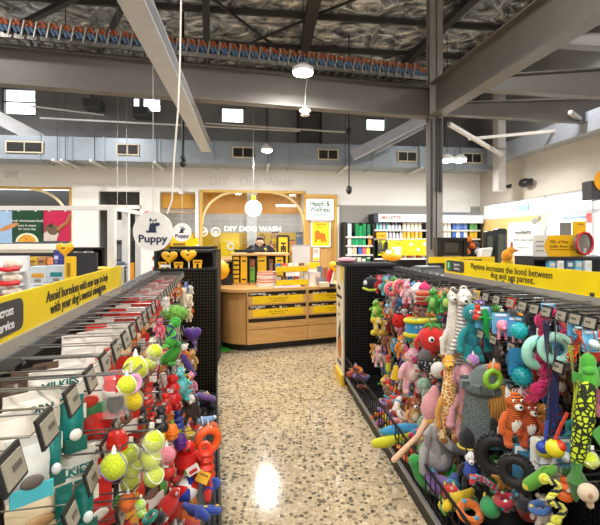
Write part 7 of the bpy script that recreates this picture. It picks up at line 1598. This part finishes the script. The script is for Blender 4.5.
# ball toys
def LBall(px, py, rpx, w_, label, c='#d3e02c', stripe=None, bag=True, Y=None, name='tennis_ball', seam='#f4f6ea'):
    p = L_(px, py-rpx, w_, Y); o = ball(label, p, rpx*mpp(p.y), 0, c, seam, name, bag, stripe=stripe); hang(LR, o); return o
LBall(135.5, 368, 12, .3, 'large lime tennis ball in a net on the top row')
LBall(127, 385, 9.5, .34, 'lime tennis ball with pale marks below the large one')
LBall(133, 400, 10.5, .3, 'yellow ball with blue side at the bottom of the net', '#f0d51e', '#2f5fc0')
p = L_(131, 375, .3); o = ring('pale pink ring toy tucked behind the lime tennis balls', p, 8.5*mpp(p.y), 2.6*mpp(p.y), .6, P('#e8a8d4', .4)); hang(LR, o)
p = L_(152, 344, .3); k = mpp(p.y); o = ball_pack('pair of lime tennis balls in a white net', p, [7.5*k, 6.5*k], 0, card=None, sidestep=-.35); hang(LR, o)
p = L_(115, 374, .29); k = mpp(p.y); t = T_('treat_puzzle', 'red dome treat toy with a black base in clear packing', 'rubber toy', p, k, .2)
M().lathe([(2, 0), (9, -3), (11, -10), (11, -14)], n=22).build('red_dome', P('#d5222a', .25), t); M().lathe([(11.3, -14), (11.3, -17), (9, -20)], n=22).build('white_ring', P('#f0efec', .3), t); M().lathe([(3, -20), (8, -24), (9, -31), (5, -38)], n=20).build('black_base', P('#2a2826', .3), t); M().tube([(4, -11, 4), (4, -12, -14)], 1.1).tube([(7, -10, 4), (7, -11, -12)], 1.1).build('red_ties', P('#c91f26'), t); M().lathe([(12, 1), (12.5, -15), (12, -40)], n=18).build('clear_pack', FILM('#ffffff', .12), t); hang(LR, t)
LBall(114, 466, 13, .3, 'lime tennis ball with a curved purple stripe', '#c9dc28', '#8f86c8')
p = L_(117, 430, .28); k = mpp(p.y); t = T_('rubber_dome', 'red rubber dome toy above the purple striped ball', 'rubber toy', p, k, .2)
M().lathe([(3, 0), (8, -3), (10, -10), (10.5, -18)], n=20).build('red_cap', P('#dc2a20', .3), t); M().lathe([(10.6, -18), (10.6, -22), (7, -25)], n=20).build('yellow_base', P('#c8d62a', .4), t); M().torus((0, 0, -12), 10.3, .8, 'Z', 22, 6).build('ridge', P('#b51f1a', .3), t); hang(LR, t)
p = L_(131, 444, .3); k = mpp(p.y); o = ball_pack('clear pack of lime tennis balls behind the black tickets', p, [9*k, 9*k, 9*k], 0, sidestep=.1); hang(LR, o)
p = L_(152, 431, .36); k = mpp(p.y); o = ball_pack('clear pack of three lime tennis balls in front of the others', p, [10.5*k, 10*k, 10*k], 0, sidestep=-.15); hang(LR, o)
p = L_(141, 499, .34); k = mpp(p.y); o = ball_pack('two small green tennis balls low in the rack', p, [5*k, 5*k], 0, ('#a9d62c',), sidestep=.1); hang(LR, o)
p = L_(128, 493, .3); k = mpp(p.y); o = ball('orange rubber ball half hidden at the bottom of the rack', p, 9*k, 0, '#e8742a', '#d15f1c', 'ball_toy'); hang(LR, o)
# plush and rubber toys further along the left rack
LA(animal, 183, 287, 308, '#efe2c8', None, Y=3.6, ears='round', snout='dog', label='cream plush toy near the far end of the left rack')
LA(animal, 188, 293, 312, '#f0e0bc', '#f8f0dc', Y=3.7, ears='flop', snout='dog', label='pale butter plush lamb at the far end of the left rack')
LA(animal, 179, 283, 297, '#e8862e', '#f8e0c0', Y=3.55, ears='point', snout='dog', label='orange plush fox high at the far end of the left rack')
LA(animal, 189, 308, 322, '#e9d2a6', None, Y=3.6, ears='round', snout='pig', label='sandy plush pig below the butter lamb')
LA(animal, 190.5, 304, 316, '#e46a2a', None, Y=3.75, ears='point', snout='beak', label='rust orange plush bird beside the butter lamb')
LA(animal, 186, 282, 292, '#5a6fc0', None, Y=3.8, ears='round', snout='dog', label='tiny blue plush toy high at the far end of the left rack')
LA(animal, 190, 285, 298, '#e9e2d2', None, Y=3.85, ears='flop', snout='dog', label='off white plush puppy high at the far end of the left rack')
def spk(label, p, s, yaw, c, c2):
    t = T_('plush_cactus', label, 'plush toy', p, s, yaw); m = M().E((0, 0, -.5), (.8, .55, .48), None, 18).build('bushy_body', PL(c, 40), t); q = M()
    for i in range(60): a = i*2.4; z = 1-2*(i+.5)/60; r_ = math.sqrt(1-z*z); d = Vector((.78*r_*math.cos(a), .53*r_*math.sin(a), -.5+.46*z)); q.tube([d, d+Vector((d.x*.16, d.y*.16, (d.z+.5)*.2))], [.07, .02], 5)
    q.build('tufts', PL(c2, 40), t); loop(t); return t
LA(spk, 174.5, 305, 322, '#6fae3e', '#86c24c', Y=2.7, label='bushy green plush ball in the upper left rack')
LA(animal, 160, 318, 338, '#e8607a', '#f49aa8', w_=.3, ears='point', snout='pig', label='raspberry pink plush toy beside the bushy green ball')
p, s = onL(170, 322, 342, .36); o = rope('green and navy braided rope under the bushy green ball', p, s, 0, [(.3, 0, 0), (0, 0, -.3), (.2, 0, -.7), (0, 0, -1)], .16, ['#3fae3a', '#1f2f7a', '#58c84a'], turns=4); hang(LR, o)
p, s = onL(171, 343, 365, .36); o = soft_block('green knitted plush dinosaur with dark stripes', p, s, -.3, [('body', M().tube([(.35, 0, 0), (.3, 0, -.25), (0, 0, -.6), (-.4, 0, -.85)], [.14, .2, .32, .2], 14), SPOT('#4fb53f', '#1f4a2a', 9, 'wave', .35)), ('foot', M().E((.1, -.1, -.9), (.2, .18, .12)), PL('#3f9a34')), ('head', M().E((.36, -.04, -.02), (.2, .18, .16)), PL('#2f8a3a'))]); hang(LR, o)
LA(kong, 165, 346, 364, '#e55a62', w_=.33, label='coral red cherry rubber toy beside the knitted dinosaur')
p, s = onL(192.5, 328, 344, .3, 2.95); t = T_('plush_heart', 'deep purple plush heart at the edge of the left rack', 'plush toy', p, s, .2); o_ = heart(1.1, 1.0, .3); o_.build('heart_body', PL('#5a2f8f'), t); t.location.z -= s*.45; M().torus((0, 0, .45), .06, .02, 'Y', 12, 5).build('hang_loop', WHITE, t); hang(LR, t)
LA(animal, 184, 343, 366, '#f0871f', '#f6b45a', Y=2.75, head='#f3efe6', ears='round', snout='dog', label='orange plush bear with a cream head')
LA(animal, 192.5, 349, 370, '#c99a52', '#efe2c4', Y=2.85, ears='point', snout='beak', label='golden brown plush bird with a pale beak')
p, s = onL(195, 341, 352, .3, 2.9); o = bone('purple and white striped plush stick at the rack edge', p, s, 1.2, '#6b4fa0', tagc=None); hang(LR, o)
p, s = onL(188, 357, 374, .3, 2.7); o = soft_block('long purple plush tentacle below the orange bear', p, s, 0, [('tentacle', M().tube([(-.3, 0, 0), (0, 0, -.5), (.35, 0, -1)], [.2, .2, .12], 10), PL('#54388a')), ('tip', M().E((.36, 0, -1), .14), PL('#6a4aa4'))]); hang(LR, o)
LA(animal, 178.5, 359, 376, '#bdb3a8', None, Y=2.5, ears='round', snout='dog', label='small grey plush mouse above the teal dinosaur')
p, s = onL(180, 366, 401, .36, 2.3); t = o = dino('teal plush dinosaur with lime spots and long neck', p, s, .6, '#54bec0', '#6fd0d0', '#a8d62e'); hang(LR, o)
LA(kong, 172.5, 375, 404, '#cf1f22', Y=2.05, label='tall red rubber snowman toy beside the teal dinosaur')
LA(kong, 176, 392, 410, '#b81c20', Y=2.15, label='dark red rubber toy below the teal dinosaur')
LA(animal, 191, 371, 394, '#e58ba0', None, Y=2.6, ears='none', snout='beak', snc='#f0b61f', long=.5, label='pink plush bird with a yellow beak at the rack edge')
LA(animal, 191, 393, 424, '#3a2821', '#4a352b', Y=2.35, head='#eae2d4', earc='#4a352b', ears='flop', snout='dog', label='dark brown plush dog with a white face', fat=1.2)
LA(animal, 195, 394, 410, '#4f9fd0', '#e8742a', Y=2.5, ears='round', snout='dog', label='small blue and orange plush toy behind the dark brown dog')
LA(kong, 166, 393, 413, '#d92a24', w_=.33, label='bright red rubber star toy left of the snowman toy')
LA(kong, 159.5, 403, 425, '#d8281f', w_=.28, label='red rubber bone toy above the black one')
LA(kong, 161, 407, 432, '#242325', w_=.36, label='black rubber snowman toy in the middle of the left rack')
LA(kong, 153, 412, 424, '#cc2a22', w_=.28, label='small red rubber toy left of the black one')
def cone(label, p, s, yaw, c, c2):
    t = T_('squeaky_carrot', label, 'rubber toy', p, s, yaw); M().lathe([(.05, 0), (.22, -.1), (.36, -.45), (.34, -.8), (.12, -1)], n=16).build('toy_body', P(c, .35), t); M().tube([(0, 0, 0), (.06, 0, .16)], [.1, .04]).build('leafy_top', P(c2, .4), t); M().torus((0, 0, -.5), .36, .04, 'Z', 18, 6).build('ridge', P(c, .35), t); return t
LA(cone, 172, 423, 441, '#ef7d1f', '#7ab83a', w_=.38, label='orange rubber pumpkin toy beside the purple one')
LA(cone, 180, 432, 450, '#5a2a86', '#8ac03f', Y=1.9, label='purple rubber aubergine toy beside the orange pumpkin')
LA(cone, 163, 431, 444, '#f0c41f', '#e2402a', w_=.34, label='yellow rubber pepper toy left of the orange pumpkin')
p = L_(166.5, 446, .38); k = mpp(p.y); o = ball('pink and red striped rubber ball low in the left rack', p, 9*k, .4, '#e88a9a', '#c22a3a', 'ball_toy'); hang(LR, o)
LA(animal, 157, 300, 316, '#c9302a', None, w_=.26, ears='round', snout='dog', label='small crimson plush toy in the upper left rack')
LA(animal, 166, 296, 311, '#e2e0da', None, w_=.3, ears='flop', snout='dog', label='small white plush lamb above the bushy green ball')
LA(animal, 176, 324, 340, '#e8dccb', None, Y=2.9, ears='flop', snout='dog', label='small beige plush lamb below the bushy green ball')
LA(animal, 178, 344, 358, '#e8a48c', None, Y=2.7, ears='round', snout='pig', label='peach plush piglet behind the orange bear')
LA(animal, 184, 376, 392, '#e7822a', None, Y=2.65, ears='point', snout='dog', label='small tangerine plush fox behind the teal dinosaur')
LA(animal, 157, 365, 382, '#a8322a', None, w_=.24, ears='round', snout='dog', label='maroon plush toy behind the tennis ball pair')
LA(animal, 163, 372, 388, '#efe8dc', None, w_=.28, ears='flop', snout='dog', label='ivory plush toy left of the red snowman')
LA(kong, 148, 388, 406, '#d23a2a', w_=.25, label='tomato red rubber toy right of the yellow ball')
LA(kong, 143, 408, 424, '#2a2a30', w_=.27, label='charcoal rubber toy below the yellow ball')
LA(kong, 168, 452, 476, '#cf3a2a', w_=.34, label='brick red rubber toy below the pink striped ball')
# red and orange rubber toys at the lower right of the left rack and in its basket
p, s = onL(186, 441, 472, .42, 1.95); t = T_('rubber_robot', 'large red rubber robot toy above the basket', 'rubber toy', p, s, .2)
M().E((0, 0, -.2), (.3, .25, .22), None, 16).build('head', P('#cf2420', .32), t); M().tube([(0, 0, -.35), (0, 0, -.75)], [.33, .36], 16).build('body', P('#cf2420', .32), t); eyes(t, .1, -.23, -.2, .05, '#2a1010', False)
for q in (-1, 1): M().tube([(q*.15, 0, -.72), (q*.18, -.03, -1)], [.13, .12]).build('leg', P('#b91f1c', .32), t); M().tube([(q*.33, 0, -.42), (q*.46, -.05, -.6)], [.1, .1]).build('arm', P('#b91f1c', .32), t)
hang(LR, t)
p = L_(208, 430, .45, 2.1); o = ring('bright orange rubber ring beside the basket edge', p, 10*mpp(p.y), 4*mpp(p.y), .5, P('#f0652a', .35)); hang(LR, o)
p, s = onL(205, 449, 476, .47, 2.0); t = T_('tug_stick', 'red orange rubber tug stick with ridges at the basket edge', 'rubber toy', p, s, .2)
M().lathe([(.3, 0), (.36, -.1), (.26, -.2), (.34, -.35), (.26, -.5), (.36, -.65), (.3, -.8), (.38, -.95), (.2, -1)], n=16).build('rubber_body', P('#e03c24', .35), t); M().torus((0, 0, .06), .18, .07, 'Y', 18, 7).build('handle_ring', P('#ec5a2a', .35), t); hang(LR, t)
p, s = onL(196, 455, 482, .44, 2.0); o = kong('deep red rubber bone toy left of the ridged tug stick', p, s, .2, '#bf1f1e'); hang(LR, o)
def inL(px, py, rpx, Y, fn, label, **k): p = L_(px, py, None, Y); return fn(label, p, rpx*mpp(Y), k.pop('yaw', 0), **k)
def beach(label, p, s, yaw, cs=('#d8261f', '#2a48b4', '#f2f0ec')):
    t = T_('beach_ball', label, 'ball', p, s, yaw); n = 6
    for i in range(n):
        vs, fs = [], []; a0 = 2*math.pi*i/n
        for j in range(9):
            th = math.pi*j/8
            for k in range(5): a = a0+2*math.pi/n*k/4; vs.append((math.sin(th)*math.cos(a), math.sin(th)*math.sin(a), math.cos(th)))
        for j in range(8):
            for k in range(4): o = j*5+k; fs.append((o, o+1, o+6, o+5))
        M().add(vs, fs).build('ball_panel', P(cs[i % 3], .3), t)
    M().E((0, 0, 1), (.16, .16, .04)).build('cap', P('#f2f0ec'), t); t.rotation_euler = (.9, .4, .3); return t
inL(186, 489, 12, 1.95, beach, 'red, blue and white rubber ball in the left basket')
inL(168, 505, 13, 1.75, lump, 'bright red rubber toy at the front of the left basket', c='#d5251f', c2='#f0efe8', kind=0)
inL(179, 478, 10, 1.95, lump, 'white and red rubber toy behind the beach ball', c='#d9302a', c2='#f4f2ee', kind=1)
inL(208, 489, 11, 2.0, lump, 'red rubber hammer toy with a blue end in the left basket', c='#d8281f', c2='#2a4fc0', kind=1)
inL(213, 484, 9, 2.1, lump, 'royal blue and white rubber toy beside the red hammer', c='#3a5fc8', c2='#f0f0f0', kind=0)
inL(196, 512, 13, 1.75, lump, 'navy blue rubber dumbbell at the front of the left basket', c='#2a3f94', c2='#3a54b4', kind=1)
inL(211, 510, 11, 1.85, lump, 'blue rubber ring with yellow studs in the left basket', c='#2444a4', c2='#f0c81f', kind=2)
inL(160, 518, 9, 1.6, lump, 'black and green rubber toy low in the left basket', c='#222226', c2='#6ac03a', kind=0)
inL(150, 517, 8, 1.5, lump, 'teal rubber toy low in the left basket', c='#1f9a8a', c2='#f4f0e6', kind=2)
inL(205, 421, 9, 2.4, lump, 'pale blue patterned packet lying at the far end of the left basket', c='#8fb4e2', c2='#f0f4fa', kind=1)
inL(197, 429, 9, 2.35, lump, 'red lettered packet lying at the far end of the left basket', c='#cf352a', c2='#f2ece6', kind=1)
inL(212, 427, 8, 2.5, lump, 'orange toy at the far end of the left basket', c='#e0672a', c2='#f6e2c8', kind=0)
p = L_(203, 477, None, 1.95); k = mpp(1.95); t = T_('price_card', 'yellow square price card lying on the toys of the left basket', 'card', p, k, .3); t.rotation_euler = (-.4, .5, .2)
M().box((0, 0, 0), (13, 1, 11)).build('card_face', P('#f0b81f'), t); M().box((0, -.8, 2), (9, .4, 2)).build('print_line', P('#a86a10'), t)
p = L_(193, 470, None, 1.9); t = T_('price_card', 'white and red price card above the beach ball', 'card', p, k, .3); t.rotation_euler = (-.3, -.5, .2)
M().box((0, 0, 0), (12, 1, 8)).build('card_face', P('#f2efea'), t); M().box((0, -.8, -1), (8, .4, 3)).build('print_line', P('#cf2f2a'), t)

# lower rows of the left rack: rubber toys and sachets close behind one another
LOWC = [('#cf2a22', 'red'), ('#222226', 'black'), ('#e8742a', 'orange'), ('#b8221f', 'dark red'), ('#e9e2d8', 'white'), ('#2f4fae', 'blue'), ('#5aa83a', 'green'), ('#f0c42a', 'yellow')]
for r_, (z, w_) in enumerate(((.72, .26), (.55, .3), (.42, .36))):
    for i in range(15):
        u = 1.25+.17*i; c, nm = LOWC[(i*3+r_*2) % 8]; p = LR.w2(u+.04*r_, w_-.03*(i % 3), z-.01*(i % 2))
        lab = '%s rubber toy, %s from the near end, %s row of the left rack' % (nm, num[i], ('fourth', 'fifth', 'lowest')[r_])
        if (i+r_) % 3 == 0: o = pouch(lab.replace('rubber toy', 'toy packet'), p, .12, .16, yawL, c, band='#f0ece6', pic='#8a6a5a', name='toy_packet')
        elif (i+r_) % 3 == 1: o = kong(lab, p, .13, .4*i, c)
        else: o = ball(lab, p, .045, .3*i, c, '#f0ece6', 'ball_toy')
        hang(LR, o, .03)
for r_, (z, w_) in enumerate(((1.1, .2), (.9, .21), (.7, .22))):
    for i in range(9):
        u = 1.55+.14*i; c, nm = (('#d3382a', 'red'), ('#f0e9e0', 'white'), ('#2b2a2c', 'black'), ('#b8281f', 'crimson'), ('#e2a23a', 'amber'))[(i+2*r_) % 5]
        o = pouch('%s chew packet, %s from the near end, outer line, %s row, left rack' % (nm, num[i], ('second', 'third', 'fourth')[r_]), LR.w2(u, w_, z), .09, .15, yawL, c, band=('#f3efe8', '#d8352a')[i % 2], pic='#8a5a4a', name='chew_packet')
        o['group'] = 'chew packets, outer line, left rack'
# more plush deeper in the right rack
DC = [('#d8402f', 'tomato red'), ('#e9a03a', 'golden'), ('#58a84a', 'leaf green'), ('#4f93c4', 'blue'), ('#e58aa4', 'pink'), ('#8a6ab0', 'purple'), ('#e9e2d4', 'cream'), ('#7a5a42', 'brown'), ('#2f9a98', 'teal'), ('#5a5a60', 'charcoal')]
for r_, (z, w_) in enumerate(((1.3, .16), (1.1, .15), (.9, .18), (.7, .2), (.52, .26))):
    for i in range(16):
        u = 1.75+.19*i+.05*r_; c, nm = DC[(i*3+r_*4) % 10]
        o = animal('%s plush toy at the back, %s from the near end, %s row, right rack' % (nm, num[i], num[r_]), RR.w2(u, w_, z), .17+.02*(i % 3), .3*((i % 5)-2), c, '#f0e6da' if i % 2 else None, ears=('round', 'point', 'flop', 'big')[(i+r_) % 4], snout=('dog', 'pig', 'beak', 'long')[(i*2+r_) % 4], tagc='#f3f1ee' if (i+r_) % 3 == 0 else None)
        hang(RR, o, .03)

# heaps that fill both baskets
HC = DC[:8]+[('#e9d23a', 'lemon'), ('#c23a6a', 'raspberry'), ('#3f5fae', 'cobalt'), ('#9fd0c0', 'mint'), ('#e9763a', 'apricot'), ('#a8442a', 'rust'), ('#b9b4ac', 'stone grey'), ('#b6d23a', 'lime')]
KN = ('animal', 'tube', 'ring')
for i in range(46):
    u = 2.3+(i*.618 % 1)*2.5; w_ = .1+.42*((i*.377) % 1); c, nm = HC[i % 16]; kd = i//16
    lump('%s squeaky %s deep in the right basket heap' % (nm, KN[kd]), RR.w2(u, w_, .2+.07*((i*.29) % 1)), .055+.02*(i % 3), 0, c, ('#f4f0e6', '#f2d23a', '#4fa8d0')[i % 3], kd)
for i in range(30):
    u = 1.5+(i*.618 % 1)*2.6; w_ = .12+.36*((i*.377) % 1); c, nm = (LOWC+[('#2f9a98', 'teal'), ('#8a6ab0', 'purple')])[i % 10]; kd = i//10
    lump('%s rubber %s deep in the left basket heap' % (nm, KN[kd]), LR.w2(u, w_, .2+.06*((i*.29) % 1)), .06+.02*(i % 3), 0, c, ('#f4f0e6', '#2a4fc0', '#f0c42a')[i % 3], kd)
for i in range(44):
    u = 3.25+(i*.618 % 1)*1.55; w_ = .16+.36*((i*.377) % 1); c, nm = HC[(i*5+3) % 16]; kd = i//16
    lump('%s squeaky %s at the far end of the right basket heap' % (nm, KN[kd]), RR.w2(u, w_, .22+.15*((i*.43) % 1)*(1-w_)), .05+.012*(i % 3), 0, c, ('#f4f0e6', '#f2d23a', '#4fa8d0')[i % 3], kd)
# ------------------------------------------------------------------ lettering becomes plain mesh
bpy.context.view_layer.update()
_dg = bpy.context.evaluated_depsgraph_get()
for o in [o for o in sc.objects if o.type == 'FONT']:
    me = bpy.data.meshes.new_from_object(o.evaluated_get(_dg)); nm = o.name
    q = bpy.data.objects.new('tmp', me); COL.objects.link(q)
    q.parent = o.parent; q.location = o.location; q.rotation_euler = o.rotation_euler; q.scale = o.scale
    bpy.data.objects.remove(o); q.name = nm
